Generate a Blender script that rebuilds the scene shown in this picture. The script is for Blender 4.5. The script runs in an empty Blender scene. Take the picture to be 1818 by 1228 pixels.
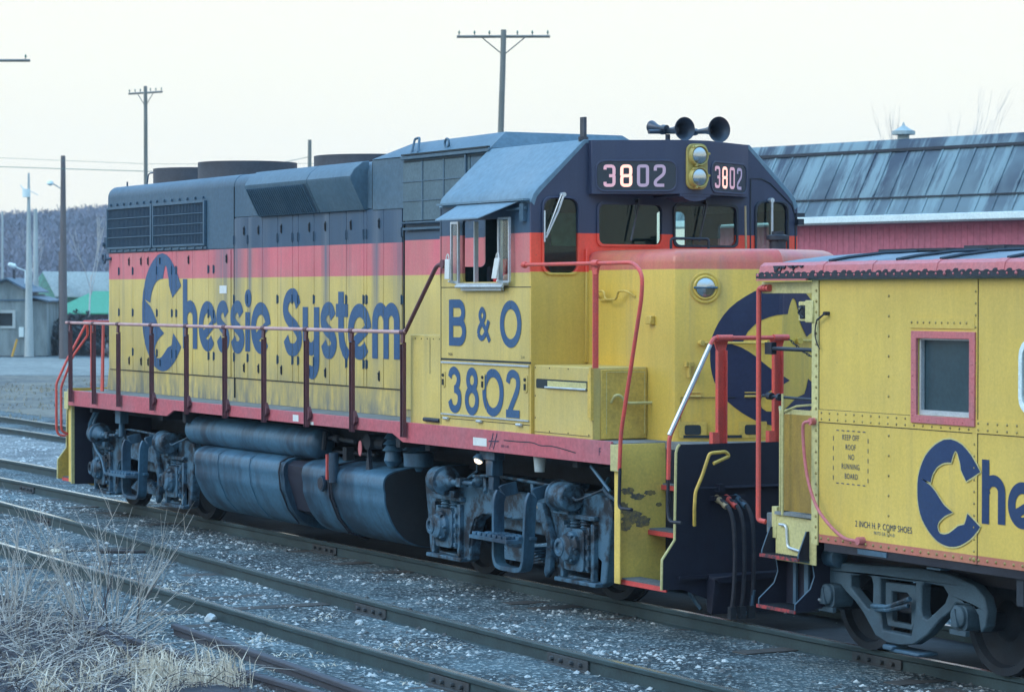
import bpy, bmesh, math, random
import numpy as np
from mathutils import Vector, Matrix, noise
from mathutils.geometry import tessellate_polygon
random.seed(7)
R_ = math.radians
PI = math.pi
sc = bpy.context.scene
COL = sc.collection

# ------------------------------------------------------------------ camera
cd = bpy.data.cameras.new("camera")
cam = bpy.data.objects.new("camera", cd)
COL.objects.link(cam)
cd.sensor_fit = 'HORIZONTAL'
cd.sensor_width = 36.0
cd.lens = 36.0 * 4793.33 / 1818.0
yaw, pitch, roll = R_(61.7984), R_(1.0684), R_(0.0413)
cam.location = (28.8603, -13.8941, 2.9064)
cam.rotation_euler = (Matrix.Rotation(yaw, 3, 'Z') @ Matrix.Rotation(PI/2 - pitch, 3, 'X') @ Matrix.Rotation(roll, 3, 'Z')).to_euler()
cd.clip_start = 0.5
cd.clip_end = 4000
cd.dof.use_dof = True
cd.dof.focus_distance = 27.0
cd.dof.aperture_fstop = 5.0
sc.camera = cam

# ------------------------------------------------------------------ light
SUN_EL, SUN_AZ = 38.0, 262.0          # azimuth of the sun, degrees counter-clockwise from +X
w = bpy.data.worlds.new("World")
sc.world = w
w.use_nodes = True
nt = w.node_tree
nt.nodes.clear()
wo = nt.nodes.new('ShaderNodeOutputWorld')
bg = nt.nodes.new('ShaderNodeBackground')
sky = nt.nodes.new('ShaderNodeTexSky')
sky.sky_type = 'NISHITA'
sky.sun_disc = False
sky.sun_elevation = R_(SUN_EL)
sky.sun_rotation = R_(90.0 - SUN_AZ)
sky.air_density = 1.6
sky.dust_density = 3.0
sky.ozone_density = 1.2
# thin high overcast: the clear sky is veiled by a pale cloud layer, whitest near the horizon
tc = nt.nodes.new('ShaderNodeTexCoord')
sep = nt.nodes.new('ShaderNodeSeparateXYZ')
nt.links.new(tc.outputs['Generated'], sep.inputs[0])
ramp = nt.nodes.new('ShaderNodeValToRGB')
ramp.color_ramp.elements[0].position = 0.0
ramp.color_ramp.elements[0].color = (12.9, 12.7, 11.1, 1)
ramp.color_ramp.elements[1].position = 0.75
ramp.color_ramp.elements[1].color = (8.5, 17.5, 29.0, 1)
e_ = ramp.color_ramp.elements.new(0.16)
e_.color = (12.4, 12.5, 11.2, 1)
e_ = ramp.color_ramp.elements.new(0.42)
e_.color = (10.0, 17.5, 26.0, 1)
nt.links.new(sep.outputs['Z'], ramp.inputs[0])
mx = nt.nodes.new('ShaderNodeMixRGB')
mx.inputs[0].default_value = 0.8
nt.links.new(sky.outputs[0], mx.inputs[1])
nt.links.new(ramp.outputs[0], mx.inputs[2])
nt.links.new(mx.outputs[0], bg.inputs['Color'])
bg.inputs['Strength'].default_value = 0.075
nt.links.new(bg.outputs[0], wo.inputs['Surface'])

sd = bpy.data.lights.new("sun", 'SUN')
sd.energy = 0.8
sd.angle = R_(30)
sd.color = (1.0, 0.97, 0.92)
so = bpy.data.objects.new("sun", sd)
COL.objects.link(so)
_d = Vector((math.cos(R_(SUN_EL))*math.cos(R_(SUN_AZ)), math.cos(R_(SUN_EL))*math.sin(R_(SUN_AZ)), math.sin(R_(SUN_EL))))
so.rotation_euler = _d.to_track_quat('Z', 'Y').to_euler()

sc.view_settings.view_transform = 'Standard'
sc.view_settings.look = 'None'
sc.view_settings.exposure = 0.42
sc.view_settings.gamma = 1.0
sc.render.engine = 'CYCLES'

# ------------------------------------------------------------------ materials
def _mat(name):
    m = bpy.data.materials.new(name)
    m.use_nodes = True
    n = m.node_tree
    n.nodes.clear()
    o = n.nodes.new('ShaderNodeOutputMaterial')
    b = n.nodes.new('ShaderNodeBsdfPrincipled')
    n.links.new(b.outputs[0], o.inputs[0])
    return m, n, b

def _noise(n, scale, detail=5, rough=0.6, stretch=None, coord=None):
    t = n.nodes.new('ShaderNodeTexNoise')
    t.inputs['Scale'].default_value = scale
    t.inputs['Detail'].default_value = detail
    t.inputs['Roughness'].default_value = rough
    g = n.nodes.new('ShaderNodeNewGeometry')
    src = g.outputs['Position']
    if stretch:
        mp = n.nodes.new('ShaderNodeVectorMath')
        mp.operation = 'MULTIPLY'
        mp.inputs[1].default_value = stretch
        n.links.new(src, mp.inputs[0])
        src = mp.outputs[0]
    n.links.new(src, t.inputs['Vector'])
    return t.outputs[0]

def _range(n, src, a, b, c=0.0, d=1.0):
    m = n.nodes.new('ShaderNodeMapRange')
    m.inputs[1].default_value = a
    m.inputs[2].default_value = b
    m.inputs[3].default_value = c
    m.inputs[4].default_value = d
    n.links.new(src, m.inputs[0])
    return m.outputs[0]

def _mix(n, fac, a, b, mode='MIX'):
    m = n.nodes.new('ShaderNodeMixRGB')
    m.blend_type = mode
    for k, v in ((0, fac), (1, a), (2, b)):
        if isinstance(v, (int, float)):
            m.inputs[k].default_value = v
        elif isinstance(v, tuple):
            m.inputs[k].default_value = v if len(v) == 4 else v + (1,)
        else:
            n.links.new(v, m.inputs[k])
    return m.outputs[0]

def _bump(n, b, src, strength=0.2, dist=0.01):
    bp = n.nodes.new('ShaderNodeBump')
    bp.inputs['Strength'].default_value = strength
    bp.inputs['Distance'].default_value = dist
    n.links.new(src, bp.inputs['Height'])
    n.links.new(bp.outputs[0], b.inputs['Normal'])

def simple(name, c, rough=0.6, dirt=(0.06, 0.06, 0.06), amt=0.35, scale=3.0, metal=0.0, bump=0.15, streak=False, fine=0.15):
    m, n, b = _mat(name)
    v = _noise(n, scale, 6, 0.65, (1, 1, 0.25) if streak else None)
    f = _range(n, v, 0.40 if amt < .9 else 0.44, 0.70 if amt < .9 else 0.58, 0.0, amt)
    col = _mix(n, f, c, dirt)
    v2 = _noise(n, scale*14, 3, 0.6)
    f2 = _range(n, v2, 0.3, 0.7, 1-fine, 1+fine)
    col = _mix(n, 1.0, col, f2, 'MULTIPLY')
    n.links.new(col, b.inputs['Base Color'])
    b.inputs['Roughness'].default_value = rough
    b.inputs['Metallic'].default_value = metal
    if bump:
        _bump(n, b, v2, bump, 0.004)
    return m

def livery(name, bands, dust, dustamt, rough=0.45, streaks=0.5, wash=None, runs=()):
    """bands: list of (z_lower, colour) from the bottom up, in world height"""
    m, n, b = _mat(name)
    g = n.nodes.new('ShaderNodeNewGeometry')
    s = n.nodes.new('ShaderNodeSeparateXYZ')
    n.links.new(g.outputs['Position'], s.inputs[0])
    col = bands[0][1]
    for z, c in bands[1:]:
        gt = n.nodes.new('ShaderNodeMath')
        gt.operation = 'GREATER_THAN'
        gt.inputs[1].default_value = z
        n.links.new(s.outputs['Z'], gt.inputs[0])
        col = _mix(n, gt.outputs[0], col, c)
    # blotchy fading and chalking
    v = _noise(n, 1.3, 6, 0.65)
    df = _range(n, v, 0.35, 0.75, 0.0, dustamt)
    if len(bands) > 2:
        dk = n.nodes.new('ShaderNodeMath'); dk.operation = 'MULTIPLY'
        n.links.new(_range(n, gt.outputs[0], 0.0, 1.0, 1.0, 0.12), dk.inputs[0]); n.links.new(df, dk.inputs[1])
        df = dk.outputs[0]
    col = _mix(n, df, col, dust)
    # long rain streaks of grime
    st = _noise(n, 1.0, 5, 0.7, (7.0, 7.0, 0.28))
    col = _mix(n, _range(n, st, 0.53, 0.80, 0.0, streaks), col, (0.10, 0.12, 0.14))
    st2 = _noise(n, 1.0, 4, 0.7, (11.0, 11.0, 1.1))
    col = _mix(n, 1.0, col, _range(n, st2, 0.3, 0.7, 0.93, 1.05), 'MULTIPLY')
    big = _noise(n, 0.55, 3, 0.6)
    col = _mix(n, 1.0, col, _range(n, big, 0.35, 0.65, 0.86, 1.08), 'MULTIPLY')
    sp_ = _noise(n, 26, 4, 0.75)
    col = _mix(n, _range(n, sp_, 0.66, 0.74, 0.0, 0.45), col, (0.09, 0.085, 0.075))
    v2 = _noise(n, 45, 3, 0.6)
    col = _mix(n, 1.0, col, _range(n, v2, 0.3, 0.7, 0.93, 1.07), 'MULTIPLY')
    for c_, w_s, am in runs:
        ab = n.nodes.new('ShaderNodeMath'); ab.operation = 'SUBTRACT'; ab.inputs[1].default_value = c_
        n.links.new(s.outputs['X'], ab.inputs[0])
        a2 = n.nodes.new('ShaderNodeMath'); a2.operation = 'ABSOLUTE'
        n.links.new(ab.outputs[0], a2.inputs[0])
        fx = _range(n, a2.outputs[0], w_s*.15, w_s, am, 0.0)
        fz = _range(n, s.outputs['Z'], 1.8, 3.4, 0.25, 1.0)
        m1 = n.nodes.new('ShaderNodeMath'); m1.operation = 'MULTIPLY'
        n.links.new(fx, m1.inputs[0]); n.links.new(fz, m1.inputs[1])
        m2 = n.nodes.new('ShaderNodeMath'); m2.operation = 'MULTIPLY'
        n.links.new(m1.outputs[0], m2.inputs[0])
        n.links.new(_range(n, _noise(n, 1.0, 5, 0.7, (18.0, 18.0, 0.5)), 0.30, 0.60, 0.35, 1.0), m2.inputs[1])
        col = _mix(n, m2.outputs[0], col, (0.095, 0.135, 0.18))
    if wash:   # dirt thrown up from the walkway
        lo, hi, amt = wash
        nz = _noise(n, 5.0, 5, 0.7, (1.6, 1.6, 0.5))
        h = _range(n, s.outputs['Z'], lo, hi, 1.0, 0.0)
        mm = n.nodes.new('ShaderNodeMath'); mm.operation = 'MULTIPLY'
        n.links.new(h, mm.inputs[0]); n.links.new(_range(n, nz, 0.35, 0.62, 0.0, amt), mm.inputs[1])
        col = _mix(n, mm.outputs[0], col, (0.13, 0.15, 0.15))
    n.links.new(col, b.inputs['Base Color'])
    b.inputs['Roughness'].default_value = rough
    _bump(n, b, _noise(n, 2.2, 3, 0.5), 0.12, 0.02)
    return m

YEL = (0.66, 0.44, 0.085)
YELF = (0.67, 0.49, 0.13)      # weathered, chalky yellow of the hood side
RED = (0.88, 0.065, 0.035)
REDF = (0.66, 0.14, 0.165)
BLU = (0.030, 0.042, 0.085)
BLUF = (0.026, 0.072, 0.130)
M = {}
M['hood'] = livery('hood_paint', [(0, YELF), (3.127, REDF), (3.49, BLUF)], (0.36, 0.35, 0.27), 0.26, 0.5, 0.7, (1.55, 2.1, 0.95), [(-3.1, .34, .75), (-2.62, .26, .85), (-2.2, .10, .9), (-1.75, .22, .35), (.10, .11, .95), (1.45, .13, .9), (2.05, .25, .55)])
M['cabside'] = livery('cab_side_paint', [(0, YELF), (3.127, REDF), (3.508, BLUF)], (0.46, 0.43, 0.27), 0.30, 0.5, 0.3)
M['cabfront'] = livery('cab_front_paint', [(0, YEL), (3.135, RED), (3.508, BLU)], (0.34, 0.25, 0.12), 0.14, 0.5, 0.15)
M['roof'] = simple('roof_paint', (0.11, 0.195, 0.255), 0.55, (0.18, 0.24, 0.28), 0.5, 1.2, streak=True)
M['nose'] = livery('nose_paint', [(0, (0.70, 0.45, 0.07)), (3.15, (0.58, 0.085, 0.085))], (0.48, 0.40, 0.12), 0.40, 0.33, 0.35)
M['yellow'] = simple('yellow_paint', YEL, 0.5, (0.20, 0.15, 0.06), 0.45, 2.5)
M['yellow_pale'] = simple('pale_yellow_paint', (0.58, 0.52, 0.22), 0.5, (0.2, 0.2, 0.14), 0.35, 2.5, streak=True)
M['stepyellow'] = simple('step_well_yellow', (0.80, 0.56, 0.12), 0.5, (0.40, 0.28, 0.08), 0.5, 2.6, fine=0.1)
M['sill'] = simple('sill_red', (0.50, 0.105, 0.125), 0.6, (0.34, 0.15, 0.17), 0.6, 1.6)
M['red'] = simple('handrail_red', (0.72, 0.095, 0.07), 0.45, (0.38, 0.09, 0.09), 0.6, 5)
M['redbright'] = simple('step_red', (0.62, 0.07, 0.06), 0.5, (0.25, 0.06, 0.06), 0.4, 8)
M['maroon'] = simple('stanchion_maroon', (0.13, 0.045, 0.055), 0.55, (0.06, 0.04, 0.05), 0.6, 5)
M['railtop'] = simple('handrail_faded', (0.52, 0.32, 0.30), 0.5, (0.4, 0.14, 0.12), 0.6, 5)
M['black'] = simple('black_paint', (0.008, 0.009, 0.018), 0.55, (0.03, 0.035, 0.045), 0.6, 3)
M['scorch'] = simple('scorch', (0.10, 0.095, 0.08), 0.8, (0.30, 0.22, 0.07), 0.9, 14, bump=0)
M['pilot'] = simple('pilot_black', (0.006, 0.007, 0.020), 0.7, (0.012, 0.016, 0.032), 0.6, 3)
M['under'] = simple('grimy_underframe', (0.018, 0.026, 0.036), 0.75, (0.006, 0.007, 0.010), 0.8, 4, bump=0.3)
M['truckgrey'] = simple('bogie_grey', (0.055, 0.130, 0.195), 0.6, (0.008, 0.012, 0.018), 0.97, 5.5, bump=0.35)
M['ctruck'] = simple('caboose_bogie_grime', (0.050, 0.092, 0.120), 0.75, (0.02, 0.03, 0.04), 0.5, 4.5, bump=0.3)
M['tank'] = simple('tank_grey', (0.045, 0.125, 0.195), 0.5, (0.014, 0.035, 0.06), 0.95, 1.6, bump=0.25, streak=True)
M['tankend'] = simple('tank_end_black', (0.012, 0.016, 0.02), 0.8, (0.03, 0.03, 0.035), 0.5, 3)
M['deck'] = simple('walkway_grey', (0.20, 0.22, 0.22), 0.8, (0.10, 0.10, 0.09), 0.7, 2.5, bump=0.3)
M['grille'] = simple('grille_dark', (0.035, 0.075, 0.12), 0.6, (0.06, 0.10, 0.13), 0.5, 3)
M['slate'] = simple('hood_slate', (0.045, 0.100, 0.150), 0.55, (0.09, 0.15, 0.195), 0.6, 1.4, streak=True)
M['hatch'] = simple('hatch_slate', (0.060, 0.118, 0.165), 0.55, (0.10, 0.16, 0.20), 0.6, 1.4)
M['fanmetal'] = simple('fan_shroud_soot', (0.045, 0.052, 0.066), 0.6, (0.022, 0.022, 0.028), 0.7, 2.5)
M['screen'] = simple('filter_screen', (0.10, 0.155, 0.18), 0.7, (0.06, 0.10, 0.12), 0.7, 2.2)
M['letter'] = simple('letter_blue', (0.020, 0.080, 0.185), 0.5, (0.06, 0.13, 0.20), 0.45, 2.5, streak=True, bump=0)
M['letterdark'] = simple('letter_dark_blue', (0.014, 0.022, 0.062), 0.5, (0.03, 0.04, 0.08), 0.4, 2.5, bump=0)
M['lettercab'] = simple('letter_caboose_blue', (0.007, 0.032, 0.10), 0.5, (0.03, 0.06, 0.13), 0.4, 2.5, bump=0)
M['steel'] = simple('bright_aluminium', (0.55, 0.60, 0.62), 0.35, (0.3, 0.33, 0.35), 0.5, 6, metal=0.35)
M['white'] = simple('white_plate', (0.72, 0.74, 0.70), 0.5, (0.4, 0.4, 0.4), 0.3, 9)
M['hornblk'] = simple('horn_metal', (0.06, 0.075, 0.10), 0.4, (0.02, 0.02, 0.02), 0.6, 6, metal=0.4)
M['chromeyel'] = simple('headlight_plate', (0.42, 0.34, 0.09), 0.5, (0.14, 0.12, 0.06), 0.5, 6)
M['seam'] = simple('door_seam', (0.02, 0.03, 0.035), 0.8, (0.03, 0.03, 0.03), 0.3, 8, bump=0)
M['pane_dark'] = simple('cab_interior', (0.015, 0.055, 0.07), 0.7, (0.05, 0.10, 0.10), 0.5, 2)
M['jacket'] = simple('red_jacket', (0.55, 0.015, 0.02), 0.85, (0.25, 0.01, 0.01), 0.5, 12)
M['skin'] = simple('skin', (0.45, 0.26, 0.18), 0.6, (0.35, 0.18, 0.12), 0.3, 12)
M['denim'] = simple('denim', (0.05, 0.07, 0.13), 0.85, (0.03, 0.04, 0.07), 0.4, 12)
M['cap'] = simple('cap_cloth', (0.06, 0.07, 0.10), 0.9, (0.03, 0.03, 0.05), 0.4, 12)
M['rubber'] = simple('rubber_hose', (0.02, 0.022, 0.03), 0.8, (0.05, 0.05, 0.06), 0.5, 12)
M['brass'] = simple('hose_fitting', (0.45, 0.36, 0.22), 0.5, (0.2, 0.15, 0.08), 0.4, 12, metal=0.3)
M['rail'] = simple('rail_steel', (0.038, 0.070, 0.076), 0.6, (0.018, 0.028, 0.032), 0.6, 3, metal=0.2)
M['railhead'] = simple('rail_head', (0.66, 0.68, 0.62), 0.24, (0.36, 0.38, 0.36), 0.6, 2, metal=0.85, bump=0)
M['railrust'] = simple('rusty_rail', (0.055, 0.060, 0.075), 0.7, (0.035, 0.03, 0.035), 0.6, 5)
M['jointbar'] = simple('joint_bar_iron', (0.045, 0.055, 0.060), 0.7, (0.03, 0.022, 0.022), 0.6, 9)
M['tie'] = simple('tie_wood', (0.05, 0.048, 0.045), 0.9, (0.09, 0.085, 0.08), 0.6, 5, bump=0.4)
M['cabooseyel'] = livery('caboose_yellow', [(0, (0.46, 0.13, 0.10)), (0.99, (0.70, 0.49, 0.095))], (0.56, 0.42, 0.15), 0.30, 0.5, 0.18)
M['rivetyel'] = simple('rivet_dark_yellow', (0.36, 0.28, 0.08), 0.5, (0.10, 0.08, 0.05), 0.8, 14)  # rivet heads in a darker yellow than the body side
M['stepred'] = simple('worn_step_red', (0.40, 0.045, 0.045), 0.6, (0.03, 0.03, 0.04), 0.95, 16)
M['cabooseend'] = simple('caboose_end_yellow', (0.36, 0.23, 0.04), 0.55, (0.12, 0.08, 0.03), 0.6, 4, streak=True)
M['fascia'] = simple('fascia_red', (0.52, 0.14, 0.145), 0.55, (0.38, 0.18, 0.19), 0.5, 3)
M['tar'] = simple('roof_tar', (0.012, 0.02, 0.032), 0.5, (0.03, 0.04, 0.06), 0.5, 8)
M['croof'] = simple('caboose_roof_grey', (0.14, 0.20, 0.25), 0.6, (0.05, 0.07, 0.10), 0.7, 3)
M['curtain'] = simple('caboose_window_pane', (0.020, 0.048, 0.062), 0.30, (0.05, 0.09, 0.10), 0.4, 2, bump=0)
M['whwall'] = simple('warehouse_red_boards', (0.44, 0.12, 0.165), 0.8, (0.33, 0.12, 0.16), 0.6, 0.7, streak=True)
M['gutter'] = simple('pale_gutter', (0.68, 0.78, 0.76), 0.5, (0.5, 0.6, 0.6), 0.4, 2)
M['shedwood'] = simple('grey_boards', (0.24, 0.29, 0.29), 0.9, (0.08, 0.10, 0.11), 0.8, 2.6, streak=True)
M['palewood'] = simple('pale_pole', (0.42, 0.47, 0.46), 0.9, (0.2, 0.22, 0.22), 0.5, 1.5, streak=True)
M['darkwood'] = simple('dark_pole', (0.13, 0.115, 0.115), 0.9, (0.07, 0.06, 0.06), 0.5, 1.5, streak=True)
M['polewood'] = simple('weathered_pole', (0.20, 0.21, 0.19), 0.9, (0.07, 0.075, 0.07), 0.6, 2.0, streak=True)
M['greenroof'] = simple('green_roof', (0.05, 0.27, 0.15), 0.6, (0.05, 0.25, 0.14), 0.4, 0.6)
M['greenwall'] = simple('green_wall', (0.20, 0.46, 0.36), 0.7, (0.13, 0.33, 0.27), 0.4, 0.8)
M['paleroof'] = simple('pale_roof', (0.33, 0.40, 0.40), 0.7, (0.2, 0.26, 0.27), 0.5, 0.5)
M['brick'] = simple('dark_brick', (0.14, 0.08, 0.09), 0.9, (0.06, 0.05, 0.06), 0.6, 1.5)
M['stakeyel'] = simple('yellow_stake', (0.65, 0.36, 0.05), 0.6, (0.4, 0.2, 0.03), 0.4, 4)
M['carblue'] = simple('car_blue', (0.07, 0.12, 0.27), 0.35, (0.1, 0.14, 0.25), 0.3, 4)
M['carwhite'] = simple('car_white', (0.75, 0.78, 0.78), 0.4, (0.5, 0.5, 0.5), 0.2, 4)
M['tyre'] = simple('tyre_rubber', (0.02, 0.02, 0.02), 0.8, (0.03, 0.03, 0.03), 0.3, 9)
M['twig'] = simple('twig_bark', (0.46, 0.43, 0.38), 0.85, (0.10, 0.09, 0.085), 0.5, 15)
M['twigdark'] = simple('dark_twig_bark', (0.07, 0.06, 0.065), 0.85, (0.04, 0.03, 0.035), 0.5, 15)
M['straw'] = simple('dead_grass', (0.72, 0.64, 0.50), 0.85, (0.26, 0.22, 0.18), 0.6, 9)
M['vergestraw'] = simple('verge_straw', (0.30, 0.27, 0.20), 0.9, (0.14, 0.16, 0.12), 0.8, 0.8)
M['strawdark'] = simple('matted_grass', (0.17, 0.16, 0.155), 0.9, (0.09, 0.09, 0.095), 0.6, 6)
M['bark'] = simple('tree_bark', (0.16, 0.15, 0.14), 0.9, (0.09, 0.08, 0.08), 0.5, 3)
M['farwood'] = simple('leafless_wood', (0.12, 0.13, 0.165), 0.95, (0.19, 0.18, 0.22), 0.8, 0.02, bump=0)
M['hill'] = simple('hillside_ground', (0.13, 0.14, 0.175), 0.95, (0.18, 0.17, 0.20), 0.7, 0.02, bump=0)
M['darkbush'] = simple('dark_thicket', (0.035, 0.045, 0.05), 0.95, (0.08, 0.09, 0.09), 0.6, 1.5)
M['insul'] = simple('glass_insulator', (0.10, 0.22, 0.18), 0.3, (0.05, 0.1, 0.08), 0.3, 9)
M['stone'] = simple('pale_stone', (0.52, 0.55, 0.54), 0.85, (0.12, 0.15, 0.16), 0.7, 6, bump=0.3)
M['stonedark'] = simple('cinder_stone', (0.08, 0.088, 0.09), 0.85, (0.14, 0.15, 0.15), 0.6, 9, bump=0.3)
M['coal'] = simple('dark_plank', (0.022, 0.02, 0.022), 0.8, (0.05, 0.04, 0.04), 0.5, 9)

def emis(name, c, s):
    m, n, b = _mat(name)
    b.inputs['Base Color'].default_value = c + (1,)
    b.inputs['Emission Color'].default_value = c + (1,)
    b.inputs['Emission Strength'].default_value = s
    b.inputs['Roughness'].default_value = 0.6
    return m
M['digit'] = emis('number_glass_pink', (0.62, 0.34, 0.38), 0.35)
M['digitlit'] = emis('number_glass_lit', (1.0, 0.50, 0.38), 0.75)
M['digitdim'] = emis('number_glass_dim', (0.46, 0.33, 0.42), 0.12)
M['filament'] = emis('lit_number_bulb', (1.0, 0.8, 0.45), 3.0)
M['lampglow'] = emis('step_light_glow', (1.0, 0.75, 0.5), 2.5)
M['nbglass'] = simple('number_board_glass', (0.012, 0.028, 0.045), 0.25, (0.02, 0.035, 0.05), 0.3, 6, bump=0)

def lens_mat():
    m, n, b = _mat('sealed_beam_lens')
    b.inputs['Base Color'].default_value = (0.42, 0.47, 0.48, 1)
    b.inputs['Metallic'].default_value = 0.85
    b.inputs['Roughness'].default_value = 0.16
    _bump(n, b, _noise(n, 40, 2, 0.5), 0.12, 0.01)
    return m
M['lens'] = lens_mat()

def glass_mat(name, tint, refl=0.10):
    m, n, b = _mat(name)
    out = [x for x in n.nodes if x.type == 'OUTPUT_MATERIAL'][0]
    tr = n.nodes.new('ShaderNodeBsdfTransparent')
    tr.inputs[0].default_value = tint + (1,)
    gl = n.nodes.new('ShaderNodeBsdfGlossy')
    gl.inputs['Roughness'].default_value = 0.03
    gl.inputs['Color'].default_value = (0.9, 0.95, 0.95, 1)
    lw = n.nodes.new('ShaderNodeLayerWeight')
    lw.inputs[0].default_value = 0.5
    pw = n.nodes.new('ShaderNodeMath'); pw.operation = 'POWER'; pw.inputs[1].default_value = 4.0
    n.links.new(lw.outputs['Facing'], pw.inputs[0])
    mxs = n.nodes.new('ShaderNodeMixShader')
    n.links.new(_range(n, pw.outputs[0], 0.0, 1.0, refl*0.22, 0.75), mxs.inputs[0])
    n.links.new(tr.outputs[0], mxs.inputs[1])
    n.links.new(gl.outputs[0], mxs.inputs[2])
    n.links.new(mxs.outputs[0], out.inputs[0])
    return m
M['glass'] = glass_mat('tinted_glass', (0.74, 0.87, 0.85))
M['glassclear'] = glass_mat('clear_glass', (0.88, 0.93, 0.92))

def roof_mat():
    """weathered standing-seam metal roof: dark stains running down the pitch"""
    m, n, b = _mat('warehouse_tin')
    t = n.nodes.new('ShaderNodeTexCoord')
    mp = n.nodes.new('ShaderNodeVectorMath'); mp.operation = 'MULTIPLY'
    mp.inputs[1].default_value = (1.0, 0.16, 0.16)
    n.links.new(t.outputs['Object'], mp.inputs[0])
    t1 = n.nodes.new('ShaderNodeTexNoise'); t1.inputs['Scale'].default_value = 1.5; t1.inputs['Detail'].default_value = 7; t1.inputs['Roughness'].default_value = 0.7
    n.links.new(mp.outputs[0], t1.inputs['Vector'])
    t2 = n.nodes.new('ShaderNodeTexNoise'); t2.inputs['Scale'].default_value = 0.35; t2.inputs['Detail'].default_value = 4
    n.links.new(t.outputs['Object'], t2.inputs['Vector'])
    f = _range(n, t1.outputs[0], 0.42, 0.52, 0.0, 1.0)
    g = _range(n, t2.outputs[0], 0.40, 0.52, 0.45, 1.0)
    mm = n.nodes.new('ShaderNodeMath'); mm.operation = 'MULTIPLY'
    n.links.new(f, mm.inputs[0]); n.links.new(g, mm.inputs[1])
    col = _mix(n, mm.outputs[0], (0.165, 0.265, 0.305), (0.024, 0.05, 0.085))
    n.links.new(col, b.inputs['Base Color'])
    b.inputs['Roughness'].default_value = 0.6
    return m
M['tin'] = roof_mat()

def ground_mat(name, c1, c2, c3, s=1.0, bump=0.7):
    m, n, b = _mat(name)
    a = _noise(n, 0.8*s, 6, 0.65)
    f = _noise(n, 9*s, 5, 0.7)
    col = _mix(n, _range(n, a, 0.43, 0.58), c1, c2)
    vo = n.nodes.new('ShaderNodeTexVoronoi')
    vo.inputs['Scale'].default_value = 38*s
    g = n.nodes.new('ShaderNodeNewGeometry')
    n.links.new(g.outputs['Position'], vo.inputs['Vector'])
    sp = n.nodes.new('ShaderNodeSeparateXYZ')
    n.links.new(vo.outputs['Color'], sp.inputs[0])
    col = _mix(n, _range(n, sp.outputs[0], 0.72, 0.95, 0.0, 0.8), col, c3)
    col = _mix(n, 1.0, col, _range(n, f, 0.3, 0.7, 0.55, 1.35), 'MULTIPLY')
    n.links.new(col, b.inputs['Base Color'])
    b.inputs['Roughness'].default_value = 0.95
    _bump(n, b, vo.outputs['Distance'], bump, 0.03)
    return m
M['bankdark'] = simple('dark_bank_ground', (0.030, 0.036, 0.048), 0.95, (0.075, 0.07, 0.07), 0.6, 7, bump=0.6)  # dark mottled ground of the bank below the brush
M['undershade'] = simple('shade_under_train', (0.018, 0.026, 0.034), 0.8, (0.045, 0.06, 0.07), 0.6, 6, bump=0.6)  # near-black cinders: shade under the train put into the colour
M['ground'] = ground_mat('cinder_ground', (0.020, 0.038, 0.046), (0.072, 0.115, 0.130), (0.40, 0.46, 0.46))
M['verge'] = ground_mat('verge_ground', (0.16, 0.15, 0.12), (0.075, 0.085, 0.085), (0.24, 0.22, 0.18), 0.35, 0.3)
M['road'] = ground_mat('road_surface', (0.17, 0.19, 0.18), (0.22, 0.24, 0.22), (0.26, 0.27, 0.25), 0.3, 0.2)
M['ballast'] = ground_mat('pale_ballast', (0.14, 0.165, 0.175), (0.26, 0.29, 0.29), (0.5, 0.5, 0.48), 1.2, 1.0)

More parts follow.
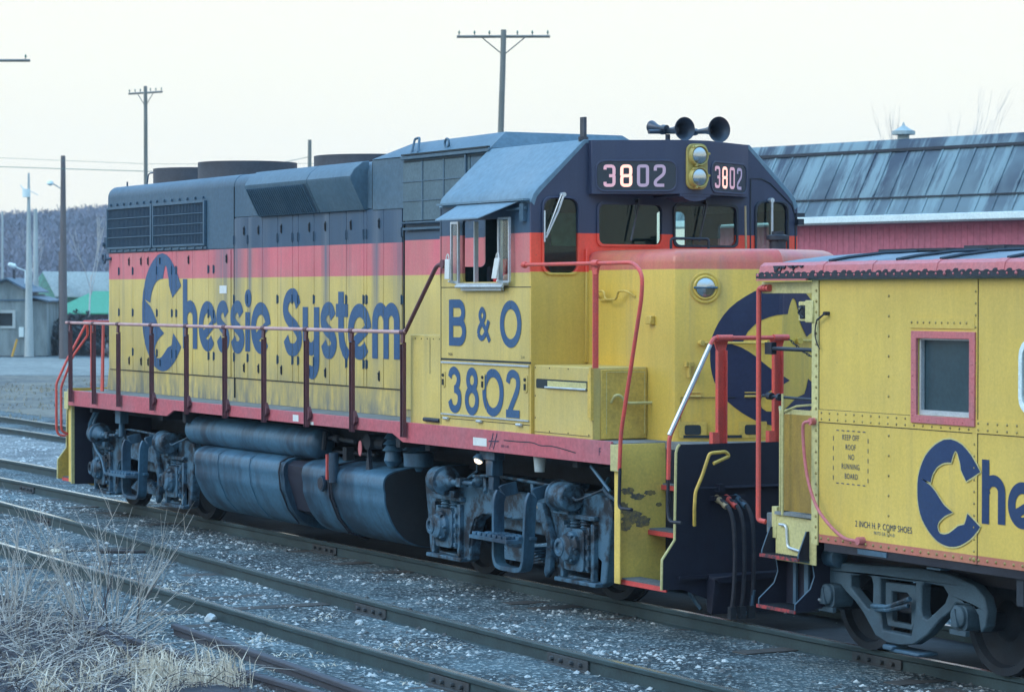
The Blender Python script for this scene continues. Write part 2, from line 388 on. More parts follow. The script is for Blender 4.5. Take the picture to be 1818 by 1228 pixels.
# ------------------------------------------------------------------ mesh helper
WL = {}
class MB:
    def __init__(s):
        s.v = []; s.f = []
    def add(s, vs, fs):
        o = len(s.v)
        s.v += [tuple(x) for x in vs]
        s.f += [tuple(i+o for i in f) for f in fs]
        return s
    def box(s, x0, x1, y0, y1, z0, z1):
        vs = [(x, y, z) for x in (x0, x1) for y in (y0, y1) for z in (z0, z1)]
        return s.add(vs, [(0, 1, 3, 2), (4, 6, 7, 5), (0, 4, 5, 1), (2, 3, 7, 6), (0, 2, 6, 4), (1, 5, 7, 3)])
    def prism(s, poly, axis, a, b, holes=()):
        """poly in the plane of the two other axes; holes as further loops"""
        loops = [list(poly)] + [list(h) for h in holes]
        def P(u, v, t):
            return {'x': (t, u, v), 'y': (u, t, v), 'z': (u, v, t)}[axis]
        flat = [p for l in loops for p in l]
        tri = tessellate_polygon([[Vector((p[0], p[1], 0)) for p in l] for l in loops])
        n = len(flat)
        vs = [P(p[0], p[1], a) for p in flat] + [P(p[0], p[1], b) for p in flat]
        fs = [tuple(t) for t in tri] + [tuple(i+n for i in reversed(t)) for t in tri]
        k = 0
        for l in loops:
            m_ = len(l)
            for i in range(m_):
                i0 = k+i; i1 = k+(i+1) % m_
                fs.append((i0, i1, i1+n, i0+n))
            k += m_
        return s.add(vs, fs)
    def tube(s, pts, r, n=8, closed=False, rs=None):
        pts = [Vector(p) for p in pts]
        m_ = len(pts)
        T = []
        for i in range(m_):
            if closed:
                t = pts[(i+1) % m_]-pts[i-1]
            else:
                t = pts[min(i+1, m_-1)]-pts[max(i-1, 0)]
            T.append(t.normalized() if t.length > 1e-9 else Vector((0, 0, 1)))
        up = Vector((0, 0, 1)) if abs(T[0].z) < 0.9 else Vector((1, 0, 0))
        nrm = T[0].cross(up).normalized()
        vs = []
        for i in range(m_):
            nrm = (nrm - T[i]*nrm.dot(T[i]))
            nrm = nrm.normalized() if nrm.length > 1e-6 else T[i].orthogonal().normalized()
            bn = T[i].cross(nrm)
            rr = rs[i] if rs else r
            for k in range(n):
                a = 2*PI*k/n
                vs.append(pts[i]+nrm*math.cos(a)*rr+bn*math.sin(a)*rr)
        fs = []
        for i in range(m_ if closed else m_-1):
            j = (i+1) % m_
            for k in range(n):
                k2 = (k+1) % n
                fs.append((i*n+k, i*n+k2, j*n+k2, j*n+k))
        if not closed:
            fs.append(tuple(reversed(range(n))))
            fs.append(tuple((m_-1)*n+k for k in range(n)))
        return s.add(vs, fs)
    def lathe(s, o, d, prof, n=24):
        """prof: (t along d, radius)"""
        o = Vector(o); d = Vector(d).normalized()
        u = d.orthogonal().normalized(); w_ = d.cross(u)
        vs = []
        for t, r in prof:
            for k in range(n):
                a = 2*PI*k/n
                vs.append(o+d*t+u*math.cos(a)*r+w_*math.sin(a)*r)
        fs = []
        for i in range(len(prof)-1):
            for k in range(n):
                k2 = (k+1) % n
                fs.append((i*n+k, i*n+k2, (i+1)*n+k2, (i+1)*n+k))
        fs.append(tuple(reversed(range(n))))
        fs.append(tuple((len(prof)-1)*n+k for k in range(n)))
        return s.add(vs, fs)
    def cyl(s, p0, p1, r, n=16, r1=None):
        p0 = Vector(p0); p1 = Vector(p1)
        return s.lathe(p0, p1-p0, [(0, r), ((p1-p0).length, r if r1 is None else r1)], n)
    def rivet(s, p, d, r=0.012):
        p = Vector(p); d = Vector(d)
        return s.lathe(p-d*0.004, d, [(0, r), (r*0.55, r*0.8), (r*0.9, r*0.3)], 6)
    def sheet(s, tris_poly, fn):
        tri = tessellate_polygon([[Vector((p[0], p[1], 0)) for p in tris_poly]])
        return s.add([fn(*p) for p in tris_poly], [tuple(t) for t in tri])
    def strip(s, L, Rr, fn):
        n = len(L)
        return s.add([fn(*p) for p in L]+[fn(*p) for p in Rr], [(i, i+1, n+i+1, n+i) for i in range(n-1)])
    def build(s, name, mat, parent=None, bevel=0.0, smooth=35, loc=None, seg=1, recalc=True):
        me = bpy.data.meshes.new(name)
        me.from_pydata(s.v, [], s.f)
        if recalc:
            bm = bmesh.new(); bm.from_mesh(me)
            bmesh.ops.recalc_face_normals(bm, faces=bm.faces)
            bm.to_mesh(me); bm.free()
        me.materials.append(M[mat] if isinstance(mat, str) else mat)
        if smooth:
            for p in me.polygons:
                p.use_smooth = True
            me.set_sharp_from_angle(angle=R_(smooth))
        ob = bpy.data.objects.new(name, me)
        COL.objects.link(ob)
        if bevel:
            bv = ob.modifiers.new('bevel', 'BEVEL')
            bv.width = bevel; bv.segments = seg; bv.limit_method = 'ANGLE'; bv.angle_limit = R_(40)
        place(ob, parent, loc)
        return ob

def place(ob, parent, loc=None):
    l = Vector(loc) if loc is not None else Vector((0, 0, 0))
    if parent is not None:
        ob.parent = parent
        ob.location = l - WL.get(parent.name, Vector((0, 0, 0)))
    else:
        ob.location = l
    WL[ob.name] = l

def empty(name, label, cat, loc=(0, 0, 0), group=None):
    o = bpy.data.objects.new(name, None)
    o.empty_display_size = 0.3
    COL.objects.link(o)
    o.location = loc
    WL[o.name] = Vector(loc)
    tag(o, label, cat, group)
    return o
def tag(o, label=None, cat=None, group=None, kind=None):
    if label: o['label'] = label
    if cat: o['category'] = cat
    if group: o['group'] = group
    if kind: o['kind'] = kind
    return o

def rrect(x0, x1, z0, z1, r, n=4):
    out = []
    for cx, cz, a0 in ((x1-r, z0+r, -90), (x1-r, z1-r, 0), (x0+r, z1-r, 90), (x0+r, z0+r, 180)):
        for k in range(n+1):
            a = R_(a0+90*k/n)
            out.append((cx+r*math.cos(a), cz+r*math.sin(a)))
    return out
def ell(cx, cz, rx, rz, a0=0, a1=360, n=24):
    return [(cx+rx*math.cos(R_(a0+(a1-a0)*k/n)), cz+rz*math.sin(R_(a0+(a1-a0)*k/n))) for k in range(n+1)]
def fillet(pts, r, n=5):
    """round the inner corners of a 3D path"""
    P = [Vector(p) for p in pts]
    out = [P[0]]
    for i in range(1, len(P)-1):
        a = (P[i-1]-P[i]); b = (P[i+1]-P[i])
        d = min(r, a.length*0.45, b.length*0.45)
        p0 = P[i]+a.normalized()*d; p2 = P[i]+b.normalized()*d
        for k in range(n+1):
            t = k/n
            out.append(p0*(1-t)**2+P[i]*2*t*(1-t)+p2*t*t)
    out.append(P[-1])
    return out
def cat(pts, n=6):
    """Catmull-Rom through the points (2D or 3D)"""
    P = [Vector(p) for p in pts]
    P = [P[0]*2-P[1]]+P+[P[-1]*2-P[-2]]
    out = []
    for i in range(1, len(P)-2):
        for k in range(n):
            t = k/n
            out.append(0.5*((2*P[i])+(P[i+1]-P[i-1])*t+(2*P[i-1]-5*P[i]+4*P[i+1]-P[i+2])*t*t+(3*P[i]-P[i-1]-3*P[i+1]+P[i+2])*t**3))
    out.append(P[-2])
    return [tuple(p) for p in out]

# ---- lettering made of strokes; each stroke sits a hair in front of the previous one
class Ink:
    def __init__(s, fn, step=0.0006):
        s.mb = MB(); s.fn = fn; s.k = 0; s.step = step
    def _f(s):
        k = s.k*s.step; s.k += 1
        return lambda u, v: s.fn(u, v, k)
    def stroke(s, pts, wd, wz=None):
        P = [Vector(p) for p in pts]
        L, Rr = [], []
        for i in range(len(P)):
            t = (P[min(i+1, len(P)-1)]-P[max(i-1, 0)]).normalized()
            n = Vector((-t.y, t.x))
            hw = Vector((n.x*wd/2, n.y*(wz or wd)/2))
            L.append(P[i]+hw); Rr.append(P[i]-hw)
        s.mb.strip([tuple(p) for p in L], [tuple(p) for p in Rr], s._f())
        return s
    def poly(s, pts):
        s.mb.sheet(pts, s._f()); return s
    def build(s, name, mat, parent, cuts=None, gap=0.005, axis=0):
        me = bpy.data.meshes.new(name)
        me.from_pydata(s.mb.v, [], s.mb.f)
        me.materials.append(M[mat])
        if cuts:
            bm = bmesh.new(); bm.from_mesh(me)
            no = Vector((1, 0, 0)) if axis == 0 else Vector((0, 0, 1))
            for c in cuts:
                for q in (c-gap, c+gap):
                    co = no*q
                    bmesh.ops.bisect_plane(bm, geom=list(bm.verts)+list(bm.edges)+list(bm.faces), plane_co=co, plane_no=no)
                kill = [f for f in bm.faces if c-gap+1e-5 < f.calc_center_median()[0 if axis == 0 else 2] < c+gap-1e-5]
                bmesh.ops.delete(bm, geom=kill, context='FACES')
            bm.to_mesh(me); bm.free()
        ob = bpy.data.objects.new(name, me)
        COL.objects.link(ob)
        place(ob, parent)
        return ob

def text_mesh(txt, name, mat, parent, origin, udir, vdir, size, spacing=1.0, xs=1.0, align='LEFT'):
    cu = bpy.data.curves.new(name, 'FONT')
    cu.body = txt; cu.size = size; cu.space_character = spacing; cu.align_x = align
    cu.offset = 0.0
    tmp = bpy.data.objects.new(name+'_tmp', cu)
    COL.objects.link(tmp)
    dg = bpy.context.evaluated_depsgraph_get()
    me = bpy.data.meshes.new_from_object(tmp.evaluated_get(dg))
    bpy.data.objects.remove(tmp)
    me.name = name
    o = Vector(origin); u = Vector(udir)*xs; v = Vector(vdir)
    for q in me.vertices:
        q.co = o+u*q.co.x+v*q.co.y
    me.materials.clear(); me.materials.append(M[mat])
    ob = bpy.data.objects.new(name, me)
    COL.objects.link(ob)
    place(ob, parent)
    return ob

# emblem: a round C whose opening is the outline of a sleeping kitten's head and ears
_px = [(1425,440),(1390,375),(1350,310),(1315,268),(1275,228),(1230,203),(1180,190),(1120,200),(1085,220),(1050,245),(1020,275),(990,310),(965,348),(945,390),(928,435),(915,480),(905,525),(900,570),(898,620),(898,660),(900,710),(905,760),(913,805),(925,850),(940,892),(960,930),(985,968),(1010,1000),(1035,1027),(1060,1050),(1085,1066),(1110,1077),(1140,1086),(1170,1090),(1200,1088),(1230,1082),(1262,1068),(1290,1050),(1316,1031),(1340,1010),(1366,982),(1390,950),(1410,922),(1425,895),
(1372,842),(1320,795),(1314,825),(1308,852),(1295,890),(1245,908),(1222,930),(1190,960),(1165,980),(1130,993),(1095,990),(1080,972),(1073,948),(1072,925),(1078,905),(1085,890),(1110,860),(1128,842),(1150,827),(1200,800),(1160,773),(1130,750),(1110,725),(1085,690),(1060,652),(1035,620),(1005,590),(975,572),(950,556),(932,541),(952,549),(975,558),(1012,568),(1018,530),(1030,492),(1045,465),(1060,440),(1080,420),(1105,402),(1130,391),(1155,386),(1185,385),(1190,360),(1197,333),(1205,310),(1213,292),(1222,285),(1233,297),(1240,312),(1248,345),(1258,380),(1262,400),(1265,435),(1280,470),(1295,500),(1310,530),(1330,513),(1378,478)]
EMBLEM = [((x-898)/527.0, 1-(y-190)/900.0) for x, y in _px]

def glyph_s(ink, cx, cz, hw, hh, w_, wz=None):
    a = hw-w_*0.42; b = hh-(wz or w_)*0.45
    pts = [(.80, .60), (.45, .93), (0, 1.0), (-.55, .90), (-.90, .62), (-.85, .30), (-.35, .05), (.35, -.14), (.88, -.42), (.90, -.72), (.50, -.95), (0, -1.0), (-.50, -.92), (-.88, -.58)]
    ink.stroke(cat([(cx+p[0]*a, cz+p[1]*b) for p in pts], 5), w_, wz)
def glyph_e(ink, cx, cz, rx, rz, w_, bar=True):
    ink.stroke(ell(cx, cz, rx-w_/2, rz-w_/2, -42, -352, 34), w_)
    ink.stroke([(cx+(rx-w_*.75), cz+rz*.10), (cx-(rx-w_*.95), cz-rz*.42)], w_*0.80)

# =================================================================== GROUND
def polyline_y(pts, x):
    if x <= pts[0][0]: return pts[0][1]
    for (a, b), (c, d) in zip(pts, pts[1:]):
        if x <= c:
            return b+(d-b)*(x-a)/(c-a)
    return pts[-1][1]
R1N = [(-60, -.7525), (60, -.7525)]
R1F = [(-60, .7525), (60, .7525)]
R2 = [(-70, -1.2), (-30, -1.75), (-12, -2.1), (-8.2, -2.27), (-4.3, -2.45), (-.45, -2.68), (4.7, -2.90), (9.2, -3.02), (14, -3.06), (60, -3.1)]
R3 = [(-70, -2.7), (-30, -3.3), (-12, -3.75), (-6, -4.08), (-1.7, -4.24), (3.7, -4.31), (8, -4.42), (12, -4.46), (60, -4.6)]
GZ = -0.143

def height(x, y):
    h = GZ + 0.018*noise.noise(Vector((x*.8, y*.8, 0))) + 0.010*noise.noise(Vector((x*3.1, y*3.1, 4)))
    # cinders heaped a little between the rails, low beside the near scrap rails
    if y < -5.0:
        h -= min(0.03, (-5.0-y)*0.02)
    return h

g = MB()
nx, ny = 260, 130
xs = np.linspace(-34, 40, nx); ys = np.linspace(-16, 8, ny)
vs = [(x, y, height(x, y)) for x in xs for y in ys]
fs = [(i*ny+j, (i+1)*ny+j, (i+1)*ny+j+1, i*ny+j+1) for i in range(nx-1) for j in range(ny-1)]
g.add(vs, fs)
# skirt out to the horizon
outer = [(-900, -600), (300, -600), (300, 1100), (-900, 1100)]
inner = [(-33.5, -15.5), (39.5, -15.5), (39.5, 7.5), (-33.5, 7.5)]
sk = [(x, y, GZ-0.03) for x, y in outer]+[(x, y, GZ-0.03) for x, y in inner]
g.add(sk, [(0, 1, 5, 4), (1, 2, 6, 5), (2, 3, 7, 6), (3, 0, 4, 7)])
tag(g.build('ground', 'ground', smooth=0, recalc=False), kind='structure')

def dirs(t0, t1): return [math.cos(t0), math.sin(t0)]
# verge and road behind the yard
A = Vector((-0.16, 0.987)); B = Vector((-0.987, -0.16))
MB().add([(-62, 9, GZ-.022), (-74, 60, GZ-.022), (-22, 90, GZ-.022), (-20, 7.2, GZ-.022)], [(0, 1, 2, 3)]).build('verge', 'verge', smooth=0, recalc=False)
tag(bpy.data.objects['verge'], kind='structure')
MB().add([(-79.5, 2, GZ-.014), (-60.5, 38, GZ-.014), (-86, 46, GZ-.014), (-112, 9, GZ-.014)], [(0, 1, 2, 3)]).build('road', 'road', smooth=0, recalc=False)
tag(bpy.data.objects['road'], kind='structure')
MB().add([(-62, 9.2, GZ-.018), (-79.2, 2.2, GZ-.018), (-60.2, 38, GZ-.018), (-50, 40, GZ-.018)], [(0, 1, 2, 3)]).build('field', 'verge', smooth=0, recalc=False)
tag(bpy.data.objects['field'], kind='structure')
# pale crushed stone between the loco track and the siding beyond
MB().add([(-70, 1.1, GZ+.014), (-8, 1.1, GZ+.014), (-8, 4.1, GZ+.014), (-70, 4.1, GZ+.014)], [(0, 1, 2, 3)]).build('ballast_strip', 'ballast', smooth=0, recalc=False)
tag(bpy.data.objects['ballast_strip'], kind='structure')

ob_ = MB()  # dark sheet laid below the train to stand for its shade
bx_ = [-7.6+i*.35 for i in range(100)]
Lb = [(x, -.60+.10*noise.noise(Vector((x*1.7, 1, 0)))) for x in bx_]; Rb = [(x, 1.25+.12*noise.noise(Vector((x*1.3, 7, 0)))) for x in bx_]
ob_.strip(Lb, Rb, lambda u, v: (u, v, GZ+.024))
tag(ob_.build('train_shade_sheet', 'undershade', smooth=0, recalc=False), kind='structure')
bk_ = MB()
nbx, nby = 110, 50
bxs = np.linspace(1.6, 11.4, nbx); bys = np.linspace(-9.0, -5.55, nby)
def bankh(x, y):
    e = min((x-1.6)/1.6, (11.4-x)/1.6, (-5.62-y+.12*noise.noise(Vector((x*1.3, 0, 5))))/.45, (y+9.0)/1.2)
    e = max(0.0, min(1.0, e+.35*noise.noise(Vector((x*1.1, y*1.1, 8)))))
    return height(x, y)-.03+.075*e+.012*noise.noise(Vector((x*6, y*6, 1)))
bk_.add([(x, y, bankh(x, y)) for x in bxs for y in bys], [(i*nby+j, (i+1)*nby+j, (i+1)*nby+j+1, i*nby+j+1) for i in range(nbx-1) for j in range(nby-1)])
tag(bk_.build('bank', 'bankdark', smooth=60, recalc=False), kind='structure')
# stones scattered over the cinders
def stones(name, mat, n, area, rmin, rmax, z=None, seed=1, clump=True):
    rnd = np.random.RandomState(seed)
    mb = MB()
    base = [(1, 0, 0), (0.2, .9, 0), (-.9, .3, 0), (-.3, -.95, 0), (0.1, 0.1, .75), (0.5, -.4, .5)]
    F = [(0, 1, 4), (1, 2, 4), (2, 3, 4), (3, 5, 4), (5, 0, 4), (3, 0, 5)]
    c = 0
    while c < n:
        x = rnd.uniform(area[0], area[1]); y = rnd.uniform(area[2], area[3])
        if clump and noise.noise(Vector((x*.7, y*1.1, 9))) + .35*noise.noise(Vector((x*3, y*3, 2))) < rnd.uniform(-.22, .38): continue
        if mat == 'stone' and abs(y) < 1.0 and x > -8: 
            if rnd.rand() < .85: continue
        r = rmin+(rmax-rmin)*rnd.rand()**4
        a = rnd.uniform(0, 2*PI); ca, sa = math.cos(a)*r, math.sin(a)*r
        sy = rnd.uniform(.55, 1.1); sz = rnd.uniform(.5, 1.0)*r
        zz = height(x, y)-.003
        mb.add([(x+ca*p[0]-sa*p[1]*sy, y+sa*p[0]+ca*p[1]*sy, zz+sz*p[2]) for p in base], F)
        c += 1
    o = mb.build(name, mat, smooth=0, recalc=False)
    tag(o, kind='stuff')
    return o
o = stones('gravel', 'stone', 19000, (-12, 18, -7.0, 1.3), .007, .042, seed=3); tag(o, 'pale gravel chips scattered over the cinder yard', 'gravel')
o = stones('cinders', 'stonedark', 19000, (-12, 18, -7.5, 1.2), .009, .045, seed=5); tag(o, 'dark cinders and coal lying between the tracks', 'cinders')
o = stones('crushed_stone', 'stone', 5000, (-34, -8, 1.2, 4.1), .02, .07, seed=8, clump=False); tag(o, 'pale crushed stone beyond the locomotive track', 'gravel')

# =================================================================== TRACKS
def rail_mesh(pts, x0, x1, ztop=0.0, step=1.0, head=False, wob=0.0):
    """flat-bottomed rail; head=True gives only the worn head cap"""
    prof = [(-.070, -.172), (.070, -.172), (.070, -.160), (.012, -.140), (.009, -.052), (.034, -.040), (.036, -.010), (.030, -.001), (-.030, -.001), (-.036, -.010), (-.034, -.040), (-.009, -.052), (-.012, -.140), (-.070, -.160)]
    if head:
        prof = [(-.029, .0005), (.029, .0005), (.029, -.0005), (-.029, -.0005)]
    n = len(prof)
    X = list(np.arange(x0, x1+1e-6, step))
    mb = MB(); vs = []
    for x in X:
        y = polyline_y(pts, x)
        y2 = (polyline_y(pts, x-1.5)+polyline_y(pts, x+1.5)+y)/3
        dz = wob*noise.noise(Vector((x*.35, y, 1)))
        for u, v in prof:
            vs.append((x, y2+u, ztop+v+dz))
    fs = []
    for i in range(len(X)-1):
        for k in range(n):
            k2 = (k+1) % n
            fs.append((i*n+k, i*n+k2, (i+1)*n+k2, (i+1)*n+k))
    fs.append(tuple(range(n))); fs.append(tuple((len(X)-1)*n+k for k in range(n)))
    return mb.add(vs, fs)
def joint(pts, x, parent, side=-1):
    y = polyline_y(pts, x)
    mb = MB()
    dy = side*.024
    mb.box(x-.34, x+.34, min(y+side*.010, y+side*.030), max(y+side*.010, y+side*.030), -.138, -.050)
    mb.box(x-.34, x+.34, min(y+side*.028, y+side*.060), max(y+side*.028, y+side*.060), -.150, -.128)
    for k in (-.24, -.09, .09, .24):
        mb.cyl((x+k, y+side*.028, -.092), (x+k, y+side*.062, -.092), .019, 6)
    mb.build('joint_bar', 'jointbar', parent, bevel=.003)
def track(name, label, rails, x0, x1, joints=(), ties=True, z=0.0, matr='rail', tz=-.143):
    t = empty(name, label, 'track', ((x0+x1)/2, polyline_y(rails[0], (x0+x1)/2), GZ))
    for r in rails:
        ro = rail_mesh(r, x0, x1, z, wob=.004).build('rail', matr, t)
        rail_mesh(r, x0, x1, z, head=True, wob=.004).build('rail_head', 'railhead', ro)
    for r, x in joints:
        joint(r, x, t)
    if ties:
        mb = MB()
        k = x0+.3
        while k < x1:
            ya = min(polyline_y(r, k) for r in rails)-.5; yb = max(polyline_y(r, k) for r in rails)+.5
            a = random.uniform(-.02, .02)
            mb.box(k-.11, k+.11, ya+random.uniform(-.06, .06), yb, tz-.14, tz+random.uniform(-.03, .010))
            k += random.uniform(.50, .58)
        tag(mb.build('ties', 'tie', t), kind='stuff')
    return t
track('railway_track', 'track under the locomotive and caboose with weathered near rail', [R1N, R1F], -60, 30, [(R1N, -.3), (R1N, 10.75), (R1N, -11.5)])
track('railway_track', 'near curving track with two shiny bare rails in front of the locomotive', [R2, R3], -60, 24, [(R2, 5.6), (R3, 10.25), (R2, -5.8), (R2, 9.6)], tz=-.146)
RF1 = [(-90, 4.9), (-24, 4.35), (30, 4.2)]; RF2 = [(-90, 6.5), (-34, 6.05), (-29, 5.88), (30, 5.72)]
track('railway_track', 'far siding track behind the locomotive in front of the grass verge', [RF1, RF2], -80, 20, ties=True, z=-.02, tz=-.150)

S1 = [(6.1, -5.08), (8.06, -5.19), (9.96, -5.29), (13, -5.45)]
o = rail_mesh(S1, 6.05, 12.8, -.045, step=.25).build('scrap_rail', 'railrust'); tag(o, 'rusty loose rail lying on the gravel nearest the near track', 'rail')
S2 = [(5.4, -5.80), (7.57, -5.74), (9.7, -5.64), (13, -5.5)]
o = rail_mesh(S2, 5.6, 10.9, -.06, step=.25).build('scrap_rail', 'railrust'); tag(o, 'rusty loose rail half buried behind the dry grass tufts', 'rail')
S3 = [(4.0, -5.35), (9.0, -6.35)]
o = rail_mesh(S3, 4.1, 7.9, -.075, step=.25).build('scrap_rail', 'railrust'); tag(o, 'short dark rail lying among the bare brush stems', 'rail')

pl = MB().prism([(-.42, -.05), (-.1, -.075), (.36, -.03), (.42, .02), (.05, .05), (-.4, .03)], 'z', 0, .035)
a = R_(58)
pl.v = [(-1.42+x*math.cos(a)-y*math.sin(a), -2.72+x*math.sin(a)+y*math.cos(a), z-.15) for x, y, z in pl.v]
tag(pl.build('wood_scrap', 'coal', bevel=.006), 'dark charred piece of wood lying between the near rails', 'wood scrap')
def rock(name, label, x, y, r, mat='stone', z=None, sz=.6):
    bm = bmesh.new()
    bmesh.ops.create_icosphere(bm, subdivisions=2, radius=r)
    for v in bm.verts:
        k = 1+.35*noise.noise(v.co*2.2/r*.6+Vector((x, y, 0)))
        v.co = Vector((v.co.x*k*1.25, v.co.y*k, v.co.z*k*sz))
    me = bpy.data.meshes.new(name); bm.to_mesh(me); bm.free()
    me.materials.append(M[mat])
    ob = bpy.data.objects.new(name, me); COL.objects.link(ob)
    ob.location = (x, y, height(x, y)+r*sz*.45 if z is None else z)
    return tag(ob, label, 'stone')
rock('stone_block', 'pale stone block resting against the nearest bare rail', 5.27, -4.45, .055, sz=.9)
rock('stone_block', 'large pinkish stone in the brush between the near rails', -1.9, -3.55, .07, 'straw')
rock('stone_block', 'flat pale stone at the foot of the bare brush', 5.55, -5.65, .07)
rock('stone_block', 'pale stone beside the scrap rail behind the dry grass', 7.1, -5.02, .055)
rock('stone_block', 'white stone next to the rail joint of the near track', 6.1, -3.3, .040, 'stone', sz=.8)

# =================================================================== LOCOMOTIVE
loco = empty('locomotive', 'yellow, red and blue diesel locomotive with B & O and 3802 on its cab side', 'locomotive', (0.35, 0, 0))
ZD = 1.572
# ---- frame, walkway and sills
mb = MB()
mb.box(-7.27, 7.74, -1.515, 1.515, 1.50, ZD)
mb.box(7.74, 8.54, -.98, .98, 1.50, ZD)
mb.box(-7.84, -7.27, -.98, .98, 1.50, ZD)
mb.build('walkway', 'deck', loco, bevel=.005)
mb = MB()
mb.box(-7.0, 8.2, -.42, .42, 1.02, 1.495)
mb.box(-7.1, 8.3, -.95, .95, 1.25, 1.49)
for x in (-6.6, -3.9, -3.1, 3.1, 3.8, 6.9):
    mb.box(x-.05, x+.05, -1.45, 1.45, 1.30, 1.49)
mb.build('underframe', 'under', loco)
for sy in (-1, 1):
    y0, y1 = (-1.552, -1.522) if sy < 0 else (1.522, 1.552)
    sl = MB().prism([(-7.27, 1.372), (-3.45, 1.372), (-3.20, 1.452), (3.17, 1.452), (3.42, 1.372), (7.735, 1.372), (7.735, 1.585), (-7.27, 1.585)], 'y', y0, y1)
    sl = sl.build('side_sill', 'sill', loco, bevel=.004)
    if sy < 0:
        ink = Ink(lambda u, v, k: (u, -1.5545-k, v))
        ink.poly([(5.03, 1.42), (5.32, 1.42), (5.32, 1.50), (5.03, 1.50)])
        ink.build('builder_plate', 'white', sl)
        ink = Ink(lambda u, v, k: (u, -1.5545-k, v))
        ink.poly([(.56, 1.475), (.72, 1.475), (.72, 1.55), (.56, 1.55)])
        ink.poly([(1.05, 1.455), (1.14, 1.455), (1.14, 1.49), (1.05, 1.49)])
        ink.build('small_plate', 'white', sl)
        ink = Ink(lambda u, v, k: (u, -1.5545-k, v))
        ink.stroke([(5.38, 1.40), (5.46, 1.56)], .014); ink.stroke([(5.46, 1.40), (5.54, 1.56)], .014)
        ink.stroke([(5.36, 1.475), (5.58, 1.485)], .012)
        ink.build('inspection_mark', 'letterdark', sl)
        text_mesh('L', 'inspection_mark', 'letterdark', sl, (5.44, -1.5549, 1.50), (1, 0, 0), (0, 0, 1), .06)
        text_mesh('S', 'inspection_mark', 'letterdark', sl, (5.42, -1.5549, 1.42), (1, 0, 0), (0, 0, 1), .06)
        text_mesh('F', 'end_letter', 'letterdark', sl, (7.52, -1.5549, 1.45), (1, 0, 0), (0, 0, 1), .10)
        text_mesh('INSP 12-80', 'inspection_text', 'letterdark', sl, (5.62, -1.5549, 1.43), (1, 0, 0), (0, 0, 1), .035)
        ink = Ink(lambda u, v, k: (u, -1.5547-k, v))
        ink.stroke(cat([(5.68, 1.50), (5.95, 1.50), (6.25, 1.505), (6.42, 1.485), (6.62, 1.49), (6.85, 1.475), (7.1, 1.45)], 4), .010)
        ink.build('scratch', 'tar', sl)

# ---- long hood
def hoodsec(hw, zt, r, z0=ZD+.002):
    p = [(-hw, z0), (hw, z0)]
    p += [(hw-r+r*math.cos(R_(a)), zt-r+r*math.sin(R_(a))) for a in range(0, 91, 15)]
    p += [(-hw+r-r*math.sin(R_(a)), zt-r+r*math.cos(R_(a))) for a in range(0, 91, 15)]
    return p
hood = MB()
hood.prism(hoodsec(.915, 4.42, .16), 'x', -7.36, 2.17)
hood.prism(hoodsec(.915, 4.41, .05), 'x', 2.172, 4.27)
hood = hood.build('long_hood', 'hood', loco, bevel=.012, seg=2)
# upper skin of the radiator section and engine roof (blue)
mb = MB()
top = [(-.925, 3.50), (-.925, 4.27)]+[(-.925+.155-.155*math.cos(R_(a)), 4.275+.155*math.sin(R_(a))) for a in range(0, 91, 10)]
full = top+[(-y, z) for y, z in reversed(top)]
inner = [(-.915, 3.50)]+[(-.905, 4.27), (-.76, 4.42), (.76, 4.42), (.905, 4.27), (.915, 3.50)]
mb.prism(full, 'x', -7.368, -2.716)
mb.build('radiator_cowl', 'slate', hood, bevel=.006)
mb = MB()
top2 = [(-.925, 3.885), (-.925, 4.27)]+[(-.925+.155-.155*math.cos(R_(a)), 4.275+.150*math.sin(R_(a))) for a in range(0, 91, 10)]
mb.prism(top2+[(-y, z) for y, z in reversed(top2)], 'x', -2.70, 1.36)
mb.build('engine_roof', 'slate', hood, bevel=.006)

# doors, seams, hinges and latches
cutsA = [-7.22, -6.91, -6.36, -5.90, -5.43, -4.87, -4.71, -4.13, -3.57, -3.39, -2.83]
cutsB = [-2.71, -2.27, -1.80, -1.33, -.88, -.71, -.25, .19, .66, 1.13, 1.21, 1.65, 2.12]
YD = -.929
for cuts, zt in ((cutsA, 3.485), (cutsB, 3.870)):
    for a, b in zip(cuts, cuts[1:]):
        narrow = b-a < .2
        for sy in ((-1, 1) if not narrow else (-1,)):
            y0, y1 = (YD, -.914) if sy < 0 else (.914, -YD)
            d = MB().box(a+.006, b-.006, y0, y1, 1.875, zt)
            d = d.build('hood_door' if not narrow else 'hood_post', 'hood', hood, bevel=.003)
lat = [(-6.50, 1), (-6.03, 1), (-5.76, 1), (-5.30, 1), (-4.26, 1), (-2.95, 1), (-2.38, 2), (-1.92, 2), (-1.21, 2), (-.38, 2), (.08, 2), (.79, 2), (1.54, 2)]
for x, t in lat:
    for z in ((3.37 if t == 1 else 3.71), 2.005):
        if z < 2.1 and x in (-4.26, -2.95): continue
        m_ = MB().prism(rrect(x-.018, x+.018, z-.060, z+.060, .016), 'y', YD-.004, YD+.001)
        l = m_.build('door_latch', 'seam' if z > 3 else 'seam', hood)
        MB().cyl((x, YD-.018, z+.028), (x, YD-.003, z+.028), .013, 8).box(x-.009, x+.009, YD-.016, YD-.005, z-.045, z+.02).build('latch_handle', 'tar', l)
for x in (-6.91, -6.36, -5.43, -4.87, -4.71, -3.57, -3.39, -2.71, -2.27, -1.33, -.88, -.71, -.25, .66, 1.13, 1.21, 2.12):
    hs = (3.24, 2.67, 2.13) if x < -2.8 else (3.60, 2.86, 2.13)
    for z in hs:
        MB().cyl((x, YD-.010, z-.055), (x, YD-.010, z+.055), .008, 6).box(x-.002, x+.030, YD-.004, YD+.001, z-.045, z+.045).build('hinge', 'grille', hood)
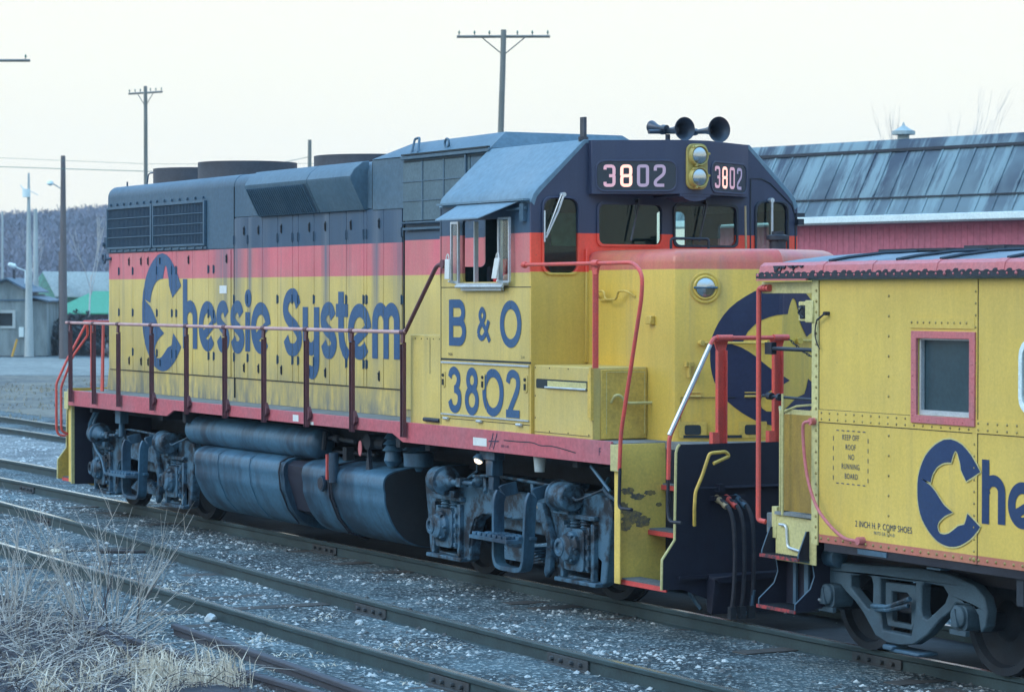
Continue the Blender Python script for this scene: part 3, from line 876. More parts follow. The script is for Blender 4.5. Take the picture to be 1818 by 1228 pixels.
# base seam above the walkway and rear sand fill foot
mb = MB()
mb.box(-7.30, 2.12, -.922, -.914, 1.862, 1.872)
mb.box(2.160, 2.172, -.934, -.914, 1.62, 4.40)
mb.box(-2.712, -2.704, -.934, -.914, 1.62, 4.27)
mb.box(1.362, 1.372, -.934, -.914, 3.87, 4.40)
mb.build('panel_seam', 'seam', hood)
# rear intake grilles (two framed screens with louvres)
for x0, x1 in ((-7.33, -5.56), (-5.52, -3.64)):
    fr = MB()
    z0, z1 = 3.575, 4.10
    fr.box(x0, x1, -.965, -.93, z1, z1+.030).box(x0, x1, -.965, -.93, z0-.028, z0)
    fr.box(x0, x0+.035, -.965, -.93, z0, z1).box(x1-.045, x1, -.965, -.93, z0, z1)
    for k in (1, 2, 3):
        z = z0+(z1-z0)*k/4
        fr.box(x0+.035, x1-.045, -.962, -.952, z-.006, z+.006)
    n = 7
    for k in range(n):
        x = x0+.1+(x1-x0-.2)*k/(n-1)
        fr.box(x-.016, x+.016, -.952, -.93, z1+.05, z1+.085)
        fr.box(x-.028, x+.028, -.960, -.93, z0-.062, z0-.036)
    fr = fr.build('radiator_grille', 'slate', hood, bevel=.003)
    lv = MB()
    lv.box(x0+.03, x1-.04, -.934, -.927, z0, z1)
    k = x0+.05
    while k < x1-.05:
        lv.box(k, k+.016, -.951, -.93, z0, z1)
        k += .052
    lv.build('louvres', 'grille', fr)
MB().box(-7.34, -3.62, -.945, -.926, 3.505, 3.538).build('grille_ledge', 'slate', hood)
mb = MB()
mb.tube([(-7.37+.06*math.cos(R_(a)), -.985, 3.42+.06*math.sin(R_(a))) for a in range(0, 360, 20)], .017, 6, True)
mb.cyl((-7.33, -.985, 3.42), (-7.22, -.93, 3.42), .02)
mb.build('lifting_eye', 'grille', hood)
MB().box(-7.50, -7.36, -.90, -.82, 3.52, 3.60).box(-7.44, -7.36, -.96, -.86, 3.56, 3.72).cyl((-7.42, -.99, 3.62), (-7.42, -.88, 3.62), .03).build('end_lamp_bracket', 'grille', hood)
MB().prism([(1.62, -.0)], 'y', 0, 1) if False else None
# rear foot of the hood at the walkway
MB().prism([(-7.50, ZD+.001), (-7.36, ZD+.001), (-7.36, 1.92), (-7.40, 1.90)], 'y', -.90, .90).build('hood_foot', 'hood', hood)

# lettering on the hood
LY = YD-.0045
fn = lambda u, v, k: (u, LY-k, v)
allcuts = cutsA+cutsB
ink = Ink(fn)
ink.poly([(-5.99+u*1.46, 1.89+v*1.58) for u, v in EMBLEM])
ink.build('emblem', 'letter', hood, allcuts)
w_ = .155
def letter(name, f, cuts=allcuts, fn_=fn, mat='letter', par=None, gap=.005):
    ink = Ink(fn_); f(ink); return ink.build(name, mat, par or hood, cuts, gap)
def L_h(i):
    i.stroke([(-4.39, 3.12), (-4.39, 2.21)], w_)
    i.stroke([(-4.37, 2.50)]+ell(-4.212, 2.60, .1775, .165, 180, 0, 16)+[(-4.036, 2.21)], w_)
letter('letter', L_h)
letter('letter', lambda i: glyph_e(i, -3.60, 2.51, .305, .325, w_))
letter('letter', lambda i: glyph_s(i, -3.08, 2.51, .215, .325, w_))
letter('letter', lambda i: glyph_s(i, -2.60, 2.51, .225, .325, w_))
letter('letter', lambda i: (i.stroke([(-2.265, 2.70), (-2.265, 2.21)], w_), i.poly(ell(-2.25, 2.87, .108, .112)[:-1])))
letter('letter', lambda i: glyph_e(i, -1.845, 2.505, .31, .32, w_))
letter('letter', lambda i: glyph_s(i, -.88, 2.585, .285, .40, w_))
def L_y(i):
    i.stroke([(-.495, 2.77), (-.495, 2.45)]+ell(-.33, 2.44, .165, .165, 180, 360, 14), w_)
    i.stroke([(-.168, 2.77), (-.168, 2.14)]+ell(-.30, 2.14, .132, .145, 0, -105, 10)+[(-.43, 2.02)], w_)
letter('letter', L_y)
letter('letter', lambda i: glyph_s(i, .17, 2.50, .225, .325, w_))
letter('letter', lambda i: (i.stroke([(.52, 2.95), (.52, 2.48), (.55, 2.36), (.61, 2.28), (.72, 2.20)], w_), i.stroke([(.38, 2.735), (.71, 2.735)], w_*.98)))
letter('letter', lambda i: glyph_e(i, 1.025, 2.495, .315, .32, w_))
def L_m(i):
    for a in (1.435, 1.715):
        i.stroke(([(a, 2.20)] if a < 1.6 else [])+ell(a+.142, 2.61, .142, .145, 180, 0, 14)+[(a+.284, 2.20)], w_*.94)
letter('letter', L_m)
ink = Ink(fn); ink.poly([(-3.19, 2.93), (-2.95, 2.93), (-2.95, 3.03), (-3.19, 3.03)]); ink.build('notice_plate', 'white', hood)

# roof fans
def fan(x, z0, z1, r):
    f = MB()
    f.lathe((x, 0, z0), (0, 0, 1), [(0, r*1.01), (.03, r), (z1-z0, r), (z1-z0, r-.03), (z1-z0-.08, r-.03), (z1-z0-.08, .12), (z1-z0-.03, .12)], 40)
    f.box(x-r*.95, x+r*.95, -.015, .015, z1-.035, z1-.015)
    f.box(x-.015, x+.015, -r*.95, r*.95, z1-.034, z1-.016)
    for q in (.25, .45, .65, .85):
        f.tube([(x+r*q*math.cos(R_(a)), r*q*math.sin(R_(a)), z1-.02) for a in range(0, 360, 15)], .006, 4, True)
    fo = f.build('roof_fan', 'fanmetal', loco, smooth=30)
    for a in range(0, 360, 60):
        pass
    b = MB()
    for k in range(6):
        a = k*PI/3
        p = [(x+.12*math.cos(a), .12*math.sin(a)), (x+r*.9*math.cos(a-.18), r*.9*math.sin(a-.18)), (x+r*.9*math.cos(a+.22), r*.9*math.sin(a+.22))]
        b.prism(p, 'z', z1-.075, z1-.06)
    b.build('fan_blade', 'grille', fo)
fan(-6.28, 4.40, 4.655, .62)
fan(-4.50, 4.40, 4.665, .66)
fan(-.62, 4.40, 4.575, .70)
mb = MB()
mb.tube(fillet([(-7.10, -.45, 4.40), (-7.02, -.45, 4.62), (-6.75, -.30, 4.63)], .05), .010, 6)
mb.cyl((-7.2, -.7, 4.40), (-7.2, -.7, 4.50), .012).cyl((-7.1, -.45, 4.40), (-7.1, -.45, 4.45), .02)
mb.build('roof_grab', 'grille', loco)

# dynamic brake blister with intake screen
def blister(x0, x1, ye=-1.14):
    pr = [(-.90, 4.425), (-.98, 4.415), (ye+.05, 4.33), (ye, 4.25), (ye+.005, 4.21), (-.965, 3.87), (-.90, 3.87)]
    return pr
bl = MB()
pr = blister(0, 0)
bl.prism(pr, 'x', -1.86, -.002)
bl.prism(pr, 'x', .012, 1.22)
def shrink(pr, k): return [(y*(1-k)+(-.90)*k, z*(1-k*.2)+4.15*k*.2) for y, z in pr]
n0 = len(bl.v)
for sgn in (1,):
    pass
blo = bl.build('dynamic_brake_housing', 'hatch', hood, bevel=.006, smooth=22)
sc_ = MB()
a_ = Vector((0, -1.139, 4.205)); b_ = Vector((0, -.972, 3.885)); nrm = Vector((0, -(a_.z-b_.z), -(b_.y-a_.y))).normalized()
sc_.add([Vector((x, p.y, p.z))+nrm*.004 for x in (-1.80, -.04) for p in (a_, b_)], [(0, 1, 3, 2)])
sco = sc_.build('intake_screen', 'grille', blo, smooth=0)
lv = MB()
x = -1.78
while x < -.06:
    q = [a_+nrm*.004, a_+nrm*.022, b_+nrm*.022, b_+nrm*.004]
    lv.add([Vector((x, p.y, p.z)) for p in q]+[Vector((x+.018, p.y, p.z)) for p in q], [(0, 1, 2, 3), (7, 6, 5, 4), (0, 4, 5, 1), (1, 5, 6, 2), (2, 6, 7, 3)])
    x += .062
lv.build('screen_bar', 'slate', sco)

# air filter housing behind the cab
fb = MB()
fb.box(1.385, 4.268, -.94, .94, 3.86, 4.425)
z1_ = 4.60
b0 = [(1.385, -.955, 4.425), (4.268, -.955, 4.425), (4.268, .955, 4.425), (1.385, .955, 4.425)]
b1 = [(1.93, -.70, z1_-.01), (4.12, -.70, z1_+.005), (4.12, .70, z1_+.005), (1.93, .70, z1_-.01)]
fb.add(b0+b1, [(0, 1, 5, 4), (1, 2, 6, 5), (2, 3, 7, 6), (3, 0, 4, 7), (4, 5, 6, 7), (3, 2, 1, 0)])
fb.box(2.19, 4.27, -.985, -.94, 4.385, 4.425)
fo = fb.build('filter_housing', 'hatch', loco, bevel=.006)
MB().box(2.22, 4.25, -.99, -.955, 4.428, 4.445).box(2.22, 4.2, -.96, -.955, 4.36, 4.368).build('housing_seam', 'seam', fo)
s_ = MB().box(2.19, 3.78, -.948, -.938, 3.72, 4.36)
s_ = s_.build('filter_screen', 'screen', fo)
MB().box(2.66, 2.685, -.957, -.947, 3.72, 4.36).box(3.17, 3.195, -.957, -.947, 3.72, 4.36).box(3.70, 3.73, -.972, -.947, 3.70, 4.38).box(2.19, 3.70, -.956, -.947, 3.93, 3.942).box(2.19, 3.70, -.956, -.947, 4.14, 4.152).build('screen_bar', 'hatch', s_)
MB().box(2.17, 3.20, -1.0, -.94, 3.69, 3.705).box(2.22, 3.15, -.975, -.94, 3.62, 3.645).build('screen_ledge', 'slate', fo)
MB().tube(fillet([(2.30, -.90, 4.45), (2.22, -.82, 4.62), (2.34, -.82, 4.63), (2.46, -.90, 4.46)], .03), .014, 6).tube([(3.08+.05*math.cos(R_(a)), -.86, 4.53+.05*math.sin(R_(a))) for a in range(0, 360, 30)], .014, 6, True).build('lifting_eye', 'slate', fo)
# panel behind the cab at walkway height
mb = MB()
mb.box(2.20, 4.26, -.932, -.914, 1.66, 3.60)
mb.build('relay_panel', 'cabside', loco, bevel=.003)
bx = MB().box(3.62, 4.262, -1.42, -.93, ZD+.002, 2.98)
bx = MB().box(2.30, 4.262, -1.42, -.935, ZD+.002, 2.0) if False else None
ec = MB().box(3.50, 4.262, -1.50, -.935, ZD+.002, 2.50)
ec = ec.build('equipment_cabinet', 'cabside', loco, bevel=.006)
mb = MB()
for k in range(5):
    mb.rivet((3.62+k*.14, -1.502, 2.46), (0, -1, 0), .009)
mb.box(3.96, 3.966, -1.503, -1.50, 2.1, 2.47)
mb.build('cabinet_rivets', 'seam', ec)
MB().cyl((3.86, -1.515, 1.63), (4.22, -1.515, 1.63), .022).build('cabinet_foot_rod', 'tar', ec)

# ---- cab
XF, XR = 6.19, 4.275
secn = [(-1.53, ZD+.002), (-1.53, 3.80), (-1.50, 3.88), (-1.44, 3.945), (-.95, 4.405), (.95, 4.405), (1.44, 3.945), (1.50, 3.88), (1.53, 3.80), (1.53, ZD+.002)]
# front wall with its window openings
wl = rrect(-1.395, -1.022, 3.125, 3.835, .09)
w1 = rrect(-.79, -.078, 3.405, 3.79, .06)
w2 = rrect(.078, .79, 3.405, 3.79, .06)
wr = rrect(1.035, 1.40, 3.125, 3.835, .09)
cab = MB().prism(secn, 'x', XF-.03, XF, holes=[wl, w1, w2, wr])
cab = cab.build('cab_front', 'cabfront', loco)
# side walls
ws = rrect(4.75, 5.72, 3.04, 3.655, .03)
for sy in (-1, 1):
    y0, y1 = (-1.53, -1.50) if sy < 0 else (1.50, 1.53)
    s_ = MB().prism([(XR+.002, ZD+.003), (XF-.031, ZD+.003), (XF-.031, 3.80), (XR+.002, 3.80)], 'y', y0, y1, holes=[ws])
    s_ = s_.build('cab_side', 'cabside', loco)
    if sy < 0: cabside = s_
# rear wall
wb = rrect(1.02, 1.40, 3.20, 3.80, .06)
wb2 = rrect(-1.40, -1.02, 3.20, 3.80, .06)
MB().prism(secn[:], 'x', XR-.03, XR-.004, holes=[wb, wb2]).build('cab_rear', 'cabside', loco)
MB().prism([(y*.97, z-.01 if z > 2 else z) for y, z in secn], 'x', XR-.0035, XR, holes=[wb, wb2]).build('cab_rear_lining', 'pane_dark', loco)
# roof
rf = MB()
def off(p, d):
    return p
outer_ = [(-1.535, 3.80), (-1.505, 3.885), (-1.445, 3.95), (-.95, 4.412), (.95, 4.412), (1.445, 3.95), (1.505, 3.885), (1.535, 3.80)]
inner_ = [(y*.975, z-.035) for y, z in reversed(outer_)]
rf.prism(outer_+inner_, 'x', XR-.05, XF+.002)
rfo = rf.build('cab_roof', 'roof', loco, bevel=.004)
MB().box(XR, XF, -1.46, 1.46, 2.02, 2.06).box(XR+.002, XR+.02, -1.49, 1.49, 2.06, 3.15).box(4.3, 4.5, -.9, .9, 3.15, 4.3).box(4.34, 4.38, -1.0, 1.0, 3.83, 4.30).box(5.2, 5.9, -.2, .3, 2.06, 3.2).box(5.0, 5.6, .5, 1.0, 2.06, 3.0).build('cab_interior', 'pane_dark', loco)
st = MB().prism(rrect(4.80, 4.88, 2.60, 3.20, .04), 'y', -1.28, -.84).box(4.84, 5.34, -1.28, -.84, 2.50, 2.62).cyl((5.1, -1.06, 2.06), (5.1, -1.06, 2.51), .05)
st.build('driver_seat', 'tar', loco)
MB().box(4.505, 4.52, -.38, -.06, 3.42, 3.76).build('reflection_panel', 'greenwall', loco)  # pale panel added to stand for a reflection inside the windshield
# roof drip rail and sunshade
MB().box(4.30, 6.16, -1.60, -1.535, 3.815, 3.835).build('drip_rail', 'roof', rfo)
sh_ = MB()
q = [(4.76, -1.545, 3.83), (6.02, -1.545, 3.83), (5.72, -1.86, 3.66), (4.80, -1.86, 3.66)]
sh_.add([Vector(p) for p in q]+[Vector(p)-Vector((0, .004, .012)) for p in q], [(0, 1, 2, 3), (7, 6, 5, 4), (0, 4, 5, 1), (1, 5, 6, 2), (2, 6, 7, 3), (3, 7, 4, 0)])
sh_.build('sunshade', 'roof', loco)
MB().cyl((5.75, -1.56, 3.74), (6.12, -1.54, 3.74), .018).box(6.02, 6.10, -1.57, -1.53, 3.62, 3.79).build('shade_bracket', 'slate', loco)
# sliding side windows with aluminium frames
def sash(x0, x1, z0, z1, y, name='window_frame', fw=.022):
    f = MB()
    f.prism(rrect(x0, x1, z0, z1, .012), 'y', y-.018, y+.004, holes=[rrect(x0+fw, x1-fw, z0+fw, z1-fw, .012)])
    f = f.build(name, 'steel', loco)
    MB().box(x0+fw, x1-fw, y-.010, y-.006, z0+fw, z1-fw).build('window_glass', 'glassclear', f)
    return f
sash(4.60, 4.775, 3.03, 3.645, -1.575)
sash(5.62, 5.855, 3.03, 3.665, -1.575)
MB().box(5.55, 5.575, -1.56, -1.51, 3.04, 3.65).box(5.03, 5.05, -1.55, -1.505, 3.04, 3.64).build('window_post', 'steel', loco)
for x, z, tl in ((4.66, 3.19, 0), (5.70, 3.19, .03)):
    mp = MB().prism([(x-.055-tl, z-.12), (x+.045-tl, z-.12), (x+.055+tl, z+.08), (x-.045+tl, z+.08)], 'y', -1.66, -1.645)
    mp.tube(ell(x+tl, z+.08, .03, .05, 0, 180, 8) and [(a, -1.65, b) for a, b in ell(x+tl, z+.08, .03, .05, 0, 180, 8)], .007, 6)
    mp.cyl((x, -1.645, z-.14), (x, -1.54, z-.16), .012)
    mp.build('mirror', 'white', loco, bevel=.003)
mb = MB()
mb.box(4.74, 5.74, -1.60, -1.535, 3.005, 3.03)
mb.box(4.80, 5.66, -1.575, -1.545, 2.955, 2.99)
mb.cyl((4.74, -1.60, 2.995), (5.74, -1.60, 2.995), .014)
mb.build('arm_rest', 'steel', loco)
# front windows: rubber, glass and wipers
def fwin(loop, name='windshield', rim='cabfront'):
    cx = sum(p[0] for p in loop)/len(loop); cz = sum(p[1] for p in loop)/len(loop)
    big = [(cx+(y-cx)*1.0+(.022 if y > cx else -.022), cz+(z-cz)+(.022 if z > cz else -.022)) for y, z in loop]
    f = MB().prism(big, 'x', XF+.001, XF+.020, holes=[loop])
    f = f.build('window_frame', rim, loco, bevel=.005, smooth=50)
    MB().prism(loop, 'x', XF-.014, XF-.010).build('window_glass', 'glass', f)
for l, r_ in ((wl, 'cabfront'), (w1, 'cabfront'), (w2, 'tar'), (wr, 'tar')):
    fwin(l, rim=r_)
fs_ = MB().prism([(5.72, 3.66), (5.72, 3.04), (4.75, 3.04), (4.75, 3.66)], 'y', 1.512, 1.518); fs_.build('window_glass', 'glassclear', loco)
mb = MB()
mb.tube([(XF+.05, -1.20, 3.87), (XF+.05, -1.26, 3.72), (XF+.04, -1.39, 3.46)], .011, 6).tube([(XF+.06, -1.23, 3.88), (XF+.045, -1.385, 3.50)], .006, 6)
mb.cyl((XF, -1.20, 3.875), (XF+.06, -1.20, 3.875), .022, 10)
mb.cyl((XF+.04, -1.405, 3.42), (XF+.04, -1.405, 3.72), .009, 6)
mb.build('wiper', 'steel', loco)
for y in (-.42, .36):
    MB().tube([(XF+.05, y+.06, 3.82), (XF+.05, y-.03, 3.44)], .011, 6).tube([(XF+.06, y+.02, 3.80), (XF+.06, y+.0, 3.70)], .007, 6).cyl((XF, y+.06, 3.83), (XF+.06, y+.06, 3.83), .02, 8).build('wiper', 'hornblk', loco)
MB().cyl((XF+.05, 1.19, 3.42), (XF+.05, 1.19, 3.86), .013, 6).cyl((XF, 1.19, 3.86), (XF+.06, 1.19, 3.86), .025, 8).build('wiper', 'steel', loco)
MB().cyl((XF+.05, .88, 3.36), (XF+.05, .87, 3.80), .011, 6).build('wiper', 'brass', loco)
# cab front door seam on the far side
mb = MB()
mb.tube([(XF+.003, .965, 2.3), (XF+.003, .965, 4.075), (XF+.003, 1.10, 4.075), (XF+.003, 1.20, 4.03), (XF+.003, 1.46, 3.82), (XF+.003, 1.505, 3.70), (XF+.003, 1.505, 2.3)], .008, 5)
mb.build('door_seam', 'tar', cab)
MB().box(XF+.0, XF+.06, 1.50, 1.57, 3.62, 3.68).box(XF+.01, XF+.03, 1.50, 1.60, 3.70, 3.74).build('door_hinge', 'tar', cab)

# seams and doors of the cab side
mb = MB()
mb.box(4.28, 6.19, -1.533, -1.530, 2.985, 2.992)
mb.box(4.28, 6.19, -1.540, -1.530, 2.255, 2.272)
mb.box(4.27, 4.279, -1.534, -1.50, 1.60, 3.80)
mb.box(4.28, 6.17, -1.533, -1.530, 1.662, 1.668)
mb.box(5.284, 5.290, -1.5345, -1.530, 2.09, 2.20)
mb.box(4.408, 4.414, -1.5345, -1.530, 2.10, 2.20)
mb.build('panel_seam', 'seam', cabside)
MB().box(4.30, 6.16, -1.548, -1.531, 2.222, 2.240).box(4.30, 6.16, -1.548, -1.531, 1.700, 1.714).build('battery_door_trim', 'steel', cabside)
MB().box(4.31, 6.15, -1.536, -1.530, 1.715, 2.221).build('battery_door', 'cabside', cabside)
for x in (4.355, 5.22, 6.10):
    l = MB().prism(rrect(x-.034, x+.034, 1.975, 2.145, .025), 'y', -1.546, -1.536).build('door_latch', 'cabside', cabside, bevel=.003)
    MB().box(x-.012, x+.012, -1.558, -1.5465, 2.0, 2.06).cyl((x, -1.558, 2.10), (x, -1.5465, 2.10), .016, 8).build('latch_handle', 'seam', l)
for x in (4.42, 5.15, 5.98):
    MB().cyl((x-.05, -1.55, 1.663), (x+.05, -1.55, 1.663), .014, 8).build('hinge', 'steel', cabside)
# B & O
cfn = lambda u, v, k: (u, -1.5345-k, v)
wb_ = .085
def L_B(i):
    i.stroke([(4.505, 2.40), (4.505, 2.865)], .092)
    i.stroke([(4.50, 2.825), (4.68, 2.825)]+ell(4.68, 2.737, .095, .088, 90, -90, 12)+[(4.50, 2.645)], wb_)
    i.stroke([(4.50, 2.645), (4.69, 2.645)]+ell(4.69, 2.545, .105, .102, 90, -90, 12)+[(4.50, 2.443)], wb_)
letter('letter', L_B, None, cfn, par=cabside)
def L_amp(i):
    P_ = cat([(5.345, 2.455), (5.25, 2.575), (5.16, 2.66), (5.135, 2.72), (5.185, 2.77), (5.235, 2.72), (5.21, 2.66), (5.13, 2.595), (5.105, 2.53), (5.17, 2.485), (5.25, 2.53), (5.325, 2.66)], 6)
    i.stroke(P_[:25], .055); i.stroke(P_[24:49], .055); i.stroke(P_[48:], .055)
letter('letter', L_amp, None, cfn, par=cabside)
letter('letter', lambda i: i.stroke(ell(5.78, 2.63, .178, .188, 90, 450, 36), wb_), None, cfn, par=cabside)
# 3802
cfn2 = lambda u, v, k: (u, -1.5405-k, v)
wn = .078
cc = [5.287]
letter('digit', lambda i: (i.stroke(cat([(4.49, 2.08), (4.52, 2.135), (4.60, 2.152), (4.675, 2.10), (4.675, 2.03), (4.625, 1.97), (4.585, 1.965)], 6), wn), i.stroke(cat([(4.60, 1.972), (4.69, 1.93), (4.705, 1.85), (4.67, 1.785), (4.60, 1.762), (4.53, 1.785), (4.49, 1.85)], 6), wn)), cc, cfn2, par=cabside)
letter('digit', lambda i: (i.stroke(ell(4.975, 2.065, .085, .088, 270, 630, 24), wn), i.stroke(ell(4.975, 1.865, .112, .112, 90, 450, 24), wn)), cc, cfn2, par=cabside)
letter('digit', lambda i: i.stroke(ell(5.425, 1.955, .182, .193, 90, 450, 34), wn*1.08), cc, cfn2, par=cabside)
letter('digit', lambda i: (i.stroke(cat([(5.735, 2.06), (5.76, 2.125), (5.835, 2.152), (5.92, 2.125), (5.945, 2.06), (5.92, 1.98), (5.83, 1.86), (5.755, 1.765)], 6), wn), i.stroke([(5.70, 1.762), (5.975, 1.762)], wn)), cc, cfn2, par=cabside)
text_mesh('74286', 'stencil', 'seam', cabside, (4.44, -1.5345, 2.30), (1, 0, 0), (0, 0, 1), .04)
text_mesh('2-14', 'stencil', 'seam', cabside, (5.99, -1.5345, 2.30), (1, 0, 0), (0, 0, 1), .04)

# ---- number board housing, a shallow V in plan
nbp = [(XF+.001, -.90), (XF+.06, -.90), (XF+.51, -.15), (XF+.51, .15), (XF+.06, .90), (XF+.001, .90)]
hb = MB().prism(nbp, 'z', 3.885, 4.405)
hb.prism([(XF+.001, -.17), (XF+.508, -.17), (XF+.508, .17), (XF+.001, .17)], 'z', 3.86, 3.884)
hb.prism([(y, z) for y, z in ell(0, 3.90, .165, .085, 180, 360, 14)], 'x', XF+.2, XF+.505)
hbo = hb.build('number_board_housing', 'cabfront', loco, bevel=.006)
def facet(side):
    p0 = Vector((XF+.06, side*.90, 0)); p1 = Vector((XF+.51, side*.15, 0))
    u = (p1-p0) if side < 0 else (p0-p1)
    base = p0 if side < 0 else p1
    L = u.length; u.normalize()
    n = Vector((u.y, -u.x, 0))
    return base, u, n, L
DG = {'3': [[(0, .82), (0, 1), (1, 1), (1, .5), (.45, .5)], [(1, .5), (1, 0), (0, 0), (0, .18)]],
      '8': [[(0, .5), (0, 1), (1, 1), (1, .5), (0, .5), (0, 0), (1, 0), (1, .5)]],
      '0': [[(.5, 1), (1, 1), (1, 0), (0, 0), (0, 1), (.5, 1)]],
      '2': [[(0, .76), (0, 1), (1, 1), (1, .60), (0, .22), (0, 0), (1, 0)]]}
for side in (-1, 1):
    base, u, n, L = facet(side)
    def P3(a, z, d): return base+u*a+n*d+Vector((0, 0, z))
    def sh(loop, d, hole=None):
        m_ = MB().prism(loop, 'z', 0, .012, holes=[hole] if hole else [])
        m_.v = [tuple(P3(x, y, z+d)) for x, y, z in m_.v]
        return m_
    x0, x1 = (.035, L-.045)
    fr = sh(rrect(x0, x1, 3.905, 4.215, .09), .0005, rrect(x0+.018, x1-.018, 3.923, 4.197, .075))
    fr = fr.build('number_board', 'cabfront', hbo, bevel=.003)
    sh(rrect(x0+.018, x1-.018, 3.923, 4.197, .075), -.006).build('number_glass', 'nbglass', fr)
    dw = (x1-x0-.15)/4
    for k, ch in enumerate('3802'):
        ax = x0+.075+k*dw
        ink = Ink(lambda a, z, kk: P3(a, z, .0085+kk), .0008)
        for st_ in DG[ch]:
            pts = [(ax+.02+p[0]*(dw-.075), 3.968+p[1]*.185) for p in st_]
            pts = [tuple(p)[:2] for p in fillet([(a, b, 0) for a, b in pts], .028, 3)]
            ink.stroke(pts, .030)
        mt = ('digit', 'digitlit', 'digitdim', 'digitdim')[k] if side < 0 else ('digit', 'digitlit', 'digit', 'digitdim')[k]
        ink.build('lit_number', mt, fr)
# headlight
hl = MB().prism(rrect(-.115, .115, 3.93, 4.37, .07), 'x', XF+.512, XF+.545)
for z in (4.255, 4.045):
    hl.lathe((XF+.54, 0, z), (1, 0, 0), [(0, .105), (.05, .100), (.06, .092), (.05, .084), (.0, .082)], 28)
    for a in (10, 130, 250):
        hl.cyl((XF+.56, .105*math.cos(R_(a)), z+.105*math.sin(R_(a))), (XF+.60, .105*math.cos(R_(a)), z+.105*math.sin(R_(a))), .012, 8)
hl = hl.build('headlight', 'chromeyel', hbo, bevel=.003)
for z in (4.255, 4.045):
    MB().lathe((XF+.575, 0, z), (1, 0, 0), [(0, .082), (.012, .078), (.022, .05), (.026, .01)], 28).build('lamp_lens', 'lens', hl)

# horns, antenna
hn = MB()
hn.tube([(6.02, .10, 4.41), (6.02, .10, 4.50)], .025, 8)
hn.tube([(6.02, -.12, 4.52), (6.02, .42, 4.535)], .022, 8)
for y, L_, r_ in ((.08, .36, .112), (.44, .42, .124)):
    hn.lathe((6.0, y, 4.535), (1, 0, 0), [(-.06, .035), (0, .035), (.02, .022), (L_*.45, .030), (L_*.75, .050), (L_*.92, .080), (L_, r_), (L_+.012, r_+.004), (L_+.005, r_-.010), (L_*.85, .06), (L_*.6, .03)], 28)
hn.lathe((6.02, .045, 4.56), (-1, -.10, .12), [(-.06, .035), (0, .035), (.02, .022), (.08, .028), (.13, .042), (.18, .062), (.19, .064), (.17, .05)], 24)
hn.build('air_horn', 'hornblk', loco, smooth=50)
MB().box(6.10, 6.18, -.945, -.915, 4.41, 4.63).cyl((6.14, -.93, 4.405), (6.14, -.93, 4.44), .05, 10).build('antenna', 'hornblk', loco)

# ---- short nose: flat sides and a shallow V front
NX, NV, NH = 7.80, 8.20, .915
nz = MB()
npl = [(XF+.002, -NH), (NX-.05, -NH), (NX-.015, -NH+.015), (NX+.01, -NH+.05), (NV-.02, -.03), (NV, 0), (NV-.02, .03), (NX+.01, NH-.05), (NX-.015, NH-.015), (NX-.05, NH), (XF+.002, NH)]
rings = []
zt = 3.34
for z, ins in ((1.60, 0), (3.21, 0), (3.26, .010), (3.295, .030), (3.32, .060), (3.335, .10), (zt, .15)):
    ring = []
    for i, (x, y) in enumerate(npl):
        xx = x-ins*(1.0 if x > XF+.1 else 0)
        yy = y-ins*(1 if y > 0 else -1)*min(1, abs(y)/.3) if abs(y) > .01 else y
        ring.append((xx, yy, z))
    rings.append(ring)
m_ = len(npl)
vs = [p for r_ in rings for p in r_]
fs = [(r_*m_+i, r_*m_+(i+1) % m_, (r_+1)*m_+(i+1) % m_, (r_+1)*m_+i) for r_ in range(len(rings)-1) for i in range(m_)]
fs += [tuple(range(m_)), tuple(range((len(rings)-1)*m_, len(rings)*m_))]
nose = MB().add(vs, fs).build('short_nose', 'nose', loco, smooth=28)
MB().prism([(x+(.006 if x > 6.3 else 0), y*1.006) for x, y in npl], 'z', ZD+.001, 1.61).build('nose_base', 'nose', nose)
# corner seam strip where cab meets nose
MB().box(XF+.001, XF+.035, -.945, -.905, 2.26, 3.36).build('corner_strip', 'cabfront', nose, bevel=.006)
def vx(y): return NV-abs(y)*(NV-NX)/NH
def on_v(name, polys, mat, dz=.004, par=None):
    bm = bmesh.new()
    for k, poly in enumerate(polys):
        tri = tessellate_polygon([[Vector((p[0], p[1], 0)) for p in poly]])
        vv = [bm.verts.new((p[0], p[1], k*.001)) for p in poly]
        for t in tri:
            try: bm.faces.new([vv[i] for i in t])
            except ValueError: pass
    for q in (0.0, .03, -.03):
        bmesh.ops.bisect_plane(bm, geom=list(bm.verts)+list(bm.edges)+list(bm.faces), plane_co=(q, 0, 0), plane_no=(1, 0, 0))
    for v in bm.verts:
        y, z, k = v.co
        x = vx(y) if abs(y) > .03 else NV-.02+(.02)*(1-abs(y)/.03)
        if abs(y) > .03: x = NV-.02-(abs(y)-.03)*(NV-.02-NX-.01)/(NH-.05-.03)
        v.co = (x+dz+k, y, z)
    me = bpy.data.meshes.new(name); bm.to_mesh(me); bm.free()
    me.materials.append(M[mat])
    ob = bpy.data.objects.new(name, me); COL.objects.link(ob); place(ob, par or nose)
    return ob
er = .665
on_v('emblem', [[(-.61+u*1.28, 1.70+v*1.325) for u, v in EMBLEM]], 'letterdark')
# a thin bright edge of paint round the emblem
c_ = [(-.685+u*1.29, 1.70+v*1.325) for u, v in EMBLEM]
def outline(poly, wd):
    out = []
    n = len(poly)
    L, Rr = [], []
    for i in range(n+1):
        p = Vector(poly[i % n]); a = Vector(poly[i-1 if i % n else n-1]); b = Vector(poly[(i+1) % n])
        t = (b-a).normalized(); nn = Vector((-t.y, t.x))
        L.append(p+nn*wd); Rr.append(p-nn*wd)
    return [[tuple(L[i]), tuple(L[i+1]), tuple(Rr[i+1]), tuple(Rr[i])] for i in range(n)]
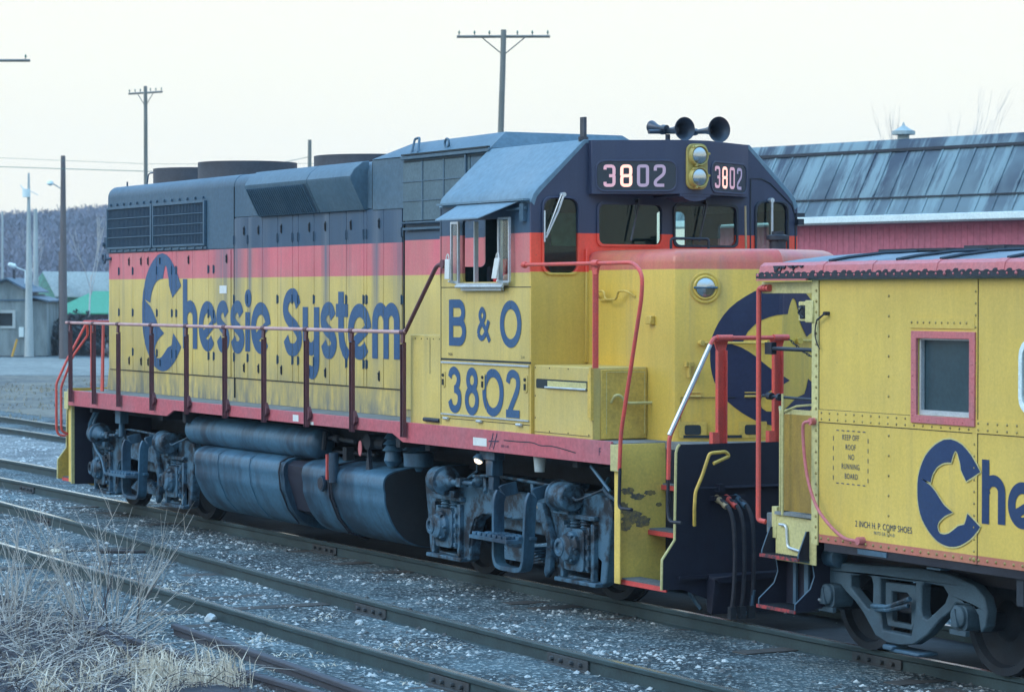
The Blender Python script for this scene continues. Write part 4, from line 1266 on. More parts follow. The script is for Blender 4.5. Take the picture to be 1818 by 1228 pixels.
# class light
cl = MB()
cx_, cy_, cz_ = 8.0-.01, -.655, 2.98
nv = Vector((NH, -(NV-NX), 0)).normalized()
base = Vector((vx(cy_), cy_, cz_))
cl.lathe(base-nv*.01, nv, [(0, .145), (.016, .143), (.020, .130), (.014, .118), (.020, .112), (.030, .104), (.028, .09), (.01, .088)], 32)
cl = cl.build('marker_light', 'nose', nose, smooth=50)
MB().lathe(base+nv*.008, nv, [(0, .09), (.016, .086), (.028, .05), (.032, .005)], 32).build('lamp_lens', 'lens', cl)
ud = Vector((-nv.y, nv.x, 0))
MB().cyl(base+nv*.032-ud*.11, base+nv*.032+ud*.11, .010, 8).build('lamp_bar', 'slate', cl)
# nose sand doors and seams
def seam_v(pts, r=.004):
    return [(vx(y)+.002, y, z) for y, z in pts]
mb = MB()
mb.tube(seam_v([(-.86, 1.62), (-.86, 1.975), (-.40, 1.975)]), .004, 5).tube(seam_v([(-.05, 1.975), (.6, 1.975)]), .004, 5)
mb.build('door_seam', 'seam', nose)
for y in (-.76, -.25):
    f = MB().box(-.05, .05, -.006, .006, -.012, .012)
    MB().tube(seam_v([(y-.07, 1.985), (y+.07, 1.985)]), .013, 6).tube(seam_v([(y-.07, 2.02), (y+.07, 2.02)]), .006, 6).build('hinge', 'yellow', nose)
    lp = rrect(-.075, .075, -.045, .045, .02)
    P0 = Vector((vx(y), y, 1.68))
    fm = MB().prism(rrect(-.13, .13, -.075, .075, .012), 'z', 0, .006)
    fm.v = [tuple(P0+ud*x+Vector((0, 0, yy))+nv*z) for x, yy, z in fm.v]
    fm = fm.build('latch_plate', 'yellow', nose)
    hm = MB().prism(lp, 'z', .006, .010)
    hm.v = [tuple(P0+ud*x+Vector((0, 0, yy))+nv*z) for x, yy, z in hm.v]
    hm = hm.build('latch_recess', 'seam', fm)
P0 = Vector((vx(-.6), -.6, 1.612))
s_ = MB().prism([(-.26, -.012), (.28, -.012), (.28, .014), (-.26, .014)], 'z', .006, .011)
s_.v = [tuple(P0+ud*x+Vector((0, 0, yy+.005))+nv*z) for x, yy, z in s_.v]
s_.build('door_gap', 'seam', nose)
def grab(pts, mat, par, r=.014, name='grab_iron', rad=.05):
    return MB().tube(fillet(pts, rad), r, 8).build(name, mat, par)
mb = MB()
mb.tube(fillet([(6.46, -.925, 2.88), (6.48, -.985, 2.95), (6.64, -.985, 2.95), (6.66, -.985, 2.87), (6.87, -.985, 2.87), (6.90, -.985, 2.95), (7.06, -.985, 2.95), (7.10, -.925, 2.90)], .04), .011, 8)
mb.tube([(6.47, -.94, 2.865), (6.66, -.94, 2.865)], .010, 6)
mb.build('grab_iron', 'yellow', nose)
# small step bracket, upper rails on the nose front
MB().box(7.36, 7.46, -.965, -.915, 2.64, 2.72).build('bracket', 'yellow', nose, bevel=.006)
b_ = base
MB().tube([(vx(-.70)+.03, -.70, 2.475), (vx(-.14)+.035, -.14, 2.475)], .011, 8).cyl((vx(-.70), -.70, 2.475), (vx(-.70)+.05, -.70, 2.475), .025, 10).cyl((vx(-.14), -.14, 2.475), (vx(-.14)+.05, -.14, 2.475), .025, 10).build('grab_iron', 'yellow', nose)
MB().tube([(vx(.24)+.03, .24, 2.49), (vx(.7)+.03, .7, 2.49)], .011, 8).cyl((vx(.24), .24, 2.49), (vx(.24)+.05, .24, 2.49), .03, 10).build('grab_iron', 'yellow', nose)
MB().box(vx(-.80), vx(-.80)+.04, -.84, -.76, 2.26, 2.30).box(vx(-.80), vx(-.80)+.05, -.815, -.795, 2.16, 2.30).build('bracket', 'yellow', nose)
# grab on the nose top
MB().tube(fillet([(XF+.35, -.18, 3.33), (XF+.35, -.18, 3.46), (XF+.35, .25, 3.46), (XF+.35, .25, 3.33)], .03), .014, 8).box(XF+.31, XF+.39, -.22, -.12, 3.335, 3.35).box(XF+.31, XF+.39, .20, .30, 3.335, 3.35).build('grab_iron', 'tar', nose)
MB().lathe((7.3, .55, 3.33), (0, 0, 1), [(0, .08), (.10, .08), (.11, .11), (.15, .11), (.16, .06), (.19, .06)], 16).box(7.22, 7.38, .50, .60, 3.42, 3.47).build('sand_filler', 'tar', nose)

# ---- low equipment box beside the nose
eb = MB().box(XF+.004, 7.32, -1.50, -.918, ZD+.002, 2.245)
eb = eb.build('equipment_box', 'cabside', loco, bevel=.010, seg=2)
MB().box(7.322, 7.332, -1.42, -.925, ZD+.01, 2.225).build('box_end_door', 'yellow', eb, bevel=.006)
mb = MB()
for q in (((7.334, -1.36, 1.63), (7.334, -1.36, 2.20)), ((7.334, -1.36, 2.20), (7.334, -.95, 2.20)), ((7.334, -.95, 1.63), (7.334, -.95, 2.20))):
    mb.cyl(q[0], q[1], .003, 5)
mb.build('door_edge', 'yellow_pale', eb)
MB().tube(fillet([(7.33, -1.31, 1.92), (7.40, -1.31, 1.99), (7.40, -1.25, 1.99), (7.40, -1.19, 1.915), (7.40, -.90, 1.915), (7.40, -.84, 1.94), (7.40, -.85, 1.99), (7.33, -.88, 1.97)], .05), .013, 8).build('grab_iron', 'yellow_pale', eb)
mb = MB()
mb.prism(rrect(6.24, 7.24, 2.025, 2.115, .02), 'y', -1.503, -1.5005)
mb.build('slot', 'seam', eb)
MB().box(6.48, 7.22, -1.512, -1.5035, 2.045, 2.10).build('slot_shutter', 'yellow_pale', eb)
MB().cyl((6.44, -1.515, 2.038), (7.22, -1.515, 2.038), .010).build('slot_rod', 'steel', eb)
MB().box(7.25, 7.30, -1.515, -1.501, 1.78, 2.19).box(7.30, 7.335, -1.53, -1.50, 1.76, 2.245).build('cover_hinge', 'yellow', eb)
mb = MB()
for x, z in ((6.22, 2.22), (6.5, 2.22), (6.86, 2.22), (6.22, 1.95), (6.22, 1.74), (6.5, 1.62), (6.86, 1.62), (7.25, 1.62)):
    mb.rivet((x, -1.5, z), (0, -1, 0), .010)
mb.box(6.21, 7.28, -1.5025, -1.50, 1.605, 1.610)
mb.build('box_bolts', 'seam', eb)

# ---- front steps, pilot, rear steps
def end_steps(xi, xo, sgn, nm):
    """xi: end of side sill, xo: pilot plane, sgn +1 front, -1 rear"""
    for sy in (-1, 1):
        yb = lambda y: y*(-sy) if sy > 0 else y
        Y = (lambda a: a if sy < 0 else -a)
        w = MB()
        w.prism([(Y(-1.50), .30), (Y(-.96), .30), (Y(-.96), 1.56), (Y(-1.50), 1.56)], 'x', xi-.01*0, xi+.014*sgn)
        w.box(min(xi, xi+.10*sgn), max(xi, xi+.10*sgn), min(Y(-1.512), Y(-1.498)), max(Y(-1.512), Y(-1.498)), .30, 1.33)
        ww = w.build('step_side', 'stepyellow', loco, bevel=.002)
        if sgn > 0 and sy < 0:
            rnd_ = random.Random(5)
            sm_ = MB()
            for (yy_, zz_, ry_, rz_) in ((-1.38, 1.13, .07, .035), (-1.27, 1.08, .08, .03), (-1.14, 1.11, .07, .025), (-1.42, .98, .06, .05), (-1.34, .90, .11, .07), (-1.22, .85, .09, .05), (-1.40, .82, .07, .05), (-1.05, 1.00, .03, .02)):
                lp_ = []
                for q_ in range(22):
                    a_q = 2*PI*q_/22; k_q = rnd_.uniform(.72, 1.15)
                    lp_.append((yy_+ry_*math.cos(a_q)*k_q, zz_+rz_*math.sin(a_q)*k_q))
                sm_.prism(lp_, 'x', xi+.0142, xi+.0152+.0004*len(sm_.v)/44)
            sm_.build('scorch_mark', 'scorch', ww)
        if True:
            MB().box(min(xi+.001, xi+.16*sgn), max(xi+.001, xi+.16*sgn), min(Y(-1.556), Y(-1.53)), max(Y(-1.556), Y(-1.53)), 1.32, 1.56).build('step_tab', 'yellow_pale', ww, bevel=.003)
        bk = MB().box(min(xi, xo), max(xi, xo), min(Y(-.975), Y(-.965)), max(Y(-.975), Y(-.965)), .33, 1.55)
        bk.build('step_back', 'pilot', ww)
        for z, yf, in ((.335, -1.45), (.775, -1.16), (1.18, -1.02)):
            a, b = sorted((xi+.015*sgn, xo-.005*sgn))
            t = MB().box(a, b, min(Y(yf+.012), Y(yf+.22)), max(Y(yf+.012), Y(yf+.22)), z-.02, z)
            k = a+.02
            while k < b-.03:
                t.box(k, k+.014, min(Y(yf+.0), Y(yf+.2)), max(Y(yf+.0), Y(yf+.2)), z+.0005, z+.014)
                k += .032
            t = t.build('step_tread', 'steel' if False else 'deck', ww)
            MB().box(a, b, min(Y(yf-.004), Y(yf+.010)), max(Y(yf-.004), Y(yf+.010)), z-.045, z-.003).build('tread_edge', 'redbright', t)
end_steps(7.735, 8.545, 1, 'front')
end_steps(-7.27, -7.83, -1, 'rear')
def pilot(x, sgn, mat):
    half = [(-1.325, 1.592), (-1.345, 1.570), (-1.362, 1.52), (-1.375, .75), (-1.505, .58), (-1.51, .315), (-1.30, .31), (-1.0, .20), (-.5, .16), (0, .16)]
    poly = half+[(-a, b) for a, b in reversed(half[:-1])]
    p = MB().prism(poly, 'x', x, x+.016*sgn, holes=[[(-.24, .70), (.24, .70), (.24, 1.02), (-.24, 1.02)]])
    p = p.build('pilot', mat, loco)
    for s in (1, -1):
        rim = [(x+.008*sgn, a*s, b) for a, b in half[:6]]
        MB().tube(rim, .013, 6).build('pilot_rim', 'yellow_pale', p)
    return p
pf = pilot(8.548, 1, 'pilot')
prr = pilot(-7.848, -1, 'yellow')
# near rear step plate, black and full width to stand for shadow; yellow edge
MB().box(-7.262, -7.245, -1.47, 1.47, .27, 1.37).build('step_plate_shade', 'pilot', loco)
MB().box(-7.268, -7.24, -1.515, -1.47, .28, 1.37).build('step_plate_edge', 'yellow_pale', loco)
# things on the pilot
mb = MB()
mb.box(8.565, 8.60, -.95, .95, 1.195, 1.215)
mb.cyl((8.66, -1.24, 1.205), (8.66, .6, 1.205), .011, 6)
mb.box(8.60, 8.68, -.99, -.93, 1.17, 1.24).box(8.60, 8.68, -.1, -.04, 1.17, 1.24)
mb.box(8.565, 8.63, -1.02, -.66, 1.09, 1.13)
mb.box(8.565, 8.60, -1.35, -.28, .40, .43)
mb.build('uncoupling_rod', 'pilot', pf)
MB().tube(fillet([(8.66, -1.235, .88), (8.70, -1.26, 1.05), (8.70, -1.25, 1.18), (8.72, -1.19, 1.33), (8.74, -1.13, 1.52), (8.74, -.96, 1.53), (8.74, -.92, 1.49), (8.76, -1.10, 1.43)], .03), .016, 8).build('uncoupling_lever', 'yellow', pf)
for k, (y, mt) in enumerate(((-.96, 'brass'), (-.86, 'red'), (-.76, 'slate'))):
    h = MB().tube(cat([(8.60, y, 1.10), (8.72, y+.02, 1.06), (8.79, y+.045, .92), (8.80, y+.06, .62), (8.79, y+.055, .30), (8.78, y+.04, .14)], 6), .019, 8)
    h = h.build('brake_hose', 'rubber', pf)
    MB().lathe((8.58, y, 1.115), (.9, .1, -.45), [(0, .030), (.05, .034), (.06, .024), (.12, .024), (.13, .03), (.17, .028)], 10).build('hose_fitting', mt, h)
    MB().box(8.76, 8.81, y+.01, y+.07, .05, .16).build('gladhand', 'under', h)
cp = MB()
cp.box(8.40, 8.95, -.10, .10, .78, .94).prism([(8.93, -.16), (9.12, -.17), (9.24, -.10), (9.20, -.02), (9.08, .0), (9.05, .06), (9.16, .17), (9.0, .19), (8.93, .12)], 'z', .72, 1.0)
cp.build('coupler', 'under', loco, bevel=.01)
ck = MB().prism([(8.567, .10), (8.567, .44), (8.70, .40), (8.66, .08)], 'y', -1.05, 1.05).prism([(-1.08, .42), (-.6, .45), (0, .45), (0, .40), (-1.0, .36)], 'x', 8.705, 8.74)
ck.build('plow', 'pilot', loco, bevel=.01)
# grab irons at the step wells
grab([(8.17, -1.585, 1.0), (7.97, -1.60, 1.0), (7.985, -1.60, 1.36)], 'black', loco, .016)
hr = MB().tube(fillet([(6.20, -1.60, 3.20), (8.22, -1.60, 3.20), (8.37, -1.60, 3.10), (8.36, -1.60, 2.90), (8.00, -1.60, 1.67), (7.975, -1.60, 1.34)], .10), .0185, 10)
hr.lathe((6.16, -1.60, 3.20), (1, 0, 0), [(0, .03), (.04, .034), (.06, .024)], 10)
hr = hr.build('handrail', 'red', loco)
MB().lathe((7.50, -1.60, 3.20), (1, 0, 0), [(0, .032), (.09, .034), (.10, .032)], 12).prism([(7.46, 2.245), (7.53, 2.245), (7.53, 3.10), (7.56, 3.19), (7.43, 3.19), (7.46, 3.10)], 'y', -1.585, -1.56).prism([(7.525, 2.245), (7.535, 2.245), (7.535, 3.1), (7.525, 3.1)], 'y', -1.62, -1.585).build('stanchion', 'red', hr)
grab([(8.76, -1.43, .92), (8.60, -1.46, .92), (8.575, -1.46, 1.02), (8.585, -1.46, 1.30)], 'black', loco, .015)
grab([(8.585, -1.46, 1.29), (8.60, -1.46, 1.66), (8.57, -1.0, 2.50), (8.56, -.97, 2.53), (8.56, -.20, 2.53)], 'red', loco, .020, 'handrail')
grab([(8.603, -1.462, 1.68), (8.573, -1.02, 2.47)], 'steel', loco, .0208, 'handrail_worn')
for y in (-.86, -.26):
    pst = MB().prism([(y-.055, ZD+.0), (y+.03, ZD+.0), (y+.035, 2.40), (y+.075, 2.52), (y-.085, 2.52), (y-.045, 2.40)], 'x', 8.50, 8.515)
    pst.box(8.505, 8.55, y-.06, y-.048, ZD, 2.42).box(8.505, 8.55, y+.028, y+.040, ZD, 2.42)
    pst.lathe((8.56, y-.08, 2.53), (0, 1, 0), [(0, .030), (.16, .030)], 12)
    pst = pst.build('stanchion', 'red', loco)
    MB().box(8.50, 8.56, y-.12, y-.05, ZD-.01, ZD+.12).build('stanchion_foot', 'red', pst)
# safety chain
ch = MB()
P = cat([(8.58, -.19, 2.52), (8.70, -.10, 2.40), (8.82, -.02, 2.33), (8.94, .05, 2.29)], 6)
for i, p in enumerate(P[:-1]):
    q = Vector(P[i+1]); p = Vector(p); m2 = (p+q)/2; d = (q-p).normalized()
    s = Vector((0, 0, 1)) if i % 2 else d.cross(Vector((0, 0, 1))).normalized()
    ch.tube([m2+d*.022*math.cos(R_(a))+s*.011*math.sin(R_(a)) for a in range(0, 360, 45)], .004, 5, True)
ch.build('safety_chain', 'rubber', loco)

# ---- side handrail with stanchions
hr = MB().tube(fillet([(-7.2, -1.60, 2.525), (3.56, -1.60, 2.525), (3.62, -1.60, 2.56), (4.30, -1.59, 3.215), (4.44, -1.57, 3.225)], .06), .021, 10)
hr = hr.build('handrail', 'railtop', loco)
MB().tube(fillet([(3.60, -1.60, 2.54), (3.64, -1.60, 2.58), (4.30, -1.59, 3.215), (4.44, -1.57, 3.225)], .06), .0218, 10).cyl((4.42, -1.60, 3.225), (4.42, -1.53, 3.225), .045, 12).build('sloping_rail', 'maroon', hr)
for k, x in enumerate((-7.042, -6.08, -5.11, -3.87, -2.65, -1.39, -.19, 1.03, 2.25, 3.52)):
    s = MB()
    s.box(x-.032, x+.032, -1.585, -1.573, 1.43, 2.42)
    s.box(x-.032, x-.024, -1.615, -1.585, 1.43, 2.40).box(x+.024, x+.032, -1.615, -1.585, 1.43, 2.40)
    s.prism([(x-.032, 2.41), (x+.032, 2.41), (x+.045, 2.51), (x-.020, 2.51)], 'y', -1.612, -1.588)
    s.lathe((x-.035, -1.60, 2.525), (1, 0, 0), [(0, .028), (.09, .028)], 10)
    s = s.build('stanchion', 'maroon', loco)
    if 2 < k < 9:
        MB().prism([(x+.034, 1.50), (x+.085, 1.54), (x+.085, 1.60), (x+.034, 1.66)], 'y', -1.60, -1.56).build('stanchion_bracket', 'maroon', s)
# rear near-side grabs
grab([(-7.80, -1.40, .92), (-7.84, -1.50, .93), (-7.84, -1.53, 1.02), (-7.84, -1.53, 1.66), (-7.80, -1.38, 2.0), (-7.75, -1.12, 2.50)], 'red', loco, .018, 'handrail')
grab([(-7.60, -1.44, .95), (-7.60, -1.54, 1.0), (-7.60, -1.54, 1.62), (-7.45, -1.42, 2.05), (-7.30, -1.25, 2.35), (-7.2, -1.3, 2.52)], 'red', loco, .018, 'handrail')
MB().box(-7.86, -7.84, -1.02, -.95, ZD, 2.53).cyl((-7.85, -1.12, 2.53), (-7.85, 1.12, 2.53), .02, 8).build('rear_stanchion', 'red', loco)
MB().prism([(-6.225, 1.60), (-6.13, 1.60), (-6.10, 2.50), (-6.16, 2.50)], 'y', -1.45, -1.43).build('rear_gate', 'red', loco)

# ---- tanks and piping
def tank(x0, x1, name, mat='tank', ye=-1.46, endmat=None):
    prof = [(ye+.02, .78), (ye, .86), (ye+.02, .96), (ye+.10, 1.01), (-1.15, 1.055), (-.7, 1.07), (.7, 1.07), (1.15, 1.055), (-ye-.10, 1.01), (-ye-.02, .96), (-ye, .86), (-ye-.02, .66), (-ye-.12, .42), (-ye-.26, .26), (-ye-.46, .185), (.6, .17), (-.6, .17), (ye+.46, .185), (ye+.26, .26), (ye+.12, .42), (ye+.02, .66)]
    prof = [tuple(q)[:2] for q in fillet([(a, b, 0) for a, b in prof+prof[:1]], .09, 4)][:-1]
    t = MB().prism(prof, 'x', x0, x1).build(name, mat, loco, bevel=.012, seg=2, smooth=40)
    if endmat:
        MB().prism([(y*.988, .62+(z-.62)*.975) for y, z in prof], 'x', x1+.0005, x1+.006).build('tank_end', endmat, t)
    return t
t1 = tank(-2.76, .06, 'fuel_tank')
MB().prism([(-1.40, .80), (-1.40, .94), (-1.33, .99), (-1.0, 1.01), (1.0, 1.01), (1.33, .99), (1.40, .94), (1.40, .80), (1.28, .42), (.9, .24), (-.9, .24), (-1.28, .42)], 'x', .06, .60).build('tank_cradle', 'pilot', loco)
for xw in (-1.95, -.95):
    MB().tube([(xw, y, z) for y, z in ((-1.36, 1.005), (-1.445, .965), (-1.462, .86), (-1.446, .66), (-1.345, .42), (-1.205, .262))], .0055, 5).build('weld_seam', 'tank', t1)
t2 = tank(.58, 2.74, 'water_tank', endmat='tankend')
MB().tube([(1.42, y, z) for y, z in ((-1.0, 1.075), (-1.36, 1.02), (-1.452, .97), (-1.475, .86), (-1.455, .66), (-1.355, .42), (-1.215, .25), (-1.0, .17))], .012, 6).tube([(1.36, y, z) for y, z in ((-1.36, 1.02), (-1.452, .97), (-1.475, .86), (-1.455, .66), (-1.355, .42), (-1.215, .25))], .012, 6).build('tank_band', 'black', t2)
MB().tube([(-.03, y, z) for y, z in ((-1.0, 1.075), (-1.36, 1.02), (-1.452, .97), (-1.475, .86), (-1.455, .66), (-1.355, .42), (-1.215, .25))], .010, 6).build('tank_band', 'black', t1)
MB().lathe((1.19, -1.475, .80), (0, 1, 0), [(-.02, .085), (0, .09), (.012, .09)], 24).build('filler_ring', 'tank', t2)
MB().lathe((1.19, -1.496, .80), (0, -1, 0), [(0, .07), (.004, .066)], 24).build('filler_cap', 'black', t2)
gg = MB().cyl((1.50, -1.47, .83), (1.50, -1.47, 1.16), .055, 14).build('level_gauge', 'tank', t2)
MB().box(1.425, 1.45, -1.535, -1.51, .86, 1.14).build('gauge_glass', 'red', gg)
MB().prism([(2.10, 1.0), (2.2, 1.0), (2.155, 1.22), (2.145, 1.22)], 'y', -1.36, -1.32).build('tank_vent', 'tar', t2)
ar = MB().lathe((-3.28, -1.22, 1.21), (1, 0, 0), [(0, .10), (.02, .15), (.07, .178), (.14, .183), (3.8, .183), (3.87, .178), (3.94, .15), (3.98, .08)], 28)
ar.build('air_reservoir', 'tank', loco, smooth=60)
mb = MB()
mb.tube([(.75, -1.18, 1.28), (.95, -1.2, 1.29), (1.6, -1.25, 1.28)], .025, 8)
mb.tube([(.74, -1.25, 1.15), (.78, -1.25, 1.36)], .03, 8)
mb.cyl((1.0, -1.22, 1.29), (1.12, -1.22, 1.29), .045, 10)
mb.cyl((1.75, -1.2, 1.30), (2.3, -1.2, 1.28), .06, 10).cyl((2.0, -1.3, 1.30), (2.0, -1.1, 1.30), .09, 12)
mb.tube([(.6, -1.1, 1.12), (1.8, -1.1, 1.14)], .02, 6)
mb.box(1.15, 1.25, -1.2, -1.1, 1.05, 1.2)
mb.build('brake_piping', 'under', loco)
ft = MB().lathe((2.50, -1.22, 1.42), (0, 0, -1), [(0, .06), (.06, .10), (.07, .06), (.12, .11), (.13, .07), (.19, .12), (.2, .08), (.30, .10), (.36, .06)], 16)
ft.build('air_strainer', 'tank', loco)
ft = MB().lathe((3.05, -1.18, 1.45), (0, 0, -1), [(0, .05), (.10, .17), (.11, .07), (.19, .18), (.2, .10), (.22, .165), (.36, .16), (.38, .05), (.42, .03)], 18)
ft.build('air_strainer', 'tank', loco)
MB().prism(ell(2.12, 1.24, .045, .085, 0, 340, 16), 'y', -1.44, -1.432).build('tag_disc', 'fascia', loco)
MB().box(5.02, 5.34, -1.48, -1.36, 1.28, 1.372).box(5.12, 5.26, -1.46, -1.34, 1.12, 1.28).box(5.14, 5.24, -1.44, -1.36, .98, 1.12).build('step_light_bracket', 'tank', loco, bevel=.006)
MB().lathe((5.03, -1.47, 1.32), (.1, -.5, -.8), [(0, .03), (.05, .06), (.06, .055)], 12).build('step_light', 'slate', loco)
MB().lathe((5.045, -1.505, 1.262), (.1, -.5, -.8), [(0, .045), (.02, .03), (.025, .01)], 12).build('step_light_bulb', 'lampglow', loco)
MB().cyl((6.20, -1.44, 1.37), (6.20, -1.44, 1.22), .065, 12, .05).build('cylinder_cock', 'palewood', loco)
MB().box(-5.78, -5.58, -1.40, -1.28, 1.18, 1.372).cyl((-5.68, -1.34, 1.0), (-5.68, -1.34, 1.2), .04).build('hanger_bracket', 'tank', loco, bevel=.005)

# ---- bogies
def bogie(xc, nm):
    Zr = lambda pts: [(xc+a, b) for a, b in pts]
    half = [(0, .675), (.28, .70), (.60, .685), (.78, .62), (.86, .50), (.90, .34), (.92, .20), (1.02, .17), (1.72, .17), (1.84, .22), (1.87, .40), (1.90, .62), (1.96, .90), (1.90, 1.02), (1.62, 1.05), (1.05, 1.01), (.62, .985), (.40, .955), (0, .955)]
    outer_ = half+[(-a, b) for a, b in reversed(half[1:-1])]
    def ped(s): return [(xc+s*a, b) for a, b in ((1.12, .235), (1.64, .235), (1.64, .74), (1.56, .80), (1.20, .80), (1.12, .74))]
    fr = MB()
    for y0, y1 in ((-1.22, -1.10), (1.10, 1.22)):
        fr.prism(Zr(outer_), 'y', y0, y1, holes=[ped(1), ped(-1)])
    fr.box(xc-.45, xc+.45, -1.09, 1.09, .55, .90)
    for s in (-1.95, 1.95):
        fr.box(xc+s-.06, xc+s+.06, -1.1, 1.1, .80, .95)
    fro = fr.build('bogie', 'truckgrey', loco, bevel=.018, seg=2)
    # raised ribs on the cast frame
    rb = MB()
    for s in (-1, 1):
        rb.tube([(xc+s*a, -1.225, b) for a, b in ((.02, .70), (.30, .722), (.62, .705), (.81, .635), (.89, .50), (.93, .33))], .014, 6)
        rb.box(min(xc+s*.99, xc+s*1.78), max(xc+s*.99, xc+s*1.78), -1.30, -1.2, .175, .215)
        rb.box(min(xc+s*1.06, xc+s*1.12), max(xc+s*1.06, xc+s*1.12), -1.27, -1.21, .22, .76)
        rb.box(min(xc+s*1.64, xc+s*1.70), max(xc+s*1.64, xc+s*1.70), -1.27, -1.21, .22, .76)
        rb.box(min(xc+s*1.02, xc+s*1.72), max(xc+s*1.02, xc+s*1.72), -1.28, -1.21, .79, .835)
    rb.build('frame_rib', 'truckgrey', fro, bevel=.008)
    for s in (-1, 1):
        xa = xc+s*1.37
        for side in (-1, 1):
            ws_ = MB().lathe((xa, side*.685, .508), (0, side, 0), [(0, .535), (.028, .530), (.032, .515), (.15, .508), (.152, .44), (.10, .42), (.09, .20), (.14, .16), (.16, .10)], 40)
            ws_.build('wheel', 'under', fro, smooth=40)
        MB().cyl((xa, -1.1, .508), (xa, 1.1, .508), .09, 14).build('axle', 'under', fro)
        for side in (-1, 1):
            jb = MB()
            y0, y1 = sorted((side*1.05, side*1.30))
            jb.prism(rrect(xa-.19, xa+.19, .30, .70, .05), 'y', y0, y1)
            jb.lathe((xa-.02, side*1.29, .52), (0, side, 0), [(0, .16), (.05, .155), (.07, .13), (.10, .12), (.11, .085)], 20)
            jb.lathe((xa-.10, side*1.36, .52), (0, side, 0), [(0, .085), (.05, .088), (.055, .05), (.03, .045)], 18)
            jb.box(xa-.24, xa-.19, *sorted((side*1.14, side*1.27)), .30, .72)
            jb.box(xa+.19, xa+.24, *sorted((side*1.14, side*1.27)), .30, .72)
            for k in (.34, .44, .54, .64):
                jb.box(xa+.225, xa+.265, *sorted((side*1.16, side*1.30)), k-.022, k+.022)
            for a in range(0, 360, 60):
                jb.cyl((xa+.13*math.cos(R_(a)), side*1.33, .52+.13*math.sin(R_(a))), (xa+.13*math.cos(R_(a)), side*1.375, .52+.13*math.sin(R_(a))), .016, 6)
            jo = jb.build('journal_box', 'truckgrey', fro, bevel=.008)
            sp = MB()
            for dx in (-.10, .10):
                sp.lathe((xa+dx, side*1.20, .70), (0, 0, 1), [(0, .06), (.015, .075), (.03, .06), (.045, .075), (.06, .06), (.075, .075), (.09, .06), (.10, .06)], 12)
            sp.build('spring', 'truckgrey', jo)
    # leaf springs and spring plank hanging under the frame centre
    ls = MB()
    for k in range(6):
        ls.prism(Zr([(-.52+k*.05, .30+k*.022), (-.30+k*.02, .265+k*.022), (.30-k*.02, .265+k*.022), (.52-k*.05, .30+k*.022), (.52-k*.05, .318+k*.022), (.30-k*.02, .285+k*.022), (-.30+k*.02, .285+k*.022), (-.52+k*.05, .318+k*.022)]), 'y', -1.16, -.95)
    ls.build('leaf_spring', 'truckgrey', fro)
    hg = MB().prism([(xc+.62, .90), (xc+.74, .90), (xc+.95, .55), (xc+.90, .24), (xc+.82, .18), (xc+.78, .24), (xc+.84, .52)], 'y', -1.30, -1.24)
    hg.build('brake_hanger', 'truckgrey', fro, bevel=.01)
    # brake cylinders on the frame
    for s, x0, d in ((-1, xc-1.20, 1), (1, xc+1.20, 1)):
        if s < 0:
            c = MB().lathe((x0-.26, -1.33, 1.0), (1, -.10, 0), [(0, .125), (.015, .135), (.24, .137), (.25, .155), (.275, .155), (.28, .12), (.34, .06), (.46, .05), (.47, .03), (.60, .03)], 24)
            c.tube([(x0+.30, -1.37, 1.0), (x0+.62, -1.36, 1.01)], .022, 8)
            c.box(x0+.32, x0+.42, -1.41, -1.31, .96, 1.05)
        else:
            c = MB().lathe((x0+.22, -1.33, 1.0), (-1, .02, 0), [(-.005, .05), (0, .125), (.012, .135), (.26, .137), (.27, .155), (.295, .155), (.30, .12), (.36, .06), (.44, .05), (.45, .03), (.56, .03)], 24)
            c.tube(cat([(x0+.22, -1.34, 1.0), (x0+.36, -1.37, .985), (x0+.50, -1.33, 1.03), (x0+.66, -1.2, 1.12)], 5), .014, 6)
        c.box(x0-.16, x0+.14, -1.34, -1.16, .83, .90)
        c.build('brake_cylinder', 'truckgrey', fro, bevel=.004)
    pp = MB().tube(cat([(xc-.75, -1.28, 1.07), (xc-.3, -1.27, 1.10), (xc+.3, -1.26, 1.09), (xc+.95, -1.25, 1.07)], 4), .016, 6)
    pp.tube([(xc-1.1, -1.16, 1.02), (xc-.8, -1.2, 1.12), (xc-.8, -1.2, 1.3)], .014, 6)
    for a in (-.55, .45):
        pp.tube([(xc+a, -1.24, 1.08), (xc+a+.05, -1.26, .97), (xc+a+.12, -1.3, .93)], .022, 8)
    pp.lathe((xc-.62, -1.26, 1.02), (0, -1, 0), [(0, .06), (.05, .055), (.08, .03)], 12)
    pp.build('brake_pipe', 'truckgrey', fro)
    # swing hanger stirrup with its waffle step
    st_ = MB()
    for yy, th in ((-1.50, .030),):
        path = [(xc+.24, -1.30, 1.02), (xc+.22, -1.46, .99), (xc+.22, -1.50, .90), (xc+.22, -1.50, .34), (xc+.26, -1.50, .27), (xc+.36, -1.50, .25), (xc+.68, -1.50, .25), (xc+.78, -1.50, .27), (xc+.82, -1.50, .34), (xc+.88, -1.50, .92), (xc+.88, -1.46, 1.0), (xc+.88, -1.30, 1.03)]
        path = [Vector(p) for p in fillet(path, .05, 4)]
        L, Rr = [], []
        fs = []; vs = []
        for i, p in enumerate(path):
            t = (path[min(i+1, len(path)-1)]-path[max(i-1, 0)]).normalized()
            side = Vector((0, 1, 0)) if abs(t.y) < .7 else Vector((0, 0, 1))
            nn = t.cross(side).normalized()
            side = nn.cross(t).normalized()
            vs += [p+nn*.022+side*.06, p-nn*.022+side*.06, p-nn*.022-side*.06, p+nn*.022-side*.06]
        for i in range(len(path)-1):
            for k in range(4):
                k2 = (k+1) % 4
                fs.append((i*4+k, i*4+k2, i*4+4+k2, i*4+4+k))
        fs += [(0, 1, 2, 3), tuple(len(path)*4-1-k for k in range(4))]
